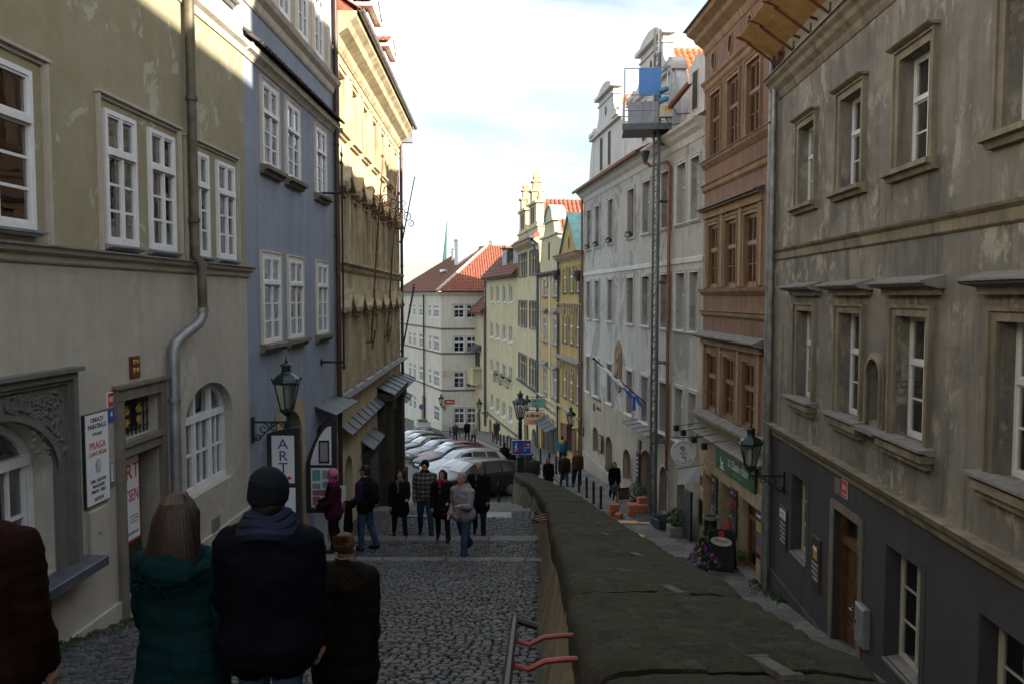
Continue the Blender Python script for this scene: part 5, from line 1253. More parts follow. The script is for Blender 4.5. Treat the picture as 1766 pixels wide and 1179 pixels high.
b = B(); tiles(b, (0, .1, 6.1), (1, 0, 0), (0, -5.6, 3.3), [(0, .8), (19, .8), (19, 6.3), (0, 6.3)], .26, .4, .06, .04); stuff(RC.add(b, 'roof_tiles', 'tile_orange'))
# broken gutter hanging off at the near end
b = B(); b.prism([(-.07, 0), (-.05, -.06), (.05, -.06), (.07, 0), (.055, 0), (.04, -.045), (-.04, -.045), (-.055, 0)], 'x', 0, 2.9, Matrix.Translation((.3, .45, 7.05)) @ Matrix.Rotation(R(9), 4, 'Y') @ Matrix.Scale(1.5, 4, (0, 1, 0)) @ Matrix.Scale(1.5, 4, (0, 0, 1)))
RC.add(b, 'hanging_gutter', 'copper_pipe')
b = B()
for k in range(4): x = 1.4 + k * .8; b.tube([(x, .05, 6.3 - k * .18), (x, .5, 6.25 - k * .18), (x - .12, .68, 6.45 - k * .18)], .018, 5)
RC.add(b, 'gutter_hook', 'iron_black')
b = B(); b.lathe([(.05, -.45), (.16, -.1), (.19, .0), (.19, .05)], 8, Matrix.Translation((5.0, .55, 5.6))); RC.add(b, 'gutter_hopper', 'lead_dark')
downpipe(RC, 3.3, -6.5, 4.9, 'copper_pipe', .06, .12, path=[(4.9, .55, 5.2), (4.8, .4, 5.05), (3.5, .16, 5.0), (3.3, .12, 4.8), (3.3, .12, -6.5)])
downpipe(RC, 18.9, -9.9, 5.6, 'copper_pipe', .06, .12)
# wall relief, shield-shaped
t = thing('wall_relief', 'tall brown oval relief plaque on the flaking white wall', 'plaque', RC.W(10.85, -4.45, .0), RC.root.rotation_euler.z)
po = [(-.5, .35), (-.35, .1), (0, 0), (.35, .1), (.5, .35), (.55, 1.9), (.35, 2.2), (0, 2.42), (-.35, 2.2), (-.55, 1.9)]
b = B(); b.prism(po, 'y', -.005, .09); b.build('frame', 'brown_trim', t)
b = B(); b.prism([(x * .8, 1.2 + (z - 1.2) * .85) for x, z in po], 'y', .09, .11); b.build('panel', 'brown_wall', t)
b = B(); [b.ball((rnd(-.2, .2), .12, rnd(.5, 1.9)), (rnd(.08, .16), .05, rnd(.1, .25)), 8) for i in range(9)]; b.build('figure', 'brown_trim', t, smooth=True)
t = thing('shop_lettering', 'two dark lines of raised lettering with a small figure on the white house', 'sign', RC.W(15.4, -6.15, .02), RC.root.rotation_euler.z)
scrib(t, -1.0, 1.0, .72, .01, 'ink_brown', 1, .24); scrib(t, -1.0, .2, .26, .01, 'ink_brown', 1, .24)
b = B(); b.ball((.62, .02, .42), (.13, .02, .1), 8); b.prism([(.45, .1), (.8, .1), (.72, .38), (.52, .38)], 'y', 0, .03); b.build('figure', 'ink_brown', t)
for u, w_, z0, h, lab, m in ((14.0, .5, -7.95, .95, 'framed red notice on the white house between arch and dark door', 'rust_red'), (7.15, .42, -7.85, 1.3, 'tall dark poster board left of the wide portal', 'chalk_board'), (5.85, .7, -7.75, 1.1, 'pale framed notice inside the wide portal', 'sign_pink')):
    t = thing('notice_board', lab, 'notice board', RC.W(u, z0, .1 if u > 7 else -.3), RC.root.rotation_euler.z)
    b = B(); b.bev(-w_ / 2, w_ / 2, 0, .05, 0, h, .01); b.build('frame', 'dark_wood', t)
    b = B(); b.box(-w_ / 2 + .04, w_ / 2 - .04, .05, .054, .04, h - .04); b.build('sheet', m, t)
    scrib(t, -w_ / 2 + .08, w_ / 2 - .08, h * .8, .0545, 'ink_white' if m != 'sign_pink' else 'ink_red', 5, .07, h * .14)
for u in (16.5, 14.7, 9.0, 12.6):
    t = thing('flower_box', {16.5: 'farthest flower box on the top floor of the white house', 14.7: 'second flower box from the far end of the white house top floor', 12.6: 'flower box on the third top-floor window from the far corner', 9.0: 'nearest flower box on the top floor of the white house'}[u], 'flower box', RC.W({16.5: 17.5, 14.7: 15.45, 12.6: 12.6, 9.0: 8.95}[u], 2.64, .13), RC.root.rotation_euler.z, 'flower boxes on the white house')
    b = B(); b.bev(-.4, .4, -.08, .08, 0, .14, .01); b.build('trough', 'dark_wood', t)
    b = B(); [tuft(b, rnd(-.36, .36), 0, .12, 6, .16, .06, .014) for i in range(16)]; b.build('plants', 'leaf', t, recalc=False)
    b = B(); [b.ball((rnd(-.36, .36), rnd(-.05, .1), rnd(.15, .27)), .022, 5) for i in range(14)]; b.build('blossoms', 'hook_red', t)
# blue and white flag, furled on its staff
t = thing('flag', 'furled blue and white flag on a slanting staff from the white house', 'flag', RC.W(6.3, -4.35, .05), RC.root.rotation_euler.z)
tip = Vector((2.0, 1.75, 1.7)); b = B(); b.tube([(0, 0, 0), tip], .03, 7); b.ball(tip, .07, 8); b.build('staff', 'iron_black', t)
for k, (a, c, m) in enumerate(((.32, .92, 'sign_white'), (.2, .46, 'sign_blue'), (.36, .58, 'sign_white'), (.05, .25, 'sign_blue'))):
    b = B(); pts = []; rs = []
    for i in range(8):
        s_ = a + (c - a) * i / 7; p = tip * s_; pts.append((p.x + rnd(-.03, .03), p.y, p.z - .08 - .10 * (k % 2) - .05 * math.sin(i))); rs.append(.03 + .05 * math.sin(math.pi * (i + .5) / 8))
    b.tube(pts, rs, 7); b.build('cloth', m, t, smooth=True)
b = B(); b.tube([(.4, .4, .25), (.38, .4, -.35)], [.06, .09], 7); b.build('cloth', 'sign_blue', t, smooth=True)

# ---------------------------------------------------------------- mast hoist on the white house
HO = Vector((5.36, 29.6, zr(29.6) + .12)); HT = 9.8 - HO.z
t = thing('mast_hoist', 'steel mast hoist with a caged platform and blue panel before the white house', 'hoist', HO, R(-6))
b = B()
for dx in (-.10, .10):
    for dy in (-.10, .10): b.box(dx - .035, dx + .035, dy - .035, dy + .035, 0, HT)
z = 0.
while z < HT - .4:
    for s_ in (-1, 1):
        b.tube([(-.10, s_ * .10, z), (.10, s_ * .10, z + .4)], .012, 5); b.tube([(s_ * .10, -.10, z), (s_ * .10, .10, z + .4)], .012, 5)
    b.tube([(-.10, -.10, z), (.10, -.10, z)], .012, 5); b.tube([(-.10, .10, z), (.10, .10, z)], .012, 5); z += .4
b.build('mast', 'steel_dark', t)
b = B(); b.box(.0, .05, -.15, -.10, 0, HT)
for k in range(int(HT / .12)): b.box(.0, .05, -.17, -.15, k * .12, k * .12 + .06)
b.build('gear_rack', 'galv_pipe', t)
b = B(); b.bev(-.6, .6, -.6, .6, -.02, .12, .01); b.build('base', 'steel_dark', t)
for z in (3.0, 6.0, 9.0, 12.0, 14.1):
    b = B(); b.tube([(.1, 0, z), (.62, .1, z)], .03, 6); b.tube([(.1, .1, z + .06), (.6, .1, z + .06)], .022, 6); b.ball((.4, .0, z), .06, 6); b.build('wall_tie', 'steel_dark', t)
pz = 6.2 - HO.z
b = B(); b.bev(-1.25, .42, -.95, .95, pz - .12, pz, .01); b.box(-1.3, .45, -1.0, -.94, pz - .2, pz + .02); b.build('deck', 'steel_dark', t)
b = B(); b.box(-1.1, .1, -.98, -.95, pz - .16, pz - .02); b.build('deck_beam', 'rust_red', t)
b = B()
for (x, y_) in ((-1.22, -.92), (-1.22, .92), (.40, -.92), (.40, .92), (-.2, -.92)): b.tube([(x, y_, pz), (x, y_, pz + (2.0 if y_ < 0 and x != -.2 else 1.05))], .025, 6)
for z in (.5, 1.05): b.tube([(-1.22, -.92, pz + z), (.40, -.92, pz + z), (.40, .92, pz + z), (-1.22, .92, pz + z), (-1.22, -.92, pz + z)], .022, 6)
b.tube([(-1.22, -.92, pz + 1.98), (.40, -.92, pz + 1.98)], .02, 6); b.build('railing', 'steel', t)
b = B()
for k in range(24): x = -1.12 + k * .08; b.tube([(x, -.92, pz), (x, -.92, pz + 1.0)], .006, 4); b.tube([(-1.22, -.92 + k * .08, pz), (-1.22, -.92 + k * .08, pz + 1.0)], .006, 4)
for k in range(10): b.tube([(-1.22, -.92, pz + k * .1), (.40, -.92, pz + k * .1)], .006, 4); b.tube([(-1.22, -.92, pz + k * .1), (-1.22, .92, pz + k * .1)], .006, 4)
b.build('mesh_cage', 'steel', t)
for k in range(2): b = B(); b.box(-1.1 + k * .55, -.58 + k * .55, -.905, -.89, pz + .02, pz + .8); b.build('cage_panel', 'zinc', t)
b = B(); b.bev(-.72, .08, -.93, -.90, pz + 1.0, pz + 2.0, .005); b.build('blue_panel', 'blue_panel', t)
b = B(); b.bev(.02, .46, -1.25, -.95, pz + .18, pz + .62, .02); cb = b.build('control_box', 'cream_paint', t)
b = B(); b.box(.15, .38, -1.256, -1.25, pz + .36, pz + .56); b.build('number_plate', 'sign_yellow', cb)
link(text_mesh('17', .19, 'ink_black'), 'numeral', cb, (.265, -1.259, pz + .40), FR)
for z in (.78, 1.12): b = B(); b.tube([(.02, -1.0, pz + z), (.26, -1.1, pz + z + .06)], .10, 10); b.tube([(.26, -1.1, pz + z + .06), (.31, -1.12, pz + z + .07)], .075, 10); b.build('motor', 'blue_metal', t, smooth=True)
b = B(); b.tube([(.3, -1.0, pz + 1.3), (.28, -1.0, pz + 1.75), (.38, -1.0, pz + 1.9), (.5, -1.0, pz + 1.7), (.46, -1.0, pz + 1.4)], .022, 6); b.build('hook_handle', 'sign_white', t, smooth=True)
b = B(); b.tube([(.1, -.2, pz + .55), (.75, .1, pz + .65)], .035, 6); b.tube([(.1, -.2, pz + .45), (.75, .1, pz + .5)], .03, 6); b.build('stay', 'steel_dark', t)
# ---------------------------------------------------------------- farther houses on the right
RD = House('yellow_house', 'yellow house with a triangular pediment and a green copper roof', 'house', 4.04, 45, -.139, 1, 1, 6.76, -10)
cs = [1.15, 3.0, 4.9]; od = [(c - .5, c + .5, z0, z1) for c in cs for z0, z1 in ((.28, 1.72), (-2.85, -1.23), (-6.3, -4.64))]
RD.wall('wall', 'yellow_deep', .004, 6.76, -12, 2.4, od + [(2.5, 4.3, -9.6, -7.75, .6), (.1, 1.2, -12, -8.3, .1), (5.2, 6.3, -12, -8.1, .1)], depth=.2)
RD.shell('yellow_deep', .01, 6.76, 2.5, 9)
for (a, c, p, q) in od: window(RD, (a + c) / 2, p, c - a, q - p, 'white_paint', up=1, lo=2, tf=.66, rec=.04, sur='yellow_deep', st=.14, sill='stone_grey', sw=c - a + .2, curtain=.9)
RD.band('cornice', 'cream_trim', 0, 6.85, [(.02, 2.15), (.1, 2.25), (.3, 2.4), (.4, 2.5), (.42, 2.58)])
RD.band('eaves', 'tile_red', 0, 6.9, [(.42, 2.585), (.5, 2.59), (.48, 2.66)])
RD.band('string_course', 'cream_trim', 0, 6.8, [(.02, -.6), (.12, -.5), (.2, -.4), (.2, -.36)])
RD.band('hood_course', 'slab', 0, 6.8, [(.02, -4.0), (.35, -3.86), (.35, -3.8), (.05, -3.66)])
RD.band('ground_course', 'cream_trim', 0, 6.8, [(.02, -7.2), (.12, -7.1), (.25, -6.98), (.25, -6.92)])
for k in range(10): b = B(); u = .4 + k * .66; RD.sbox(b, u, u + .16, -.01, .16, -1.15 if k % 3 else -1.05, -.62); RD.add(b, 'console', 'cream_trim'); b = B(); RD.sbox(b, u, u + .16, -.01, .2, -4.55, -4.05); RD.add(b, 'console', 'cream_trim')
b = B(); b.prism([(1.2, 2.6), (6.4, 2.6), (3.8, 5.0)], 'y', -.5, .02); RD.add(b, 'pediment', 'yellow_deep')
b = B(); b.prism([(3.8 + .2 * math.cos(i * math.pi / 8), 3.35 + .42 * math.sin(i * math.pi / 8)) for i in range(16)], 'y', .02, .035); RD.add(b, 'oval_window', 'interior')
b = B()
for sg in (-1, 1): b.prism([(3.8, 5.05), (3.8 + sg * 2.85, 2.55), (3.8 + sg * 2.85, 2.68), (3.8, 5.2)], 'y', -6, .15)
RD.add(b, 'pediment_roof', 'verdigris'); RD.roof('tile_red', 0, 6.76, 2.5, 4.6, 9, .2)
b = B()
for a, c in ((2.1, 2.5), (4.3, 4.75)): RD.sbox(b, a - .25, a + .1, .02, .06, -9.9, -7.9)
for u0, u1 in ((1.55, 2.4), (4.4, 5.2)): RD.sbox(b, u0, u1, -.01, .05, -10.4, -8.0)
RD.add(b, 'shutter', 'rust_red')
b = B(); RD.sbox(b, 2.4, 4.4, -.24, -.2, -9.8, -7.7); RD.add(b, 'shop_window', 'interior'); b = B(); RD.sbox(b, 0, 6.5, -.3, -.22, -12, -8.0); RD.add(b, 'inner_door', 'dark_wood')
downpipe(RD, 6.65, -10, 2.3, 'lead_dark', .07, .14); b = B(); b.lathe([(.08, -.5), (.22, -.1), (.24, .1)], 8, Matrix.Translation((6.65, .3, 1.6))); b.lathe([(.08, -.5), (.22, -.1), (.24, .1)], 8, Matrix.Translation((.2, .3, 1.4))); RD.add(b, 'hopper', 'lead_dark')
downpipe(RD, .2, -10, 1.2, 'lead_dark', .06, .14)

RE = House('ochre_house', 'ochre and white house with a rounded gable top', 'house', 3.11, 51.7, -.139, 1, 1, 7.67, -11)
cs = [1.35, 5.1]; oe = [(c - .55, c + .55, z0, z1) for c in cs for z0, z1 in ((.03, 1.22), (-3.2, -1.45), (-6.85, -5.03))]
RE.wall('wall', 'ochre', .004, 7.67, -13, 1.6, oe + [(.6, 6.9, -13, -9.1, .1)], depth=.2); RE.shell('ochre', .01, 7.67, 1.7, 9)
for (a, c, p, q) in oe: window(RE, (a + c) / 2, p, c - a, q - p, 'white_paint', up=1, lo=2, rec=.05, sur='white_trim', st=.2, sill='slab', sw=1.6, sout=.2, curtain=.9)
for u in (.25, 3.2, 7.35): b = B(); RE.sbox(b, u - .22, u + .22, -.01, .07, -7.3, 1.5); RE.add(b, 'pilaster', 'white_trim')
for c in cs:
    b = B(); b.prism([(-.01, -4.75), (.4, -4.85), (.4, -4.8), (-.01, -4.5)], 'x', c - .95, c + .95); b.prism([(-.01, -1.0), (.35, -1.1), (.35, -1.05), (-.01, -.75)], 'x', c - .9, c + .9); RE.add(b, 'window_hood', 'slab')
    b = B(); scroll(b, (c - .8, .9), .25, 1.4, 0, 1, lambda p, q: (p, .06, q), .06, 12); scroll(b, (c + .8, .9), .25, 1.4, 3.1, -1, lambda p, q: (p, .06, q), .06, 12); RE.add(b, 'stucco_ornament', 'white_trim')
RE.band('cornice', 'lead_dark', 0, 7.7, [(.02, 1.45), (.35, 1.6), (.38, 1.68), (.02, 1.8)])
RE.band('ground_course', 'white_trim', 0, 7.7, [(.02, -7.4), (.12, -7.3), (.25, -7.15)])
RE.band('shop_fascia', 'yellow_pale', .3, 7.4, [(.03, -9.0), (.05, -8.9), (.05, -7.5)])
pent(RE, .5, 5.5, -8.95, .8, 'lead_dark', 4, .35, 'awning')
P = [(-3.7, 1.7), (-3.7, 2.5), (-3.3, 2.9), (-3.0, 4.2), (-2.2, 4.25), (-1.9, 4.7), (-1.6, 5.3)] + [(-1.5 * math.cos(a), 5.3 + 1.0 * math.sin(a)) for a in [i * math.pi / 8 for i in range(9)]] + [(1.6, 5.3), (1.9, 4.7), (2.2, 4.25), (3.0, 4.2), (3.3, 2.9), (3.7, 2.5), (3.7, 1.7)]
b = B(); b.prism(P, 'y', -.45, -.01, Matrix.Translation((3.85, 0, 0))); RE.add(b, 'gable', 'yellow_pale')
b = B(); b.box(.6, 7.1, -.5, .12, 4.2, 4.32); b.box(1.9, 5.8, -.5, .12, 5.2, 5.3); RE.add(b, 'gable_coping', 'white_trim')
b = B(); b.prism([(3.85 - 1.62 * math.cos(a), 5.32 + 1.12 * math.sin(a)) for a in [i * math.pi / 8 for i in range(9)]] + [(3.85 + 1.45, 5.32)] + [(3.85 + 1.45 * math.cos(a), 5.32 + .98 * math.sin(a)) for a in [i * math.pi / 8 for i in range(9)]], 'y', -.9, .1); RE.add(b, 'gable_cap', 'verdigris')
b = B(); RE.sbox(b, 3.55, 4.0, -.01, .02, 2.6, 3.8); RE.add(b, 'gable_slit', 'interior')
RE.roof('tile_red', 0, 7.67, 1.8, 4.4, 9, .0)
b = B(); RE.sbox(b, .5, 7.0, -.3, -.22, -13, -9.0); RE.add(b, 'shop_front', 'dark_wood')
for u in (1.6, 3.6, 5.6): b = B(); RE.sbox(b, u - .6, u + .6, -.2, -.19, -11.4, -9.4); RE.add(b, 'pane', 'interior')
downpipe(RE, 7.55, -12, 4.0, 'lead_dark', .07, .15)
# painted lettering band, too worn to read
scrib(RE.root, .9, 6.6, -8.0 + 11, .055, 'ink_brown', 2, .35, .6)

RF = House('gabled_house', 'tall pale yellow house with twin obelisk-topped gables', 'house', 2.05, 59.3, -.139, 1, 1, 11.21, -12)
of_ = [(a, c, z0, z1) for a, c in ((.4, 4.3), (5.9, 10.3)) for z0, z1 in ((1.78, 3.62), (-2.45, -.4), (-7.05, -4.95))]
RF.wall('wall', 'yellow_pale', .004, 11.2, -14.5, 4.2, of_ + [(1, 3.4, -14, -10.3, .8), (5, 7.4, -14, -10.3, .8)], depth=.25); RF.shell('yellow_pale', .01, 11.2, 4.3, 10)
for (a, c, p, q) in of_:
    n = 3; ww = (c - a - .3) / n
    for k in range(n): window(RF, a + .15 + ww * (k + .5), p, ww - .1, q - p, 'cream_paint', up=1, lo=2, rec=.08, sill='slab', sw=ww + .1)
    b = B(); RF.sbox(b, a - .15, a, -.01, .07, p, q + .15); RF.sbox(b, c, c + .15, -.01, .07, p, q + .15); RF.sbox(b, a, c, -.01, .07, q, q + .15)
    for k in range(1, n): u = a + .15 + ww * k; RF.sbox(b, u - .06, u + .06, -.2, .03, p, q)
    RF.add(b, 'window_surround', 'stone_grey')
RF.band('cornice', 'cream_trim', 0, 11.3, [(.02, 3.9), (.15, 4.05), (.4, 4.25), (.5, 4.4), (.5, 4.48)]); RF.band('eaves', 'tile_red', 0, 11.3, [(.5, 4.49), (.62, 4.5), (.3, 4.85)])
RF.band('string_course', 'lead_dark', 0, 11.25, [(.02, -7.4), (.2, -7.3), (.2, -7.2)])
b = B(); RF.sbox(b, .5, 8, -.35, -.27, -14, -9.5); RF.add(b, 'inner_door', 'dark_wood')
for cx in (8.4, 3.1):
    b = B(); P = [(-2.4, 4.5), (-2.4, 5.4), (-1.7, 5.9), (-1.7, 7.2), (1.7, 7.2), (1.7, 5.9), (2.4, 5.4), (2.4, 4.5)]
    b.prism(P, 'y', -.6, .0, Matrix.Translation((cx, 0, 0))); b.box(cx - 1.9, cx + 1.9, -.7, .15, 7.2, 7.4); b.box(cx - 2.5, cx + 2.5, -.65, .1, 5.35, 5.5); RF.add(b, 'gable', 'yellow_pale')
    b = B(); RF.sbox(b, cx - .7, cx - .15, -.01, .02, 5.75, 7.0); RF.sbox(b, cx + .15, cx + .7, -.01, .02, 5.75, 7.0); RF.add(b, 'gable_window', 'interior')
    b = B(); M_ = Matrix.Translation((cx, -.3, 7.4)); b.lathe([(.62, 0), (.6, .75), (.78, .8), (.78, .95), (.42, 1.0), (.38, 1.5), (.55, 1.56), (.55, 1.68), (.26, 1.75), (.4, 1.95), (.1, 2.55), (.02, 2.62)], 4, M_, math.pi / 4)
    for sg in (-1, 1): b.lathe([(.25, 0), (.22, .3), (.12, .38), (.16, .6), (.02, .8)], 8, Matrix.Translation((cx + sg * 1.45, -.3, 7.4)))
    RF.add(b, 'obelisk', 'cream_trim')
for cx in (8.4, 3.1):
    b = B(); b.prism([(cx - 2.9, 4.2), (cx, 7.6), (cx + 2.9, 4.2)], 'y', -11, -.62); RF.add(b, 'roof', 'tile_red')
    b = B()
    for sg in (-1, 1): tiles(b, (cx + sg * 2.95, -.62, 4.2), (0, -1, 0), (-sg * 2.9, 0, 3.4), [(0, 0), (10.4, 0), (10.4, 4.4), (0, 4.4)], .34, .5, .1, .05)
    stuff(RF.add(b, 'roof_tiles', 'tile_red'))
downpipe(RF, .1, -12, 3.6, 'lead_dark', .07, .15); b = B(); b.tube([(.1, .15, 3.4), (.2, .5, 4.0), (.4, .6, 4.4)], .1, 8); b.box(-.2, 1.2, .35, .8, 4.4, 4.6); RF.add(b, 'gutter_hopper', 'lead_dark')

RG = House('pale_house', 'plain pale yellow house with a brown tiled mansard and two dormers', 'house', .52, 70.4, -.22, 1, 1, 15.56, -13)
cs = [2.95, 6.0, 9.1, 12.2]; og = [(c - .75, c + .75, z0, z1) for c in cs for z0, z1 in ((-.52, 1.11), (-4.2, -2.68), (-7.8, -6.45), (-11.6, -10.15))]
RG.wall('wall', 'yellow_pale', .004, 15.5, -17, 2.0, og + [(8.6, 10.2, -16, -12.9, .7), (12.4, 14, -16, -12.9, .7), (3, 4.4, -16, -13.0, 0)], depth=.22); RG.shell('yellow_pale', .01, 15.5, 2.1, 9)
for k, (a, c, p, q) in enumerate(og): window(RG, (a + c) / 2, p, c - a, q - p, 'white_paint', up=0, lo=2, rec=.12, sill='white_paint', sw=c - a + .1, sth=.12, fw=.08)
RG.band('plinth_course', 'stone_grey', 0, 15.5, [(.02, -12.6), (.16, -12.5), (.18, -12.35)])
b = B(); RG.sbox(b, 2.5, 14.5, -.3, -.23, -16, -12.5); RG.add(b, 'inner_door', 'interior')
b = B(); b.prism([(.55, 1.85), (.55, 2.0), (-1.6, 4.3), (-4.5, 6.5), (-9.4, 2.0)], 'x', 0, 15.6); RG.add(b, 'roof', 'tile_brown')
b = B(); tiles(b, (-.1, .6, 1.98), (1, 0, 0), (0, -2.15, 2.3), [(0, 0), (15.7, 0), (15.7, 3.1), (0, 3.1)], .3, .45, .08, .05); stuff(RG.add(b, 'roof_tiles', 'tile_brown'))
for u in (2.2, 7.2):
    b = B(); RG.sbox(b, u - 1.0, u + 1.0, -2.6, -.35, 2.6, 4.7); RG.add(b, 'dormer', 'lead_dark')
    for q in (-.45, .45): window(RG, u + q, 2.95, .8, 1.5, up=0, lo=2, rec=-.05, yo=-.33)
    b = B(); b.prism([(-.1, 4.7), (-.1, 4.8), (-3.5, 5.5), (-3.5, 4.7)], 'x', u - 1.3, u + 1.3); RG.add(b, 'dormer_roof', 'tile_brown')
gutter(RG, 0, 15.6, 1.9, 'lead_dark', .6, .09); downpipe(RG, 15.35, -14, 1.8, 'lead_dark', .08, .14)
for k, u in enumerate((3.0, 6.0, 9.1)):
    t = thing('flower_box', ('trailing green window box nearest on the pale house', 'middle trailing window box on the pale house', 'farthest trailing window box on the pale house')[k], 'flower box', RG.W(u, -7.8, .15), RG.root.rotation_euler.z, 'window boxes on the pale house')
    b = B(); b.bev(-.55, .55, -.1, .1, 0, .16, .01); b.build('trough', 'dark_wood', t); b = B()
    for i in range(170): x = rnd(-.55, .55); z = rnd(-.75, .4); y_ = rnd(0, .3); b.sh = random.random() * .9 + .05; b.add([(x, y_, z), (x + .1, y_ + .03, z + .02), (x + .07, y_ + .08, z + .12)], [(0, 1, 2)])
    b.build('plants', 'leaf', t, recalc=False)
RH = House('corner_house', 'low cream corner house with a small stone oriel beyond the pale house', 'house', -2.83, 85.6, -.3, 1, 1, 6.0, -14.5)
RH.wall('wall', 'yellow_pale', .004, 6.0, -18, -1.6, [(2.5, 4.2, -16, -12.9, .6)], depth=.25); RH.shell('yellow_pale', .01, 6.0, -1.5, 8)
b = B(); b.prism([(.7, -1.9), (.7, -1.7), (-1.5, .4), (-3.5, 2.2), (-8, -1.6)], 'x', -.1, 6.3); RH.add(b, 'roof', 'tile_brown')
b = B(); tiles(b, (-.1, .75, -1.7), (1, 0, 0), (0, -2.2, 2.1), [(0, 0), (6.4, 0), (6.4, 3), (0, 3)], .3, .45, .08, .05); stuff(RH.add(b, 'roof_tiles', 'tile_brown'))
b = B(); RH.sbox(b, 1.0, 2.6, -2, -.5, -.8, 1.4); RH.add(b, 'dormer', 'lead_dark'); window(RH, 1.8, -.6, 1.2, 1.6, up=0, lo=2, rec=-.05, yo=-.48)
b = B(); RH.sbox(b, 2.2, 5.2, 0, .9, -9.6, -8.0); RH.sbox(b, 2.0, 5.4, 0, 1.05, -9.75, -9.6); RH.sbox(b, 2.0, 5.4, 0, 1.0, -8.0, -7.85); RH.add(b, 'oriel', 'yellow_pale')
b = B(); b.prism([(-.01, -5.3), (.9, -5.9), (.9, -6.0), (-.01, -5.9)], 'x', 2.0, 5.4); RH.add(b, 'oriel_roof', 'lead_dark'); b = B(); RH.sbox(b, 2.6, 4.8, -.01, .02, -7.8, -6.2); RH.add(b, 'oriel_opening', 'interior')
b = B(); RH.sbox(b, 2.4, 4.3, -.3, -.24, -17, -12.8); RH.add(b, 'door', 'dark_wood'); downpipe(RH, .2, -14, -2, 'lead_dark', .08, .14)

# ---------------------------------------------------------------- house closing the street
E0 = (-8.07, 90.0)
EF = House('end_house', 'large pale corner house with a red hipped roof closing the street', 'house', E0[0], E0[1], 1, .1, -1, 14, -15.5)
rows = [(-2.42, -.85), (-6.3, -4.48), (-10.42, -8.5), (-14.5, -12.65)]
oe = [(a, a + 1.25, p, q) for a in (1.38, 2.85, 6.0, 7.5) for p, q in rows]
EF.wall('front_wall', 'pale_end', 0, 14, -19, .6, oe, depth=.2)
ES = House('end_house_side', 'side', 'house', E0[0], E0[1], -.39, 1, 1, 22, -15.5)
os_ = [(1.05, 3.35, p, q) for p, q in rows] + [(4.45, 5.55, p, q) for p, q in rows[:3]] + [(7.7, 9.95, p, q) for p, q in rows[:3]] + [(11.8, 13.0, p, q) for p, q in rows] + [(14.2, 15.5, p, q) for p, q in rows] + [(18.8, 20.2, p, q) for p, q in rows]
ES.wall('side_wall', 'pale_end', 0, 22, -19, .6, os_ + [(7.1, 8.8, -19, -12.2)], depth=.2)
for (a, c, p, q) in oe: window(EF, (a + c) / 2, p, c - a, q - p, 'white_paint', up=1, lo=2, tf=.66, rec=.04, sur='pale_end', st=.12, fw=.08)
for (a, c, p, q) in os_: window(ES, (a + c) / 2, p, c - a, q - p, 'white_paint', cols=3 if c - a > 2 else 2, up=1, lo=2, tf=.66, rec=.04, fw=.08)
for H_, ln in ((EF, 14), (ES, 22)):
    for z in (-3.6, -6.42, -10.65): H_.band('string_course', 'stone_grey', 0, ln, [(.02, z - .1), (.1, z - .06), (.12, z + .05), (.02, z + .1)])
    H_.band('cornice', 'pale_end', 0, ln, [(.02, .1), (.2, .3), (.35, .5), (.35, .6)]); gutter(H_, 0, ln, .68, 'lead_dark', .5, .12)
b = B(); EF.sbox(b, .8, 13.8, -1.0, -.9, -18, .5); EF.add(b, 'dark_backing', 'interior'); b = B(); ES.sbox(b, .8, 21.8, -1.0, -.9, -18, .5); ES.add(b, 'dark_backing', 'interior')  # dark sheets added behind the windows to keep daylight from showing through
b = B(); ES.sbox(b, 7.0, 8.9, -.4, -.3, -19, -12); ES.add(b, 'door', 'dark_wood')
downpipe(ES, 7.05, -15.5, .5, 'brown_pipe', .1, .2)
_wf, _ws = [Matrix.Translation(h_.root.location) @ Matrix.Rotation(h_.root.rotation_euler.z, 4, 'Z') for h_ in (EF, ES)]
for ch in kids(ES.root):                                        # the side wing belongs to the same house
    m_ = _wf.inverted() @ _ws @ ch.matrix_basis; ch.parent = EF.root; ch.matrix_basis = m_
bpy.data.objects.remove(ES.root)
# hipped roof: two visible slopes from the corner
cw_ = Vector((E0[0], E0[1], .65)); f1 = EF.ax * -1; f2 = ES.ax; n1_, n2_ = EF.ay, ES.ay
apex = cw_ - (n1_ + n2_).normalized() * 9.5 + Vector((0, 0, 5.6))
cF, cS = cw_ + f1 * 14, cw_ + f2 * 22; rF = apex + f1 * 12; rS = apex + f2 * 11
cw2 = cw_ + (n1_ + n2_).normalized() * .8; cF2 = cF + n1_ * .55; cS2 = cS + n2_ * .55
inv = (Matrix.Translation(EF.root.location) @ Matrix.Rotation(EF.root.rotation_euler.z, 4, 'Z')).inverted()
L_ = lambda v: tuple(inv @ v)
b = B(); b.add([L_(v) for v in (cw2, cF2, rF, apex, cS2, rS)], [(0, 1, 2, 3), (0, 3, 5, 4)]); b.build('roof', 'tile_red', EF.root)
def slope_tiles(A, Bp, Cp, D, m):
    ex = (Bp - A).normalized(); nn = ex.cross(D - A).normalized(); eu = nn.cross(ex)
    if eu.z < 0: eu = -eu
    P2 = [((v - A).dot(ex), (v - A).dot(eu)) for v in (A, Bp, Cp, D)]
    t = B(); tiles(t, (0, 0, 0), ex, eu, P2, .30, .46, .085, .05); t.v = [L_(Vector(v) + A) for v in t.v]
    stuff(t.build('roof_tiles', m, EF.root, recalc=False))
slope_tiles(cw2, cF2, rF, apex, 'tile_red'); slope_tiles(cw2, cS2, rS, apex, 'tile_brown')  # side slope in browner tiles, its shade put into the colour
b = B()
for k in range(26):
    p, q = cw2.lerp(apex, k / 26), cw2.lerp(apex, (k + 1.05) / 26); b.tube([L_(p + Vector((0, 0, .08))), L_(q + Vector((0, 0, .05)))], [.2, .16], 8)
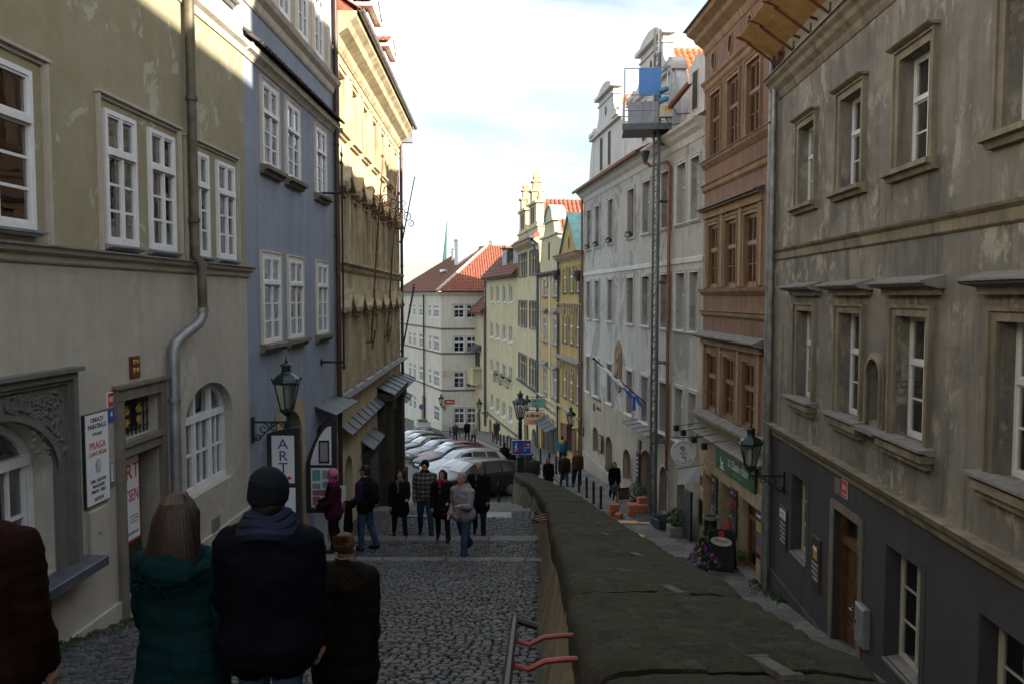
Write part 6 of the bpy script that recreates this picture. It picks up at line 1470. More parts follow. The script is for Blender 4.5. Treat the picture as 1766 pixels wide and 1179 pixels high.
b.build('hip_tiles', 'ridge_pale', EF.root)
for (pt, sx, sy, h) in ((apex + f2 * 1.5 + n2_ * 2.2, 2.6, 1.6, 2.5), (apex + f2 * 10 + n2_ * .6, 1.4, 1.0, 1.9), (apex + f2 * 7.2 + n2_ * 1.6, 1.3, .9, 1.4), (apex + f1 * 1.2 - n1_ * 1, 1.4, 1.2, 2.4)):
    b = B(); M_ = inv @ Matrix.Translation(pt) @ Matrix.Rotation(math.atan2(f2.y, f2.x), 4, 'Z'); b.box(-sy / 2, sy / 2, -sx / 2, sx / 2, -3, h - 1.6, M_); b.box(-sy / 2 - .08, sy / 2 + .08, -sx / 2 - .08, sx / 2 + .08, h - 1.75, h - 1.6, M_); b.build('chimney', 'chimney_white', EF.root)
b = B(); M_ = inv @ Matrix.Translation(cw2.lerp(apex, .42) + f2 * 5.5 + n2_ * .2 + Vector((0, 0, .1))); b.box(-.5, .5, -.3, .3, 0, .3, M_); b.build('skylight', 'zinc', EF.root)
b = B(); bx = cw_ - n1_ * .3 - n2_ * .3
b.add([L_(v) for v in (cS + Vector((0, 0, -18)), cS + n2_ * -12 + Vector((0, 0, -18)), cS + n2_ * -12 + Vector((0, 0, .5)), cS + Vector((0, 0, .5)), cF + Vector((0, 0, -18)), cF + n1_ * -14 + Vector((0, 0, -18)), cF + n1_ * -14 + Vector((0, 0, .5)), cF + Vector((0, 0, .5)))], [(0, 1, 2, 3), (4, 5, 6, 7)]); b.build('back_wall', 'pale_end', EF.root)
t = thing('street_name_plate', 'small red street name plate on the corner of the end house', 'sign', EF.W(.9, -12.2, .02), EF.root.rotation_euler.z)
b = B(); b.bev(-.55, .55, 0, .04, 0, .5, .02); b.build('plate', 'sign_red', t); scrib(t, -.42, .42, .17, .042, 'ink_white', 1, .18)
t = thing('star_sign', 'golden star-shaped house sign on the end house corner', 'house sign', EF.W(.3, -8.5, .1), EF.root.rotation_euler.z)  # gilt star on an arm, no lamp
b = B(); b.tube([(0, -.1, 0), (0, .9, 0)], .03, 6); b.build('arm', 'iron_black', t); b = B(); b.prism([((.45 if i % 2 else .2) * math.cos(i * math.pi / 6) + .5, (.45 if i % 2 else .2) * math.sin(i * math.pi / 6)) for i in range(12)], 'x', -.05, .05); b.build('star', 'ink_gold', t)
# church spire far beyond
t = thing('church_spire', 'slender green copper church spire far beyond the red roof', 'spire', (-24.6, 300, -14))
b = B(); b.lathe([(2.9, 14), (2.5, 19), (1.9, 26), (1.0, 34), (.28, 41.3), (.08, 42)], 8); mat('spire_green', (.12, .24, .21), .6, .1, var=.2, scale=.3); b.build('spire', 'spire_green', t)
b = B(); b.box(-2.6, 2.6, -2.6, 2.6, -5, 14); b.build('tower', 'pale_end', t)
b = B(); b.ball((0, 0, 42.2), .5, 8); b.tube([(0, 0, 42), (0, 0, 45)], .09, 5); b.tube([(-.6, 0, 44), (.6, 0, 44)], .09, 5); b.build('finial', 'ink_gold', t)
# ---------------------------------------------------------------- lanterns
def lantern_parts(t, z0=0., S=1., ox=0., oy=0.):
    """six-sided tapered lantern: cage, panes, cap, crown, finial"""
    M_ = Matrix.Translation((ox, oy, z0)) @ Matrix.Scale(S, 4)
    b = B()
    for k in range(6):
        a = k * math.pi / 3; p, q = (.13 * math.cos(a), .13 * math.sin(a), .02), (.25 * math.cos(a), .25 * math.sin(a), .56)
        b.tube([M_ @ Vector(p), M_ @ Vector(q)], .014 * S, 5)
    b.lathe([(.05, -.10), (.10, -.05), (.15, 0), (.15, .035), (.12, .04)], 6, M_); b.lathe([(.265, .545), (.285, .56), (.285, .60), (.25, .61)], 6, M_)
    cage = b.build('cage', 'lamp_green', t)
    for k in range(6):
        a0, a1 = k * math.pi / 3, (k + 1) * math.pi / 3; g = B()
        g.add([M_ @ Vector((r_ * math.cos(a), r_ * math.sin(a), z)) for a, r_, z in ((a0, .125, .035), (a1, .125, .035), (a1, .243, .55), (a0, .243, .55))], [(0, 1, 2, 3)]); g.build('pane', 'lamp_glass', t)
    b = B(); b.lathe([(.30, .595), (.27, .64), (.20, .72), (.12, .77), (.10, .80), (.10, .90), (.13, .915), (.13, .935), (.08, .96), (.03, .985), (.03, 1.0), (.045, 1.02), (.02, 1.05), (.005, 1.10)], 6, M_)
    for k in range(6):
        a = k * math.pi / 3; b.ball(M_ @ Vector((.29 * math.cos(a), .29 * math.sin(a), .645)), .03 * S, 6)
    b.build('cap', 'lamp_green', t)
    b = B(); b.lathe([(.055, .05), (.06, .12), (.075, .3), (.06, .42), (.03, .46)], 8, M_); b.build('lamp_mantle', 'sign_white', t, smooth=True)
def wall_lantern(lab, base, ay, S, out, stem=.12):
    """base = point on the wall at arm height; ay = direction away from the wall"""
    t = thing('wall_lantern', lab, 'lantern', base, math.atan2(ay.y, ay.x) - math.pi / 2)
    b = B(); b.tube([(0, -.02, 0), (0, out, 0)], .022 * S, 6); b.box(-.04, .04, -.02, .02, -.42 * S, .1 * S); b.tube([(0, out, -.06), (0, out, stem)], .02 * S, 6)
    P = lambda p, q: (0, p, q)
    for (c, r_, a0, sg) in (((out * .30, -.13 * S), .12 * S, 1.57, -1), ((out * .62, -.10 * S), .095 * S, 1.57, 1), ((out * .86, -.06 * S), .06 * S, 1.57, -1), ((.10 * S, -.30 * S), .09 * S, 2.6, 1)): scroll(b, c, r_, 1.35, a0, sg, P, .016 * S, 16)
    b.tube([(0, .0, -.38 * S), (0, out * .25, -.28 * S), (0, out * .6, -.06 * S), (0, out * .8, 0)], .014 * S, 5)
    b.build('bracket', 'lamp_green', t, smooth=True); lantern_parts(t, stem + .08 * S, S, 0, out)
    return t
VX = Vector
wall_lantern('large green wall lantern on a scrolled bracket at the corner of the blue house', LB.W(.12, -2.02, .02), LB.ay, .80, .56)
wall_lantern('large green wall lantern on a scrolled bracket at the corner of the grey house', RA.W(18.75, -4.28, .02), RA.ay, 1.0, .80)
wall_lantern('wall lantern at the far drainpipe of the white house', RC.W(18.6, -7.45, .02), RC.ay, 1.05, .75)
wall_lantern('small wall lantern at the far corner of the pale house', RG.W(14.6, -12.35, .02), RG.ay, 1.25, .9)
wall_lantern('small wall lantern on the corner of the end house', EF.W(.35, -12.4, .02), (EF.ay + ES.ay * .8).normalized(), 1.2, .8)
wall_lantern('wall lantern half hidden behind the lamp post and hanging signs', RF.W(.6, -8.75, .02), RF.ay, 1.1, .8)
# lamp post at the end of the parapet
LP = Vector((.33, 31.75, zr(31.75)))
t = thing('lamp_post', 'dark green lamp post with lantern at the end of the parapet wall', 'lamp post', LP)
zb = -7.12 - LP.z
b = B(); b.lathe([(.21, 0), (.21, zb - .1), (.20, zb), (.19, zb + .12), (.17, zb + .5), (.15, zb + .62), (.17, zb + .66), (.10, zb + .75), (.085, zb + 1.2), (.075, zb + 2.0), (.10, zb + 2.05), (.07, zb + 2.1), (.06, zb + 2.2)], 12); b.build('post', 'lamp_green', t, smooth=True)
lantern_parts(t, zb + 2.25, 1.05)
t = thing('road_sign', 'blue end-of-pedestrian-zone sign with a red slash on the lamp post', 'road sign', LP + Vector((.06, -.12, zb + .78)))
b = B(); b.bev(-.40, .40, -.03, .0, 0, .60, .005); b.build('plate', 'sign_white', t)
b = B(); b.box(-.375, .375, -.034, -.03, .025, .575); b.build('field', 'sign_blue', t)
b = B(); b.ball((-.22, -.037, .44), (.035, .003, .035), 8); b.prism([(-.24, .40), (-.20, .40), (-.18, .26), (-.13, .13), (-.16, .12), (-.21, .24), (-.27, .12), (-.30, .13), (-.24, .27), (-.29, .30), (-.30, .28)], 'y', -.038, -.034)
b.prism([(.10, .44), (.30, .44), (.33, .38), (.10, .38)], 'y', -.038, -.034); b.ball((.14, -.037, .18), (.03, .003, .03), 6); b.prism([(.08, .30), (.34, .30), (.34, .27), (.08, .27)], 'y', -.038, -.034); b.build('pictogram', 'ink_white', t)
b = B(); b.prism([(-.36, .06), (-.30, .03), (.36, .54), (.30, .57)], 'y', -.042, -.038); b.build('slash', 'sign_red', t)
# hanging shop signs down the street
for (y, z0, h, w_, m, lab, mm) in ((57.0, -9.25, .95, 1.4, 'sign_pink', 'salmon-coloured hanging shop sign with a small red emblem', 'ink_brown'), (56.2, -7.85, .62, 1.05, 'sign_teal', 'pale teal hanging shop sign above the salmon one', 'ink_black')):
    x1 = xr(y) - .1; t = thing('hanging_sign', lab, 'sign', (x1, y, z0))
    n = 8; P = [(-w_ * i / n, .03 * math.sin(i * 2)) for i in range(n + 1)] + [(-w_ + w_ * i / n, h + .03 * math.sin(i * 2.4)) for i in range(n + 1)]
    b = B(); b.prism(P, 'y', -.03, .03); b.build('board', m, t); b = B(); b.tube([(.1, 0, h + .12), (-w_, 0, h + .12)], .025, 6); b.build('arm', 'iron_black', t)
    scrib(t, -w_ + .15, -.3, h * .62, -.034, mm, 1, h * .22); scrib(t, -w_ + .2, -.5, h * .28, -.034, 'ink_red' if m == 'sign_pink' else mm, 2, h * .1, h * .15)
    if m == 'sign_pink': b = B(); [b.ball((rnd(-.4, -.15), -.035, rnd(.15, .5)), (.05, .004, .05), 6) for i in range(7)]; b.build('emblem', 'sign_red', t)
# bollards
b = B(); b.lathe([(.075, -.1), (.075, .06), (.06, .08), (.055, .78), (.07, .80), (.07, .84), (.05, .86), (.055, .92), (.03, .96), (.005, .98)], 10); bm_ = b.mesh('bollard', 'iron_black', True)
yb = [32.0, 33.3, 34.7, 36.3, 37.8, 40.2, 42.4, 44.6, 47.0, 50.0, 53, 55.5, 57.2, 58.6, 60.1, 61.8, 63.7, 65.6]
names = ['nearest', 'second', 'third', 'fourth', 'fifth', 'sixth', 'seventh', 'eighth', 'ninth', 'tenth', 'eleventh', 'twelfth', 'thirteenth', 'fourteenth', 'fifteenth', 'sixteenth', 'seventeenth', 'farthest']
for y, nm in zip(yb, names):
    o = link(bm_, 'bollard', None, (xr(y) - pw(y) + .24, y, zr(y) + .12), (rnd(-.02, .02), rnd(-.02, .02), 0)); tag(o, nm + ' black bollard along the pavement kerb, counted from the hoist', 'bollard', 'bollards along the kerb')
o = link(bm_, 'bollard', None, (-6.1, 77, zr(77))); tag(o, 'single black bollard standing alone before the end house', 'bollard', 'bollards along the kerb')
for x, y, lab in ((-.55, 32.2, 'black bollard at the foot of the stairs by the wall end'), (-4.2, 34.2, 'black bollard beside the far corner of the cream house')):
    o = link(bm_, 'bollard', None, (x, y, zg(x, y))); tag(o, lab, 'bollard', 'bollards along the kerb')
t = thing('road_sign', 'round no-stopping sign on a thin post before the end house', 'road sign', (-10.2, 88.5, zr(88.5)))
b = B(); b.tube([(0, 0, 0), (0, 0, 3.1)], .04, 6); b.build('post', 'steel', t); b = B(); b.prism([(.32 * math.cos(i * .4488), 2.8 + .32 * math.sin(i * .4488)) for i in range(14)], 'y', -.07, -.04); b.build('disc', 'sign_red', t)
b = B(); b.prism([(.24 * math.cos(i * .4488), 2.8 + .24 * math.sin(i * .4488)) for i in range(14)], 'y', -.075, -.07); b.build('field', 'sign_blue', t)
t = thing('bench', 'dark bench beside the group on the far pavement', 'bench', (-4.4, 76.5, zr(76.5)))
b = B(); b.bev(-.9, .9, -.2, .2, .42, .48, .01); b.build('seat', 'dark_wood', t); b = B(); b.bev(-.9, .9, .2, .25, .5, .85, .01); b.build('backrest', 'dark_wood', t)
for x in (-.75, .75): b = B(); b.box(x - .04, x + .04, -.2, .2, 0, .42); b.build('leg', 'iron_black', t)

# ---------------------------------------------------------------- things on the lower pavement
def gz(y): return zr(y) + .125
def shrub(t, n, r, h, z0, m='leaf', sz=.05, nm='foliage'):
    b = B()
    for i in range(n):
        a = rnd(0, 6.28); ph = rnd(-1, 1); q = r * (random.random() ** .4); x, y, z = q * math.cos(a) * math.sqrt(1 - ph * ph), q * math.sin(a) * math.sqrt(1 - ph * ph), z0 + h / 2 + ph * h / 2
        d = Vector((rnd(-1, 1), rnd(-1, 1), rnd(-.3, 1))).normalized() * sz * rnd(.7, 1.4); e = d.orthogonal().normalized() * sz * .32; p = Vector((x, y, z))
        b.sh = random.random() * .9 + .05; b.add([p, p + d * .5 + e, p + d, p + d * .5 - e], [(0, 1, 2, 3)])
    return b.build(nm, m, t, recalc=False)
def pot(t, r, h, m): b = B(); b.lathe([(r * .7, 0), (r * .95, h * .85), (r, h * .86), (r, h), (r * .88, h), (r * .85, h * .9)], 14); b.build('pot', m, t, smooth=True); b = B(); b.lathe([(r * .87, h * .8), (r * .86, h * .92), (0.01, h * .93)], 12); b.build('soil', 'soil', t)
def cone_tree(t, h, r, z0):
    b = B()
    for i in range(3200):
        k = random.random() ** .9; a = rnd(0, 6.28); q = r * (1 - k) * rnd(.45, 1.05) + .015; z = z0 + h * k
        p = Vector((q * math.cos(a), q * math.sin(a), z)); d = Vector((math.cos(a), math.sin(a), rnd(-.5, .3))).normalized() * rnd(.05, .1); e = Vector((-math.sin(a), math.cos(a), 0)) * .012
        b.sh = random.random() * .9 + .05; b.add([p - e, p + e, p + d], [(0, 1, 2)])
    b.build('needles', 'fir', t, recalc=False); b = B(); b.tube([(0, 0, z0 - .15), (0, 0, z0 + h * .9)], [.025, .006], 6); b.build('trunk', 'dark_wood', t)
mat('purple_ball', (.22, .05, .30), .25, .3, var=.1)
t = thing('christmas_tree', 'small potted christmas tree with purple baubles outside the cafe', 'christmas tree', (5.22, 21.2, gz(21.2)))
pot(t, .17, .26, 'iron_black'); cone_tree(t, .80, .46, .28)
for i in range(130):
    k = random.random() * .9; a = rnd(0, 6.28); q = .46 * (1 - k) * 1.05; b = B(); b.ball((q * math.cos(a), q * math.sin(a), .30 + .80 * k), .036, 6); b.build('bauble', 'purple_ball' if i % 7 else 'ink_gold', t, smooth=True)
t = thing('pavement_board', 'dark green rounded advertising board reading Pilsner outside the cafe', 'sign', (5.86, 21.7, gz(21.7)), R(-28))
n = 10; P = [(-.36, 0), (.36, 0), (.36, 1.05)] + [(.36 * math.cos(math.pi * i / n), 1.05 + .16 * math.sin(math.pi * i / n)) for i in range(n + 1)]
b = B(); b.prism(P, 'y', -.03, .0); b.build('front_board', 'lamp_green', t); b = B(); M_ = Matrix.Translation((0, .35, 0)) @ Matrix.Rotation(R(16), 4, 'X'); b.prism(P, 'y', 0, .03, M_); b.build('rear_board', 'lamp_green', t)
b = B(); b.box(-.31, .31, -.034, -.03, .08, .66); b.build('chalk_panel', 'chalk_board', t); b = B(); b.prism([(.30 * math.cos(i * .314), .86 + .13 * math.sin(i * .314)) for i in range(20)], 'y', -.035, -.03); b.build('badge', 'cream_paint', t)
link(text_mesh('Pilsner', .15, 'ink_black', shear=.2), 'lettering', t, (0, -.037, .83), FR); b = B(); b.ball((0, -.035, 1.08), (.09, .008, .09), 10); b.build('seal', 'sign_red', t)
t = thing('covered_stand', 'round metal stand half wrapped in green cloth by the cafe door', 'stand', (5.92, 23.2, gz(23.2)))
b = B(); b.lathe([(.24, 0), (.24, .9), (.2, .95), (.2, 1.25), (.23, 1.27), (.23, 1.33), (.1, 1.36)], 16); b.build('body', 'iron_black', t, smooth=True); b = B(); b.lathe([(.235, 1.25), (.24, 1.3), (.235, 1.34)], 16); b.build('rim', 'steel', t)
b = B(); vs = []; n = 24
for z, r_, wv in ((.15, .36, .05), (.35, .33, .04), (.6, .30, .03), (.75, .27, .01), (.80, .22, 0)):
    for k in range(n): a = 2 * math.pi * k / n; q = r_ + wv * math.sin(k * 2.6); vs.append((q * math.cos(a), q * math.sin(a), z))
b.add(vs, [(i * n + k, i * n + (k + 1) % n, (i + 1) * n + (k + 1) % n, (i + 1) * n + k) for i in range(4) for k in range(n)]); mat('green_cloth', (.02, .09, .05), .85, var=.3); b.build('cloth', 'green_cloth', t, smooth=True)
t = thing('mortar_tub', 'dark plastic mortar tub on the pavement by the hoist', 'tub', (5.55, 28.2, gz(28.2)), R(20))
b = B()
for (a, z0, c, z1) in ((.34, 0, .46, .40),):
    o_ = [(-a, -a * .7, z0), (a, -a * .7, z0), (a, a * .7, z0), (-a, a * .7, z0), (-c, -c * .7, z1), (c, -c * .7, z1), (c, c * .7, z1), (-c, c * .7, z1)]
    i_ = [(x * .93, y * .93, max(z, .04)) for x, y, z in o_]; b.add(o_ + i_, [(0, 1, 2, 3), (0, 1, 5, 4), (1, 2, 6, 5), (2, 3, 7, 6), (3, 0, 4, 7), (8, 9, 10, 11), (8, 9, 13, 12), (9, 10, 14, 13), (10, 11, 15, 14), (11, 8, 12, 15), (4, 5, 13, 12), (5, 6, 14, 13), (6, 7, 15, 14), (7, 4, 12, 15)])
b.build('shell', 'steel_dark', t); b = B(); b.tube([(-.46, -.32, .40), (.46, -.32, .40), (.46, .32, .40), (-.46, .32, .40), (-.46, -.32, .40)], .02, 6); b.build('rim', 'steel_dark', t)
b = B()                                                           # hollow building bricks
b.bev(-.19, .19, -.12, .12, 0, .235, .008)
for k in range(4): b.box(-.191, .191, -.10 + k * .055, -.07 + k * .055, .02, .215)
bk = b.mesh('hollow_brick', 'brick_orange')
for i, (dx, dy, lv, rz) in enumerate(((0, 0, 0, 0), (.4, .02, 0, .05), (0, .27, 0, .02), (.4, .28, 0, 0), (.02, .02, 1, .03), (.41, .02, 1, -.04), (.01, .27, 1, 0), (.40, .27, 2, .3), (-.75, .1, 0, .5), (-.72, .12, 1, .2), (-.6, -.35, 0, 1.2), (.41, .27, 1, 0))):
    o = link(bk, 'hollow_brick', None, (4.72 + dx, 30.4 + dy, gz(30.5) + lv * .237), (0, 0, rz)); tag(o, 'orange hollow building brick in the loose pile by the hoist foot', 'brick', 'orange bricks by the hoist')
for k, (x, y, ln, rz, lab) in enumerate(((4.25, 27.4, 1.7, .35, 'pale loose plank lying on the pavement nearer the wall'), (3.95, 29.3, 1.5, 1.45, 'pale plank lying across the pavement before the bricks'), (4.35, 29.0, 1.6, 1.5, 'second pale plank beside the hoist base'))):
    o = B(); o.bev(-.09, .09, -ln / 2, ln / 2, 0, .04, .006); q = o.build('plank', 'light_wood', None, (x, y, gz(y) + .01)); q.rotation_euler = (math.atan2(zr(y + .5) - zr(y - .5), 1) * math.cos(rz), 0, rz); tag(q, lab, 'plank', 'planks by the hoist')
t = thing('easel_board', 'small black menu easel standing on the pavement', 'menu board', (4.55, 31.9, gz(31.9)), R(15))
b = B(); b.bev(-.28, .28, -.02, .02, .42, .90, .008); b.build('board', 'chalk_board', t); scrib(t, -.22, .22, .76, -.024, 'chalk_print', 4, .05, .09)
for x, y1, yy in ((-.24, -.18, 0), (.24, -.18, 0), (0, .3, .02)): b = B(); b.tube([(x * 1.1, y1, 0), (x, yy, .85)], .014, 5); b.build('leg', 'light_wood', t)
t = thing('potted_shrub', 'green potted shrub with orange lights beside the wide portal', 'potted plant', (5.05, 31.4, gz(31.4))); pot(t, .26, .42, 'dark_wood'); shrub(t, 520, .38, .75, .42, 'fir', .09)
for i in range(14): b = B(); b.ball((rnd(-.3, .3), rnd(-.3, .1), rnd(.5, 1.0)), .025, 6); b.build('bauble', 'ink_gold' if i % 2 else 'hook_red', t)
t = thing('potted_shrub', 'yellow-green bushy plant in a box by the arched side door', 'potted plant', (5.72, 27.0, gz(27))); b = B(); b.bev(-.3, .3, -.3, .3, 0, .35, .01); b.build('box', 'slab', t); shrub(t, 420, .36, .55, .35, 'leaf', .1)
t = thing('potted_shrub', 'low plant in the shop sill corner under the garland', 'potted plant', RB.W(2.0, -7.56, .05)); pot(t, .12, .14, 'brick_orange'); shrub(t, 200, .2, .25, .14, 'leaf', .07)
t = thing('upright_panel', 'dark upright board leaning by the arched door of the white house', 'board', (5.95, 26.35, gz(26.35)), R(8)); b = B(); b.bev(-.03, .03, -.35, .35, 0, 1.7, .005); b.build('panel', 'steel_dark', t); b = B(); b.box(-.035, .035, -.36, -.33, 0, 1.72); b.build('edge', 'iron_black', t)
b = B()
for i in range(60): y = rnd(18.2, 20.6); tuft(b, xr(y) - abs(random.gauss(0, .16)) - .05, y, gz(y), 8, .12, .08, .01)
stuff(tag(b.build('weeds', 'leaf', recalc=False), 'green weeds around the foot of the cafe drainpipe', 'weeds'))
# ---------------------------------------------------------------- cars
mat('tyre', (.018, .018, .019), .85, var=.2); mat('rim', (.42, .43, .44), .3, .85, var=.08); mat('black_trim', (.022, .022, .024), .55, var=.1); mat('head_lamp', (.62, .64, .66), .12, .4, var=.05); mat('tail_lamp', (.30, .012, .012), .2, var=.05); mat('plate_white', (.7, .7, .68), .5, var=0)
for n_, c_, me_ in (('paint_brown', (.045, .038, .031), .5), ('paint_silver', (.20, .205, .21), .6), ('paint_white', (.40, .42, .44), .0), ('paint_dark', (.015, .018, .024), .3), ('paint_red', (.20, .018, .012), .2), ('paint_steel', (.16, .18, .205), .6), ('paint_grey', (.07, .078, .086), .6), ('paint_black', (.022, .023, .026), .3), ('paint_beige', (.30, .295, .27), .5)):
    mat(n_, c_, .36, me_ * .6, var=.05, scale=3, coat=.15, spec=.3)
STY = {  # f, half-width, low, belt, top, half-width at top edge
 'wagon': [(0, .70, .34, .60, .64, .60), (.02, .86, .24, .66, .70, .74), (.10, .91, .20, .80, .85, .78), (.22, .925, .20, .90, .95, .80), (.28, .93, .20, .95, 1.02, .76), (.36, .93, .20, .97, 1.27, .69), (.43, .93, .20, .98, 1.46, .64), (.55, .93, .20, .99, 1.52, .635), (.70, .93, .20, 1.01, 1.51, .63), (.84, .92, .20, 1.03, 1.45, .61), (.91, .91, .22, 1.05, 1.36, .60), (.96, .89, .26, 1.04, 1.12, .66), (.99, .84, .32, .92, .98, .70), (1, .74, .40, .80, .84, .62)],
 'hatch': [(0, .70, .34, .60, .64, .60), (.025, .84, .24, .67, .72, .74), (.12, .88, .20, .82, .88, .77), (.24, .90, .20, .92, .98, .78), (.30, .90, .20, .96, 1.08, .73), (.39, .90, .20, .98, 1.32, .66), (.46, .90, .20, .99, 1.45, .62), (.58, .90, .20, 1.01, 1.49, .615), (.72, .90, .20, 1.04, 1.46, .60), (.85, .88, .20, 1.06, 1.36, .58), (.92, .87, .24, 1.06, 1.18, .60), (.97, .84, .30, .95, 1.0, .66), (1, .72, .40, .80, .84, .60)],
 'sedan': [(0, .70, .34, .58, .62, .60), (.02, .85, .24, .64, .69, .74), (.10, .89, .20, .78, .83, .78), (.22, .91, .20, .87, .92, .79), (.28, .91, .20, .91, .98, .75), (.36, .91, .20, .93, 1.22, .67), (.43, .91, .20, .94, 1.39, .61), (.56, .91, .20, .96, 1.44, .605), (.68, .91, .20, .97, 1.40, .60), (.77, .90, .20, .97, 1.20, .64), (.83, .90, .20, .97, 1.04, .72), (.93, .88, .24, .94, 1.0, .74), (.985, .83, .30, .86, .92, .72), (1, .74, .40, .76, .80, .64)]}
def car(lab, style, paint, L_, H_, W_, loc, rz, rails=False, name='parked_car', group='cars parked in the square'):
    st = STY[style]; hk = H_ / 1.5; wk = W_ / 1.84
    t = thing(name, lab, 'car', loc, rz, group)
    def stn(f):
        for a, c in zip(st, st[1:]):
            if f <= c[0]:
                k = (f - a[0]) / (c[0] - a[0]); return [x + (y - x) * k for x, y in zip(a, c)]
        return list(st[-1])
    def ring(f):
        _, w_, lo, be, tp, wt = stn(f); w_ *= wk; wt *= wk; be *= hk; tp *= hk
        return [(0, lo), (w_ * .90, lo), (w_ * .985, lo + .10), (w_, lo + (be - lo) * .5), (w_ * .99, be - .10), (w_ * .955, be), (wt, tp - .035 * min(1, (tp - be) * 6)), (wt * .90, tp), (wt * .5, tp + .018), (0, tp + .025)]
    def S(f, j, side=1, off=0.):
        r = ring(f); i = min(int(j), len(r) - 2); k = j - i; y, z = r[i][0] + (r[i + 1][0] - r[i][0]) * k, r[i][1] + (r[i + 1][1] - r[i][1]) * k
        return Vector((L_ * (.5 - f), side * y, z)) + Vector((0, side * off, off * .35 if j < 6.5 else off))
    fs_ = sorted({a[0] for a in st} | {.05, .16, .33, .40, .49, .62, .77, .88, .94})
    b = B(); rows = []
    for f in fs_:
        r = ring(f); full = [(-y, z) for y, z in r[1:][::-1]][:-0 or None]; pts = [(L_ * (.5 - f), y, z) for y, z in r] + [(L_ * (.5 - f), -y, z) for y, z in r[-2:0:-1]]; rows.append(pts)
    n = len(rows[0]); vs = [p for r in rows for p in r]
    b.add(vs, [(i * n + k, i * n + (k + 1) % n, (i + 1) * n + (k + 1) % n, (i + 1) * n + k) for i in range(len(rows) - 1) for k in range(n)] + [tuple(range(n)), tuple((len(rows) - 1) * n + k for k in range(n))])
    me = b.mesh('body', paint); smooth_mesh(me, 32); link(me, 'body', t)
    def patch(nm, m, f0, f1, j0, j1, side, off=.006, nf=5, nj=4, parent=None, cut=None):
        g = B(); vs = []
        for a in range(nf + 1):
            for c in range(nj + 1):
                k = c / nj; sh = cut(k) if cut else (0, 0); ff0, ff1 = f0 + sh[0], f1 + sh[1]
                vs.append(S(ff0 + (ff1 - ff0) * a / nf, j0 + (j1 - j0) * k, side, off))
        g.add(vs, [(a * (nj + 1) + c, a * (nj + 1) + c + 1, (a + 1) * (nj + 1) + c + 1, (a + 1) * (nj + 1) + c) for a in range(nf) for c in range(nj)])
        me = g.mesh(nm, m); smooth_mesh(me, 60); return link(me, nm, parent or t)
    f_ws0, f_ws1 = (.285, .425) if style != 'hatch' else (.305, .455)
    def across(nm, f0, f1, jj=6.55):
        g = B(); vs = []; nn = 8; nf = 5
        for a in range(nf + 1):
            f = f0 + (f1 - f0) * a / nf; r = ring(f); yy = r[6][0] + (r[7][0] - r[6][0]) * .45; zt = r[9][1]
            for c in range(nn + 1):
                q = -1 + 2 * c / nn; vs.append((L_ * (.5 - f), yy * q, zt + .012 - .032 * abs(q) ** 3))
        g.add(vs, [(a * (nn + 1) + c, a * (nn + 1) + c + 1, (a + 1) * (nn + 1) + c + 1, (a + 1) * (nn + 1) + c) for a in range(nf) for c in range(nn)])
        me = g.mesh(nm, 'car_glass'); smooth_mesh(me, 60); link(me, nm, t)
    across('windscreen', f_ws0 + .012, f_ws1 - .005)
    across('rear_window', *{'wagon': (.895, .958), 'hatch': (.835, .925), 'sedan': (.69, .82)}[style])
    ends = {'wagon': (.355, .52, .535, .70, .715, .88), 'hatch': (.375, .56, .575, .75, .76, .84), 'sedan': (.355, .525, .54, .71, .715, .76)}[style]
    for sd in (-1, 1):
        for k in range(3):
            f0, f1 = ends[2 * k], ends[2 * k + 1]
            cut = (lambda q: (.055 * q - .02, 0)) if k == 0 else ((lambda q: (0, -.03 * q)) if k == 2 else None)
            patch('side_window', 'car_glass', f0, f1, 5.1, 5.93, sd, cut=cut)
        for f in ((f_ws0 + .03), ends[1] + .007, ends[3] + .007):
            g = B(); g.tube([S(f, j, sd, .001) for j in (1.2, 2, 3, 4, 5)], .005, 4); g.build('door_seam', 'black_trim', t)
        for f in (ends[1] - .03, ends[3] - .03): g = B(); p = S(f, 4.2, sd, .02); g.box(p.x - .09, p.x + .09, p.y - .012, p.y + .012, p.z - .014, p.z + .014); g.build('door_handle', paint, t)
        patch('headlight', 'head_lamp', .015, .085, 3.5, 4.9, sd, .007); patch('tail_light', 'tail_lamp', .945 if style != 'sedan' else .955, .99, 3.7 if style != 'wagon' else 3.4, 5.4, sd, .007)
        patch('sill_trim', 'black_trim', .10, .90, 1.05, 1.9, sd, .004)
        g = B(); p = S(f_ws0 + .075, 5.2, sd, .1); g.ball(p, (.09, .09, .07), 8); g.build('mirror', paint, t, smooth=True)
        if rails: g = B(); g.tube([S(f, 7.0, sd, .035) for f in (.46, .48, .6, .75, .86, .88)], .018, 6); g.build('roof_rail', 'steel', t)
        for f in (.185, .795):
            p = S(f, 3, sd); x, y = p.x, p.y; g = B(); g.lathe([(.385, -.10), (.385, .012)], 22, Matrix.Translation((x, y - sd * .02, .34)) @ Matrix.Rotation(R(-90 * sd), 4, 'X')); g.build('wheel_arch', 'black_trim', t)
            Mw = Matrix.Translation((x, y - sd * .02, .325)) @ Matrix.Rotation(R(-90 * sd), 4, 'X')
            g = B(); g.lathe([(.22, .0), (.30, .04), (.325, .02), (.325, -.18), (.2, -.2)], 24, Mw); wh = g.build('wheel', 'tyre', t, smooth=True)
            g = B(); g.lathe([(.215, .036), (.222, .02), (.222, .0)], 20, Mw)
            for k in range(5): a = k * 1.2566; g.tube([Mw @ Vector((.05 * math.cos(a), .05 * math.sin(a), .04)), Mw @ Vector((.21 * math.cos(a), .21 * math.sin(a), .032))], [.032, .024], 6)
            g.lathe([(.07, .03), (.06, .052), (.01, .055)], 10, Mw); g.build('rim', 'rim', wh)
            
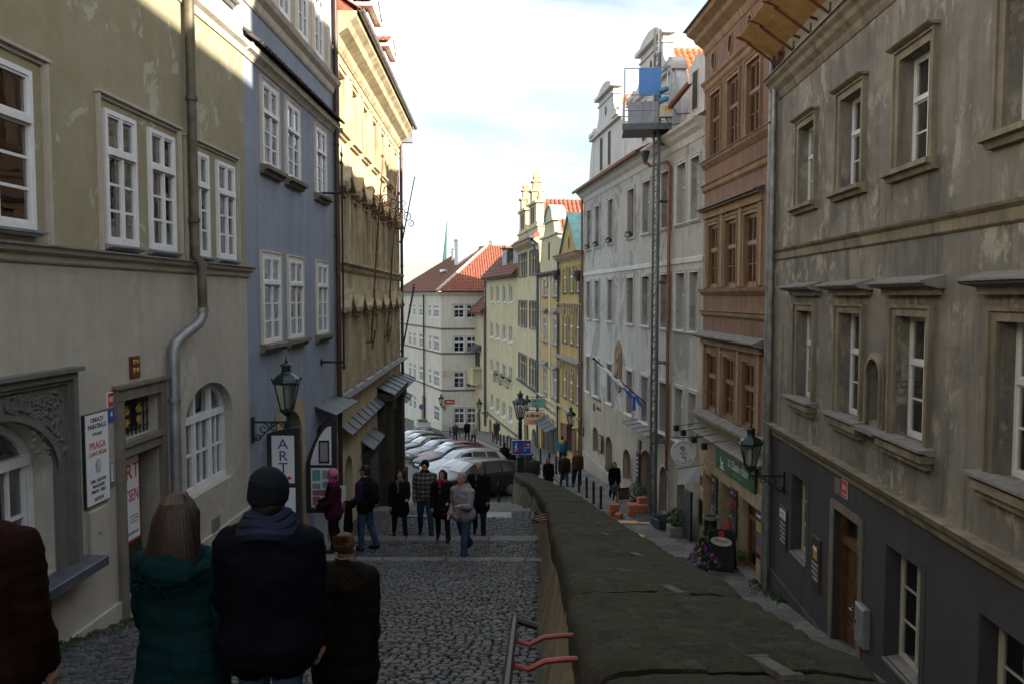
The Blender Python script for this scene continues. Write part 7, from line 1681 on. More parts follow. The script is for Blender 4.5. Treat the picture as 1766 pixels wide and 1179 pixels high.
    for sd in (-1, 1): patch('grille', 'black_trim', .004, .022, 3.3, 4.6, sd, .004, 2, 2); patch('bumper_trim', 'black_trim', .002, .05, 1.2, 2.5, sd, .005, 3, 2); patch('rear_bumper_trim', 'black_trim', .955, .998, 1.2, 2.4, sd, .005, 3, 2)
    for x, sg in ((L_ / 2 + .005, 1), (-L_ / 2 - .005, -1)): g = B(); g.box(min(x, x + .02 * sg), max(x, x + .02 * sg), -.26, .26, .44, .55); g.build('number_plate', 'plate_white', t)
    return t
def park(lab, sty, paint, L_, H_, W_, x, y, rz, **kw):
    h = R(rz); z = zr(y); o = car(lab, sty, paint, L_, H_, W_, (x, y, z + .004), h, **kw)
    sl = (zr(y + 1.2) - zr(y - 1.2)) / 2.4; d = Vector((math.cos(h), math.sin(h), math.sin(h) * sl)).normalized(); up = Vector((0, -sl, 1)).normalized(); yv = up.cross(d).normalized(); up = d.cross(yv)
    o.rotation_euler = Matrix((d, yv, up)).transposed().to_euler(); return o
CAR_A = 212
park('brown-grey estate car with roof rails, nearest in the parked row', 'wagon', 'paint_brown', 4.82, 1.62, 1.88, -1.75, 35.9, CAR_A, rails=True)
park('silver saloon car just behind the brown-grey estate', 'sedan', 'paint_silver', 4.6, 1.45, 1.8, -2.35, 38.7, CAR_A)
park('white estate car with roof rails in the parked row', 'wagon', 'paint_white', 4.6, 1.5, 1.82, -2.55, 41.5, CAR_A - 1, rails=True)
park('dark blue hatchback between the white estate and the red car', 'hatch', 'paint_dark', 4.3, 1.46, 1.78, -3.45, 44.4, CAR_A)
park('red hatchback in the parked row', 'hatch', 'paint_red', 4.2, 1.46, 1.78, -3.55, 47.2, CAR_A - 2)
park('silver saloon car beyond the red hatchback', 'sedan', 'paint_steel', 4.5, 1.43, 1.78, -4.6, 50.0, CAR_A)
park('mid-grey saloon car in the far half of the parked row', 'sedan', 'paint_grey', 4.7, 1.45, 1.85, -5.7, 53.0, CAR_A - 2)
park('black hatchback second from the far end of the row', 'hatch', 'paint_black', 4.1, 1.45, 1.75, -6.6, 56.2, CAR_A)
park('white hatchback at the far end of the parked row', 'hatch', 'paint_white', 4.1, 1.46, 1.75, -7.5, 59.2, CAR_A)
park('silver hatchback driving up the street toward the viewer by the end house', 'hatch', 'paint_beige', 4.25, 1.46, 1.77, -10.0, 86.5, 282, name='moving_car', group=None)
# ---------------------------------------------------------------- people
def cloth(name, c, rough=.85, var=.2, scale=9, bs=.35, bscale=55):
    return mat(name, c, rough, 0, var, scale, bs, bscale, obj=True, spec=.06)
for n_, c_ in (('teal_coat', (0.0031, 0.0186, 0.0211)), ('navy_coat', (0.0022, 0.0028, 0.0050)), ('brown_coat', (0.0074, 0.0056, 0.0037)), ('maroon_coat', (0.0112, 0.0037, 0.0031)), ('black_cloth', (0.0074, 0.0074, 0.0081)), ('jeans', (0.0279, 0.0527, 0.0961)), ('jeans_dark', (0.0112, 0.0161, 0.0279)), ('grey_jacket', (.205, .19, .205)), ('purple_fleece', (0.0341, 0.0112, 0.0465)), ('wine_jacket', (0.0322, 0.0074, 0.0174)), ('pink_knit', (.46, .15, .22)), ('knit_dark', (0.0062, 0.0081, 0.0112)), ('scarf_blue', (0.0136, 0.0186, 0.0360)), ('scarf_grey', (0.0806, 0.0868, 0.0899)), ('beige_coat', (0.2604, 0.2356, 0.2046)), ('olive_jacket', (0.0217, 0.0217, 0.0136)), ('rust_jacket', (0.0558, 0.0279, 0.0136)), ('blue_jacket', (0.0186, 0.1240, 0.2108)), ('yellow_hood', (0.3100, 0.3100, 0.0372)), ('magenta', (0.2790, 0.0186, 0.0992)), ('boot_brown', (0.0620, 0.0186, 0.0124)), ('shoe_dark', (0.0124, 0.0112, 0.0105)), ('grey_coat', (0.0434, 0.0434, 0.0465)), ('camo', (0.0372, 0.0527, 0.0558)), ('fur_grey', (0.2108, 0.1922, 0.1674)), ('fur_brown', (0.0217, 0.0161, 0.0099)), ('fur_teal', (0.0037, 0.0161, 0.0167)), ('orange_cloth', (0.2604, 0.0744, 0.0310))): cloth(n_, c_)
mat('skin', (.34, .19, .13), .55, var=.1, scale=8, obj=True); mat('skin_shade', (.36, .20, .14), .55, var=.1, scale=8, obj=True)
for n_, c_ in (('hair_brown', (.009, .004, .003)), ('hair_dark', (.016, .012, .010)), ('hair_ginger', (.05, .024, .01)), ('hair_grey', (.17, .165, .16)), ('hair_fair', (.30, .19, .09)), ('hair_white', (.5, .48, .45))): mat(n_, c_, .62, var=.4, scale=34, bs=.6, bscale=80, obj=True, spec=.3)
randmat('strand_brown', (.008, .004, .003), (.055, .022, .011), .5, .1, 20, 'shade', .4); randmat('strand_ginger', (.03, .012, .005), (.17, .085, .034), .5, .1, 20, 'shade', .4)
def plaid():
    m, t, b = newmat('plaid'); v = pos(t, obj=True); sp = t.nodes.new('ShaderNodeSeparateXYZ'); t.links.new(v, sp.inputs[0])
    def stripe(o, f):
        a = t.nodes.new('ShaderNodeMath'); a.operation = 'MULTIPLY'; a.inputs[1].default_value = f; t.links.new(o, a.inputs[0])
        s_ = t.nodes.new('ShaderNodeMath'); s_.operation = 'SINE'; t.links.new(a.outputs[0], s_.inputs[0]); return ramp(t, s_.outputs[0], -.4, .4)
    c = mixc(t, stripe(sp.outputs[2], 58), (.035, .033, .032), (.13, .12, .115)); c = mixc(t, 1., c, mixc(t, stripe(sp.outputs[0], 58), (.5, .5, .5), (1.1, 1.1, 1.1)), 'MULTIPLY')
    t.links.new(c, b.inputs['Base Color']); b.inputs['Roughness'].default_value = .9
plaid()
def rcone(b, p, q, r0, r1, n=14):
    """rounded cone from p to q"""
    p, q = Vector(p), Vector(q); d = q - p; l = max(d.length, 1e-4); d /= l; pts = []; rs = []
    for i in range(1, 5): a = math.pi / 2 * i / 4; pts.append(p - d * r0 * math.cos(a)); rs.append(max(.002, r0 * math.sin(a)))
    for i in range(1, 4): pts.append(p.lerp(q, i / 4)); rs.append(r0 + (r1 - r0) * i / 4)
    for i in range(0, 4): a = math.pi / 2 * i / 4; pts.append(q + d * r1 * math.sin(a)); rs.append(max(.002, r1 * math.cos(a)))
    b.tube(pts, rs, n)
class Body:
    """primitives (rounded cones and ellipsoids), each with a cloth; fused into one skin"""
    def __init__(s): s.b = B(); s.pr = []; s.mats = []
    def mi(s, m):
        if m not in s.mats: s.mats.append(m)
        return s.mats.index(m)
    def cone(s, p, q, r0, r1, m): rcone(s.b, p, q, r0, r1); s.pr.append(('c', np.array(p, float), np.array(q, float), r0, r1, s.mi(m)))
    def ell(s, c, r, m): s.b.ball(c, r, 16); s.pr.append(('e', np.array(c, float), np.array(r, float), 0, 0, s.mi(m)))
    def skin(s, name, voxel, disp=None, smooth=4):
        me = s.b.mesh(name, [MT[m] for m in s.mats], recalc=True); o = bpy.data.objects.new(name, me); C.objects.link(o)
        md = o.modifiers.new('r', 'REMESH'); md.mode = 'VOXEL'; md.voxel_size = voxel; md.adaptivity = 0
        sm = o.modifiers.new('s', 'SMOOTH'); sm.factor = .5; sm.iterations = smooth
        m2 = bpy.data.meshes.new_from_object(o.evaluated_get(bpy.context.evaluated_depsgraph_get())); bpy.data.objects.remove(o)
        m2.name = name; m2.materials.clear()
        for m in s.mats: m2.materials.append(MT[m])
        n = len(m2.vertices); co = np.empty(n * 3); m2.vertices.foreach_get('co', co); co = co.reshape(-1, 3)
        best = np.full(n, 1e9); idx = np.zeros(n, int)
        for k in s.pr:
            if k[0] == 'c':
                d = k[2] - k[1]; t = np.clip(((co - k[1]) @ d) / max(d @ d, 1e-9), 0, 1); dist = np.linalg.norm(co - k[1] - t[:, None] * d, axis=1) - (k[3] + (k[4] - k[3]) * t)
            else: q = (co - k[1]) / k[2]; l = np.linalg.norm(q, axis=1); dist = (l - 1) * k[2].min()
            u = dist < best; best[u] = dist[u]; idx[u] = k[5]
        if disp:
            nr = np.empty(n * 3); m2.vertices.foreach_get('normal', nr); nr = nr.reshape(-1, 3); co2 = co.copy()
            for i in range(n):
                a = disp(s.mats[idx[i]], co[i]); co2[i] += nr[i] * a
            m2.vertices.foreach_set('co', co2.reshape(-1))
        lv = np.empty(len(m2.loops), int); m2.loops.foreach_get('vertex_index', lv); ls = np.empty(len(m2.polygons), int); m2.polygons.foreach_get('loop_start', ls)
        m2.polygons.foreach_set('material_index', idx[lv[ls]].astype(np.int32)); m2.polygons.foreach_set('use_smooth', [True] * len(m2.polygons)); m2.update(); return m2
def wrinkle(m, p, a=.009):
    if m.startswith('skin') or m.startswith('hair'): return 0
    v = Vector(p); k = noise.fractal(Vector((v.x * 7, v.y * 7, v.z * 4.2)), 1, 2, 3)
    if m in ('jeans', 'jeans_dark'): return k * a * .8
    k2 = noise.noise(Vector((v.x * 3 + v.z * 2, v.y * 3, v.z * 9)))
    return k * a + (1 - abs(k2)) ** 4 * a * .9
def quilt(per, dep):
    def f(m, p):
        if m in ('teal_coat', 'brown_coat'): return abs(math.sin(math.pi * (p[2] + .015 * math.sin(p[0] * 9)) / per)) ** .5 * dep - dep * .6 + wrinkle(m, p, .007)
        return wrinkle(m, p, .007)
    return f
def hand(bd, w_, d, side, up, m='skin', S=1., curl=.5):
    """palm, four unequal bent fingers and a thumb off the side; w_ wrist point, d pointing direction"""
    w_, d = Vector(w_), Vector(d).normalized(); up = Vector(up); up = (up - d * up.dot(d)).normalized(); sd = d.cross(up) * side
    pm = w_ + d * .055 * S
    bd.cone(w_, pm, .024 * S, .030 * S, m)
    for k, (o_, ln) in enumerate(((-.030, .062), (-.010, .072), (.011, .068), (.030, .052))):
        a = w_ + d * .085 * S + sd * o_ * S; bd.cone(pm + sd * o_ * .8 * S, a, .0125 * S, .0105 * S, m)
        d1 = (d - up * curl * .8).normalized(); c_ = a + d1 * ln * .5 * S; d2 = (d - up * curl * 2.2).normalized(); bd.cone(a, c_, .0105 * S, .0095 * S, m); bd.cone(c_, c_ + d2 * ln * .5 * S, .0095 * S, .008 * S, m)
    a = w_ + d * .03 * S - sd * .03 * S; t1 = a + (d * .7 - sd * .6 - up * .3).normalized() * .035 * S; bd.cone(w_ + d * .02 * S, a, .013 * S, .0135 * S, m); bd.cone(a, t1, .0125 * S, .011 * S, m); bd.cone(t1, t1 + (d - up * .4).normalized() * .028 * S, .0105 * S, .009 * S, m)
def person(lab, x, y, face, H=1.72, coat='black_cloth', legs='jeans', shoes='shoe_dark', skin='skin', hair='hair_dark', hairstyle='short', long_=.0, girth=1., stride=.25, arms=((.1, .25), (-.1, .25)), head=(0, 0), hat=None, scarf=None, hood=None, voxel=.016, hands=True, z=None, detail=False, disp=None, sleeve=None, lean=0., group=None, hs=1.):
    """face: heading in degrees clockwise from +y (180 = toward the viewer); arms: (swing, elbow bend) left, right; head: (turn, nod)"""
    bd = Body(); k = H / 1.75; zt = z if z is not None else zg(x, y)
    hz = .90 * k; W_ = lambda *p: Vector((p[0] * k, p[1] * k, p[2] * k))
    sleeve = sleeve or coat; g = girth * (1 if detail else 1.13); lg = 1 if detail else 1.14; sx_ = 0 if detail else rnd(.012, .04)
    feet = []
    for sd, st in ((-1, stride), (1, -stride)):
        hp = W_(sd * .085, 0, .90); th = st * .9; kn = hp + Vector((sd * (.012 + sx_), math.sin(th) * .43 * k, -math.cos(th) * .43 * k)); bend = .12 + (abs(st) * .9 if st < 0 else .05); sh = th - bend; an = kn + Vector((sd * (.004 + sx_ * .6), math.sin(sh) * .41 * k, -math.cos(sh) * .41 * k))
        bd.cone(hp, kn, .092 * k * lg * 1.08, .066 * k * lg, legs); bd.cone(kn, an, .064 * k * lg, .052 * k * lg, legs)
        feet.append((an, sh)); 
    low = min(a.z for a, _ in feet) - .075 * k
    for an, sh in feet:
        dn = Vector((0, 1, -.25 if sh < -.25 else 0)).normalized(); bd.cone(an + Vector((0, -.02, -.03)) * k, an + dn * .17 * k + Vector((0, 0, -.045 * k)), .048 * k, .036 * k, shoes); bd.cone(an, an + Vector((0, -.03, -.04)) * k, .05 * k, .042 * k, shoes)
    ln = Vector((0, lean, 0)); T = lambda a, zz: W_(a, 0, zz) + ln * (zz - .9) * k
    bd.ell(T(0, .93), (.165 * k * g, .125 * k * g, .13 * k), coat if long_ > 0 or True else legs)
    bd.cone(T(-.05, .98), T(-.06, 1.26), .125 * k * g, .13 * k * g, coat); bd.cone(T(.05, .98), T(.06, 1.26), .125 * k * g, .13 * k * g, coat)
    bd.cone(T(-.12, 1.36), T(.12, 1.36), .095 * k * g, .095 * k * g, coat); bd.cone(T(0, 1.2), T(0, 1.40), .14 * k * g, .10 * k * g, coat)
    for sd in (-1, 1): bd.cone(T(sd * .075, 1.0), T(sd * .085, .87), .105 * k * g, .108 * k * g, coat)
    if long_: 
        for sd in (-1, 1): bd.cone(T(sd * .06, .95), W_(sd * .075, .0, .95 - long_), .135 * k * g, .15 * k * g, coat)
        bd.ell(W_(0, 0, .95 - long_ * .6), (.19 * k * g, .145 * k * g, long_ * .55 * k), coat)
    nb = T(0, 1.44); hd = T(0, 1.615) + Vector((0, .02 * k, 0))
    bd.cone(nb, hd, .058 * k, .056 * k, skin)
    yaw, nod = R(head[0]), R(head[1]); HM = Matrix.Translation(hd) @ Matrix.Rotation(-yaw, 4, 'Z') @ Matrix.Rotation(-nod, 4, 'X'); HV = lambda *p: HM @ Vector([c * k * hs for c in p])
    bd.ell(HV(0, -.005, .02), (.076 * k * hs, .094 * k * hs, .106 * k * hs), skin); bd.cone(HV(0, .035, -.045), HV(0, .05, -.075), .05 * k, .036 * k, skin); bd.cone(HV(0, .088, .02), HV(0, .108, -.018), .010 * k, .015 * k, skin)
    for sd in (-1, 1): bd.ell(HV(sd * .079, -.005, .0), (.012 * k, .02 * k, .03 * k), skin)
    if hat:
        bd.ell(HV(0, -.012, .06), (.092 * k * hs, .108 * k * hs, .092 * k * hs), hat); bd.cone(HV(0, -.015, .03), HV(0, -.015, .045), .098 * k * hs, .098 * k * hs, hat)
    if scarf: bd.cone(nb + Vector((-.03, .01, .03)) * k, nb + Vector((.03, .01, .03)) * k, .085 * k, .085 * k, scarf); bd.cone(nb + Vector((.03, .07, .0)) * k, T(.03, 1.22) + Vector((0, .13 * k, 0)), .045 * k, .04 * k, scarf)
    if hood:
        bd.cone(nb + Vector((-.10, -.05, .0)) * k, nb + Vector((.10, -.05, .0)) * k, .075 * k, .075 * k, hood); bd.ell(nb + Vector((0, -.125, -.08)) * k, (.15 * k, .07 * k, .13 * k), hood)
    hz_ = []
    for sd, (sw, el) in zip((-1, 1), arms):
        sp = T(sd * .185 * (.9 + .1 * g), 1.375); out_ = .10 + .03 * g; e = sp + Vector((sd * out_ * .28 * k, math.sin(sw) * .29 * k, -math.cos(sw) * .285 * k)); fw = sw + el; wr = e + Vector((sd * (.02 - .06 * min(1, el)) * k, math.sin(fw) * .25 * k, -math.cos(fw) * .25 * k))
        bd.cone(sp, e, .070 * k * g, .056 * k * g, sleeve); bd.cone(e, wr, .055 * k * g, .042 * k * g, sleeve)
        dd = (wr - e).normalized()
        if hands:
            if detail: hand(bd, wr + dd * .03 * k, dd, sd, Vector((sd, 0, 0)) if el < .6 else Vector((0, 0, -1)), skin, k)
            else:
                bd.cone(wr, wr + dd * .06 * k, .032 * k, .036 * k, skin)
                for q in (-.024, -.008, .008, .024): fdir = (dd + Vector((-sd * .25, 0, 0))).normalized(); pv = wr + dd * .07 * k + Vector((0, q * k, 0)) ; bd.cone(pv, pv + fdir * .065 * k, .0115 * k, .009 * k, skin)
                bd.cone(wr + dd * .03 * k + Vector((0, .02, 0)) * k, wr + dd * .075 * k + Vector((-sd * .01, .05, 0)) * k, .013 * k, .010 * k, skin)
        hz_.append(wr)
    me = bd.skin('person', voxel * k, disp or wrinkle, 4 if not detail else 2)
    o = link(me, 'person', None, (x, y, zt - low), (0, 0, -R(face))); tag(o, lab, 'person', group)
    me.transform(Matrix.Identity(4))
    # hair and face as pieces
    def strands(nm, m, roots, n, f):
        b = B()
        for i in range(n):
            pts, r_ = f(i); b.tube(pts, r_, 4, False)
        me_ = b.mesh(nm, m, recalc=False); me_.polygons.foreach_set('use_smooth', [True] * len(me_.polygons)); return link(me_, nm, o)
    if hairstyle in ('short', 'long', 'bob', 'bun') and not (hat and hairstyle == 'short' and False):
        b = B(); n = 18
        cap = Body(); hm = hair
        cap.ell(HV(0, -.018, .045), (.086 * k * hs, .098 * k * hs, .098 * k * hs), hm) if not hat else cap.ell(HV(0, -.028, -.015), (.079 * k * hs, .08 * k * hs, .07 * k * hs), hm)
        if hairstyle != 'short':
            drop = {'long': .34, 'bob': .16, 'bun': .03}[hairstyle]
            for sd in ((-1, 0, 1) if hairstyle != 'bun' else ()): cap.cone(HV(sd * .05, -.05, .03), HV(sd * .06, -.085 if hairstyle == 'long' else -.06, -drop), .062 * k, .05 * k if sd else .06 * k, hm)
            if hairstyle == 'bun': cap.ell(HV(0, -.095, .07), (.045 * k, .04 * k, .04 * k), hm)
            if hairstyle != 'bun':
                for sd in (-1, 1): cap.cone(HV(sd * .07, .01, .05), HV(sd * .075, .005, -drop * .8), .026 * k, .022 * k, hm)
        else: cap.ell(HV(0, -.045, -.01), (.078 * k, .07 * k, .085 * k), hm)
        # carve the face clear: drop cap vertices in front of the face
        cm = cap.skin('hair', (.011 if detail else .014) * k, None if hat else (lambda m, p: .004 * noise.noise(Vector((p[0] * 60, p[1] * 60, p[2] * 6)))), 3)
        bm = bmesh.new(); bm.from_mesh(cm); inv_ = HM.inverted(); kill = []
        for v in bm.verts:
            q = inv_ @ v.co / (k * hs)
            if q.y > .055 and q.z < .085 and abs(q.x) < .066 + .0: kill.append(v)
        bmesh.ops.delete(bm, geom=kill, context='VERTS'); bm.to_mesh(cm); bm.free(); link(cm, 'hair', o)
    b = B()
    for sd in (-1, 1): b.ball(HV(sd * .030, .078, .020), (.011 * k, .008 * k, .006 * k), 6)
    b.build('eye', 'ink_black', o)
    b = B()
    for sd in (-1, 1): b.tube([HV(sd * .015, .086, .040), HV(sd * .045, .076, .042)], .0045 * k, 5)
    b.build('eyebrow', hair, o)
    b = B(); b.tube([HV(-.022, .080, -.048), HV(0, .090, -.050), HV(.022, .080, -.048)], .0055 * k, 5); b.build('mouth', 'wine_jacket' if 0 else 'boot_brown', o)
    o['_k'] = k; person.last = (HV, k, T, low, hz_, nb)
    del o['_k']
    return o
def fur(o, nm, m, pts, n, ln, r, spread=1.):
    """tufts of fur along a path of points (a collar or hood edge)"""
    b = B(); P = [Vector(p) for p in pts]
    for i in range(n):
        t = random.random() * (len(P) - 1); a = int(t); p = P[a].lerp(P[a + 1], t - a)
        d = Vector((rnd(-1, 1), rnd(-1, 1), rnd(-.7, 1))).normalized(); q = p + d * r * rnd(.3, 1); tip = q + (d + Vector((0, 0, -.25))).normalized() * ln * rnd(.5, 1.1); e = d.orthogonal().normalized() * .0035
        b.add([q - e, q + e, tip], [(0, 1, 2)])
    return b.build(nm, m, o, recalc=False)
# --- the walkers close by, seen from behind
dq = quilt(.115, .007)
o = person('woman seen from behind in a teal quilted coat with long brown hair', -1.68, 3.92, 2, 1.53, 'teal_coat', 'jeans_dark', hair='hair_brown', hairstyle='long', long_=.34, girth=1.30, hs=1.2, stride=.12, arms=((.12, .25), (.05, .3)), hood='teal_coat', voxel=.0085, detail=True, disp=dq)
HV, k, T, low, hz_, nb = person.last
b = B()
for i in range(1500):                                            # loose strands over the hair
    a = rnd(-1.35, 1.35); x = math.sin(a); p0 = HV(.02 * x + rnd(-.02, .02), -.02 + rnd(-.03, .02), .147); p1 = HV(.076 * x, -.02 - .086 * math.cos(a), .110); l = rnd(.30, .48); w_ = rnd(-.025, .025); b.sh = random.random() ** 2 * .95 + .02
    b.tube([p0, p1, HV(.098 * x + w_ * .3, -.055 - .07 * math.cos(a), .03), HV(.112 * x + w_, -.06 - .085 * math.cos(a), -.12), HV(.118 * x + w_ * 2, -.05 - .09 * math.cos(a), .08 - l)], [.0035, .004, .004, .0035, .001], 4, False)
b.build('hair_strands', 'strand_brown', o, smooth=True, recalc=False)
fur(o, 'fur_trim', 'fur_teal', [T(-.20, 1.33) + Vector((0, .05, 0)), T(-.20, 1.36) + Vector((0, -.06, 0)), T(-.13, 1.31) + Vector((0, -.15, 0)), T(0, 1.29) + Vector((0, -.175, 0)), T(.13, 1.31) + Vector((0, -.15, 0)), T(.20, 1.36) + Vector((0, -.06, 0)), T(.20, 1.33) + Vector((0, .05, 0))], 2600, .045, .03)
o = person('man seen from behind in a dark navy jacket and dark knitted hat', -1.215, 3.88, -2, 1.665, 'navy_coat', 'jeans', hair='hair_dark', hairstyle='short', long_=.08, girth=1.36, hs=1.1, stride=.1, arms=((.08, .2), (.02, .22)), hat='knit_dark', voxel=.0085, detail=True, head=(4, 2))
HV, k, T, low, hz_, nb = person.last
b = B()                                                         # soft hood rolled on the shoulders
for j, (r_, zz, th) in enumerate(((.125, .02, .042), (.115, .06, .036), (.10, .095, .028))):
    b.tube([nb + Vector((r_ * math.cos(a) * k, (r_ * .92 * math.sin(a) - .015) * k, (zz + .012 * math.sin(3 * a + j)) * k)) for a in [i * math.pi / 12 for i in range(25)]], th * k, 8, False)
b.build('hood', 'scarf_blue', o, smooth=True)
o = person('person in a black coat whose shoulder shows past the man in the knitted hat', -1.47, 4.7, 0, 1.56, 'black_cloth', 'jeans_dark', hair='hair_dark', long_=.15, girth=1.2, stride=.1, voxel=.014, hat='black_cloth')
o = person('child seen from behind in a dark brown coat with fur hood and pinned ginger hair', -1.06, 4.9, 4, 1.26, 'brown_coat', 'jeans_dark', hair='hair_ginger', hairstyle='bun', long_=.42, girth=1.5, hs=1.1, stride=.1, hood='brown_coat', scarf='scarf_grey', voxel=.0095, detail=True, disp=quilt(.12, .008))
HV, k, T, low, hz_, nb = person.last
fur(o, 'fur_trim', 'fur_brown', [T(-.19, 1.36) + Vector((0, .03, 0)), T(-.17, 1.40) + Vector((0, -.08, 0)), T(-.08, 1.36) + Vector((0, -.15, 0)), T(.05, 1.38) + Vector((0, -.16, 0)), T(.17, 1.40) + Vector((0, -.08, 0)), T(.19, 1.36) + Vector((0, .03, 0))], 2400, .045, .032)
b = B()
for i in range(420):
    a = rnd(-1.6, 1.6); b.sh = random.random() * .95 + .02; b.tube([HV(.08 * math.sin(a), -.06 * math.cos(a) - .02, rnd(-.02, .06)), HV(.09 * math.sin(a) * .7, -.1 * math.cos(a) - .02, rnd(.03, .1)), HV(rnd(-.06, .06), -.12 + rnd(-.04, .02), rnd(.05, .15))], [.003, .003, .001], 4, False)
b.build('hair_strands', 'strand_ginger', o, smooth=True, recalc=False)
b = B(); b.ball(HV(-.04, -.105, -.005), (.012, .006, .009), 8); b.build('hair_clip', 'blue_metal', o)
o = person('man in a maroon coat cut off by the left edge of the view', -2.25, 3.25, 4, 1.74, 'maroon_coat', 'jeans_dark', hair='hair_dark', long_=.1, girth=1.30, stride=.1, arms=((.0, .2), (.06, .24)), voxel=.0085, detail=True)

# --- people coming up the stairs
person('woman in a pink knitted hat and wine jacket looking at the prints', -3.52, 15.35, 262, 1.63, 'wine_jacket', 'black_cloth', 'boot_brown', hair='hair_dark', long_=.14, girth=1.12, stride=.05, arms=((.2, 1.0), (.25, .9)), hat='pink_knit', head=(0, -6), voxel=.012, scarf='magenta', z=-5.0)
o = person('man in a purple fleece and jeans turned to the wall', -3.1, 16.45, 292, 1.80, 'black_cloth', 'jeans', hair='hair_dark', girth=1.12, stride=.12, arms=((.1, .9), (.0, .5)), sleeve='purple_fleece', head=(-12, -4), voxel=.012)
HV, k, T, low, hz_, nb = person.last; mw = o.location
bp = thing('backpack', 'black backpack worn by the man in purple', 'backpack', mw, 0); bp.rotation_euler = o.rotation_euler
bd = Body(); bd.ell(T(0, 1.2) + Vector((0, -.2, 0)), (.16, .11, .25), 'black_cloth'); bd.ell(T(0, 1.08) + Vector((0, -.27, 0)), (.12, .06, .12), 'black_cloth'); link(bd.skin('bag', .016, wrinkle), 'bag', bp)
for sd in (-1, 1): b = B(); b.tube([T(sd * .1, 1.4) + Vector((0, -.12, 0)), T(sd * .11, 1.47) + Vector((0, .0, 0)), T(sd * .12, 1.36) + Vector((0, .12, 0)), T(sd * .14, 1.1) + Vector((0, .08, 0))], .018, 6); b.build('strap', 'black_cloth', bp, smooth=True)
gm = thing('jacket', 'dark jacket with orange lining carried over the man in purple\'s arm', 'jacket', mw, 0); gm.rotation_euler = o.rotation_euler
bd = Body(); a = hz_[0] + Vector((-.03, .02, .0)); bd.cone(a + Vector((0, -.12, .0)), a + Vector((0, .06, .02)), .06, .06, 'black_cloth'); bd.cone(a, a + Vector((-.02, 0, -.5)), .07, .10, 'black_cloth'); link(bd.skin('cloth', .018, wrinkle), 'cloth', gm); b = B(); b.tube([a + Vector((-.07, .05, .05)), a + Vector((-.09, .06, -.16))], [.04, .02], 7); b.build('lining', 'orange_cloth', gm, smooth=True)
person('woman in a black coat and grey scarf smiling on the lower tread', -2.68, 18.55, 172, 1.60, 'black_cloth', 'jeans_dark', hair='hair_dark', hairstyle='bob', long_=.25, girth=1.08, stride=.18, arms=((.25, 1.1), (.0, .3)), scarf='scarf_grey', head=(-25, 0), voxel=.012)
person('man in a grey plaid jacket and black cap looking down', -2.08, 18.65, 182, 1.83, 'plaid', 'jeans', hair='hair_dark', girth=1.16, stride=.2, arms=((.1, .3), (-.05, .3)), hat='black_cloth', scarf='black_cloth', head=(0, -22), voxel=.012)
o = person('grey-haired man in a light grey hooded jacket stepping up, nearest on the stairs', -.97, 15.55, 212, 1.79, 'grey_jacket', 'jeans', hair='hair_grey', girth=1.12, stride=.40, arms=((.35, 1.5), (-.1, 1.0)), hood='grey_jacket', head=(8, -4), voxel=.0115, long_=.02, lean=.06)
HV, k, T, low, hz_, nb = person.last
fur(o, 'fur_trim', 'fur_grey', [nb + Vector((-.11, .06, -.06)), nb + Vector((-.14, -.02, .02)), nb + Vector((-.08, -.10, .05)), nb + Vector((.0, -.12, .06)), nb + Vector((.08, -.10, .05)), nb + Vector((.14, -.02, .02)), nb + Vector((.11, .06, -.06))], 1500, .04, .03)
b = B(); b.ball(T(.285, 1.22), (.008, .04, .05), 10); b.build('arm_badge', 'ink_black', o)
o = person('woman in dark clothes with a red bag strap behind the grey-jacketed man', -1.55, 17.35, 186, 1.60, 'black_cloth', 'jeans_dark', hair='hair_dark', hairstyle='bob', long_=.25, girth=1.1, stride=.2, arms=((.3, .9), (.1, .3)), head=(20, 0), voxel=.012, scarf='magenta')
hb = thing('handbag', 'dark red handbag held by the woman behind the grey-jacketed man', 'bag', (-1.42, 17.2, zs(17.2) + .62)); bd = Body(); bd.cone((-.1, 0, 0), (.1, 0, 0), .07, .07, 'wine_jacket'); bd.cone((-.1, 0, .1), (.1, 0, .1), .06, .06, 'wine_jacket'); link(bd.skin('bag', .014, None), 'body', hb); b = B(); b.tube([(-.1, 0, .12), (-.06, 0, .3), (.06, 0, .3), (.1, 0, .12)], .01, 6); b.build('handle', 'wine_jacket', hb)
person('fair-haired smiling man in a black coat behind the grey-jacketed man', -.80, 18.75, 186, 1.78, 'black_cloth', 'jeans_dark', hair='hair_fair', girth=1.12, stride=.2, arms=((.1, .3), (.15, .35)), long_=.25, scarf='scarf_grey', voxel=.012)
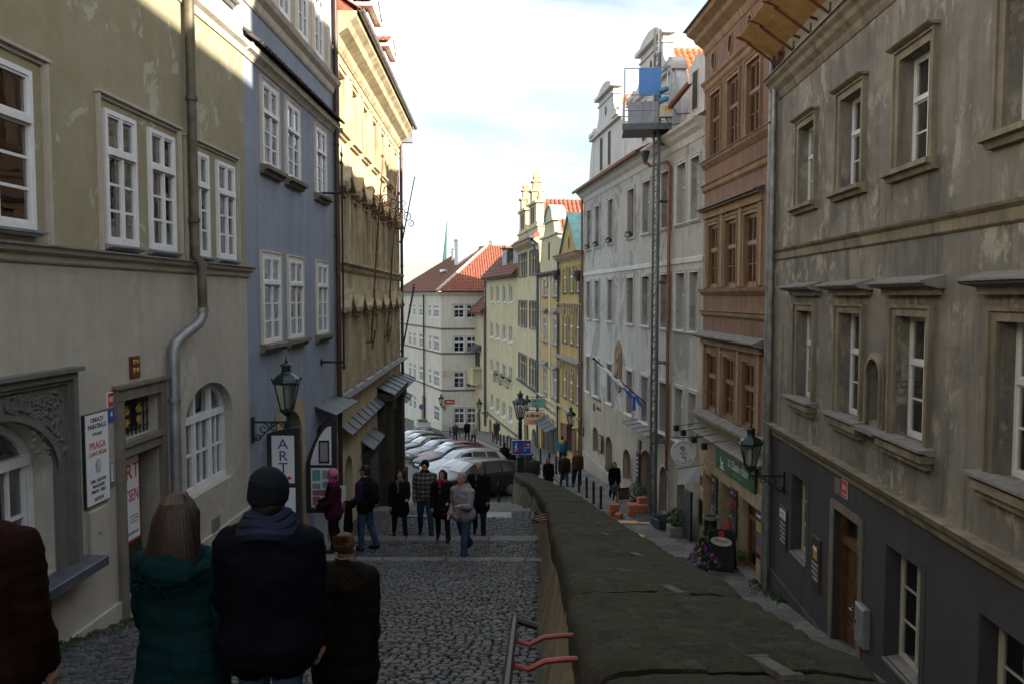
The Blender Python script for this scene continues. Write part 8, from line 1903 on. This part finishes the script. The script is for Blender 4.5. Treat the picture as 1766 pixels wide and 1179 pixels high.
# --- people on the lower street
V2 = dict(voxel=.02)
person('woman in a dark coat walking with the child by the white house', 4.52, 34.4, 176, 1.64, 'navy_coat', 'black_cloth', z=zr(34.4) + .125, hair='hair_dark', hairstyle='bob', long_=.2, girth=1.12, **V2)
person('small child in a camouflage jacket striding on the pavement', 4.42, 33.2, 184, 1.0, 'camo', 'jeans_dark', z=zr(33.2) + .125, hair='hair_dark', hat='camo', girth=1.35, stride=.5, arms=((.4, 1.0), (-.3, .6)), **V2)
person('man in a dark olive jacket and blue jeans striding on the pavement', 2.55, 38.0, 178, 1.78, 'olive_jacket', 'jeans', z=zr(38), hair='hair_dark', girth=1.2, stride=.3, hat='black_cloth', **V2)
person('man in a brown jacket with a rust collar beside the olive-jacketed man', 3.25, 38.6, 176, 1.72, 'rust_jacket', 'jeans_dark', z=zr(38.6) + .1, hair='hair_dark', girth=1.18, stride=.2, scarf='orange_cloth', **V2)
person('woman in a long black coat holding hands with the older man', 1.72, 36.9, 172, 1.64, 'black_cloth', 'jeans', z=zr(36.9), hair='hair_dark', hairstyle='bob', long_=.3, girth=1.12, stride=.25, arms=((.1, .2), (.05, .2)), **V2)
person('older balding man in a dark suit jacket beside the woman in black', 1.05, 37.3, 170, 1.74, 'grey_coat', 'jeans_dark', z=zr(37.3), hair='hair_white', hairstyle='none', girth=1.2, stride=.2, **V2)
person('person in a blue jacket with a yellow hood seen from behind near the shops', 2.98, 46.5, 10, 1.74, 'blue_jacket', 'jeans_dark', z=zr(46.5) + .12, hair='hair_dark', hood='yellow_hood', girth=1.2, **V2)
person('person in a grey coat half hidden by the lamp post', .85, 40.5, 5, 1.74, 'grey_coat', 'black_cloth', z=zr(40.5), hair='hair_dark', long_=.25, girth=1.2, **V2)
person('person in a long black coat left of the lamp post', .12, 41.0, 8, 1.70, 'black_cloth', 'black_cloth', z=zr(41), hair='hair_dark', long_=.4, girth=1.15, **V2)
person('person in a black coat and red cap walking away beside the cars', -.42, 43.5, 4, 1.70, 'black_cloth', 'jeans_dark', z=zr(43.5), hair='hair_dark', hat='wine_jacket', long_=.3, girth=1.25, **V2)
V3 = dict(voxel=.026)
person('man in dark clothes on the far pavement by the pale house', -1.35, 68.5, 175, 1.76, 'grey_coat', 'jeans_dark', z=zr(68.5) + .12, hair='hair_dark', girth=1.2, **V3)
person('woman in a pale coat in the far group', -3.25, 66.0, 176, 1.66, 'beige_coat', 'black_cloth', z=zr(66), hair='hair_fair', hairstyle='bob', girth=1.25, **V3)
person('man in black in the far group', -3.95, 69.0, 172, 1.80, 'black_cloth', 'jeans_dark', z=zr(69), hair='hair_dark', girth=1.2, **V3)
person('woman in dark clothes with fair hair at the left of the far group', -4.95, 68.2, 178, 1.66, 'grey_coat', 'jeans_dark', z=zr(68.2), hair='hair_fair', hairstyle='bob', girth=1.2, **V3)
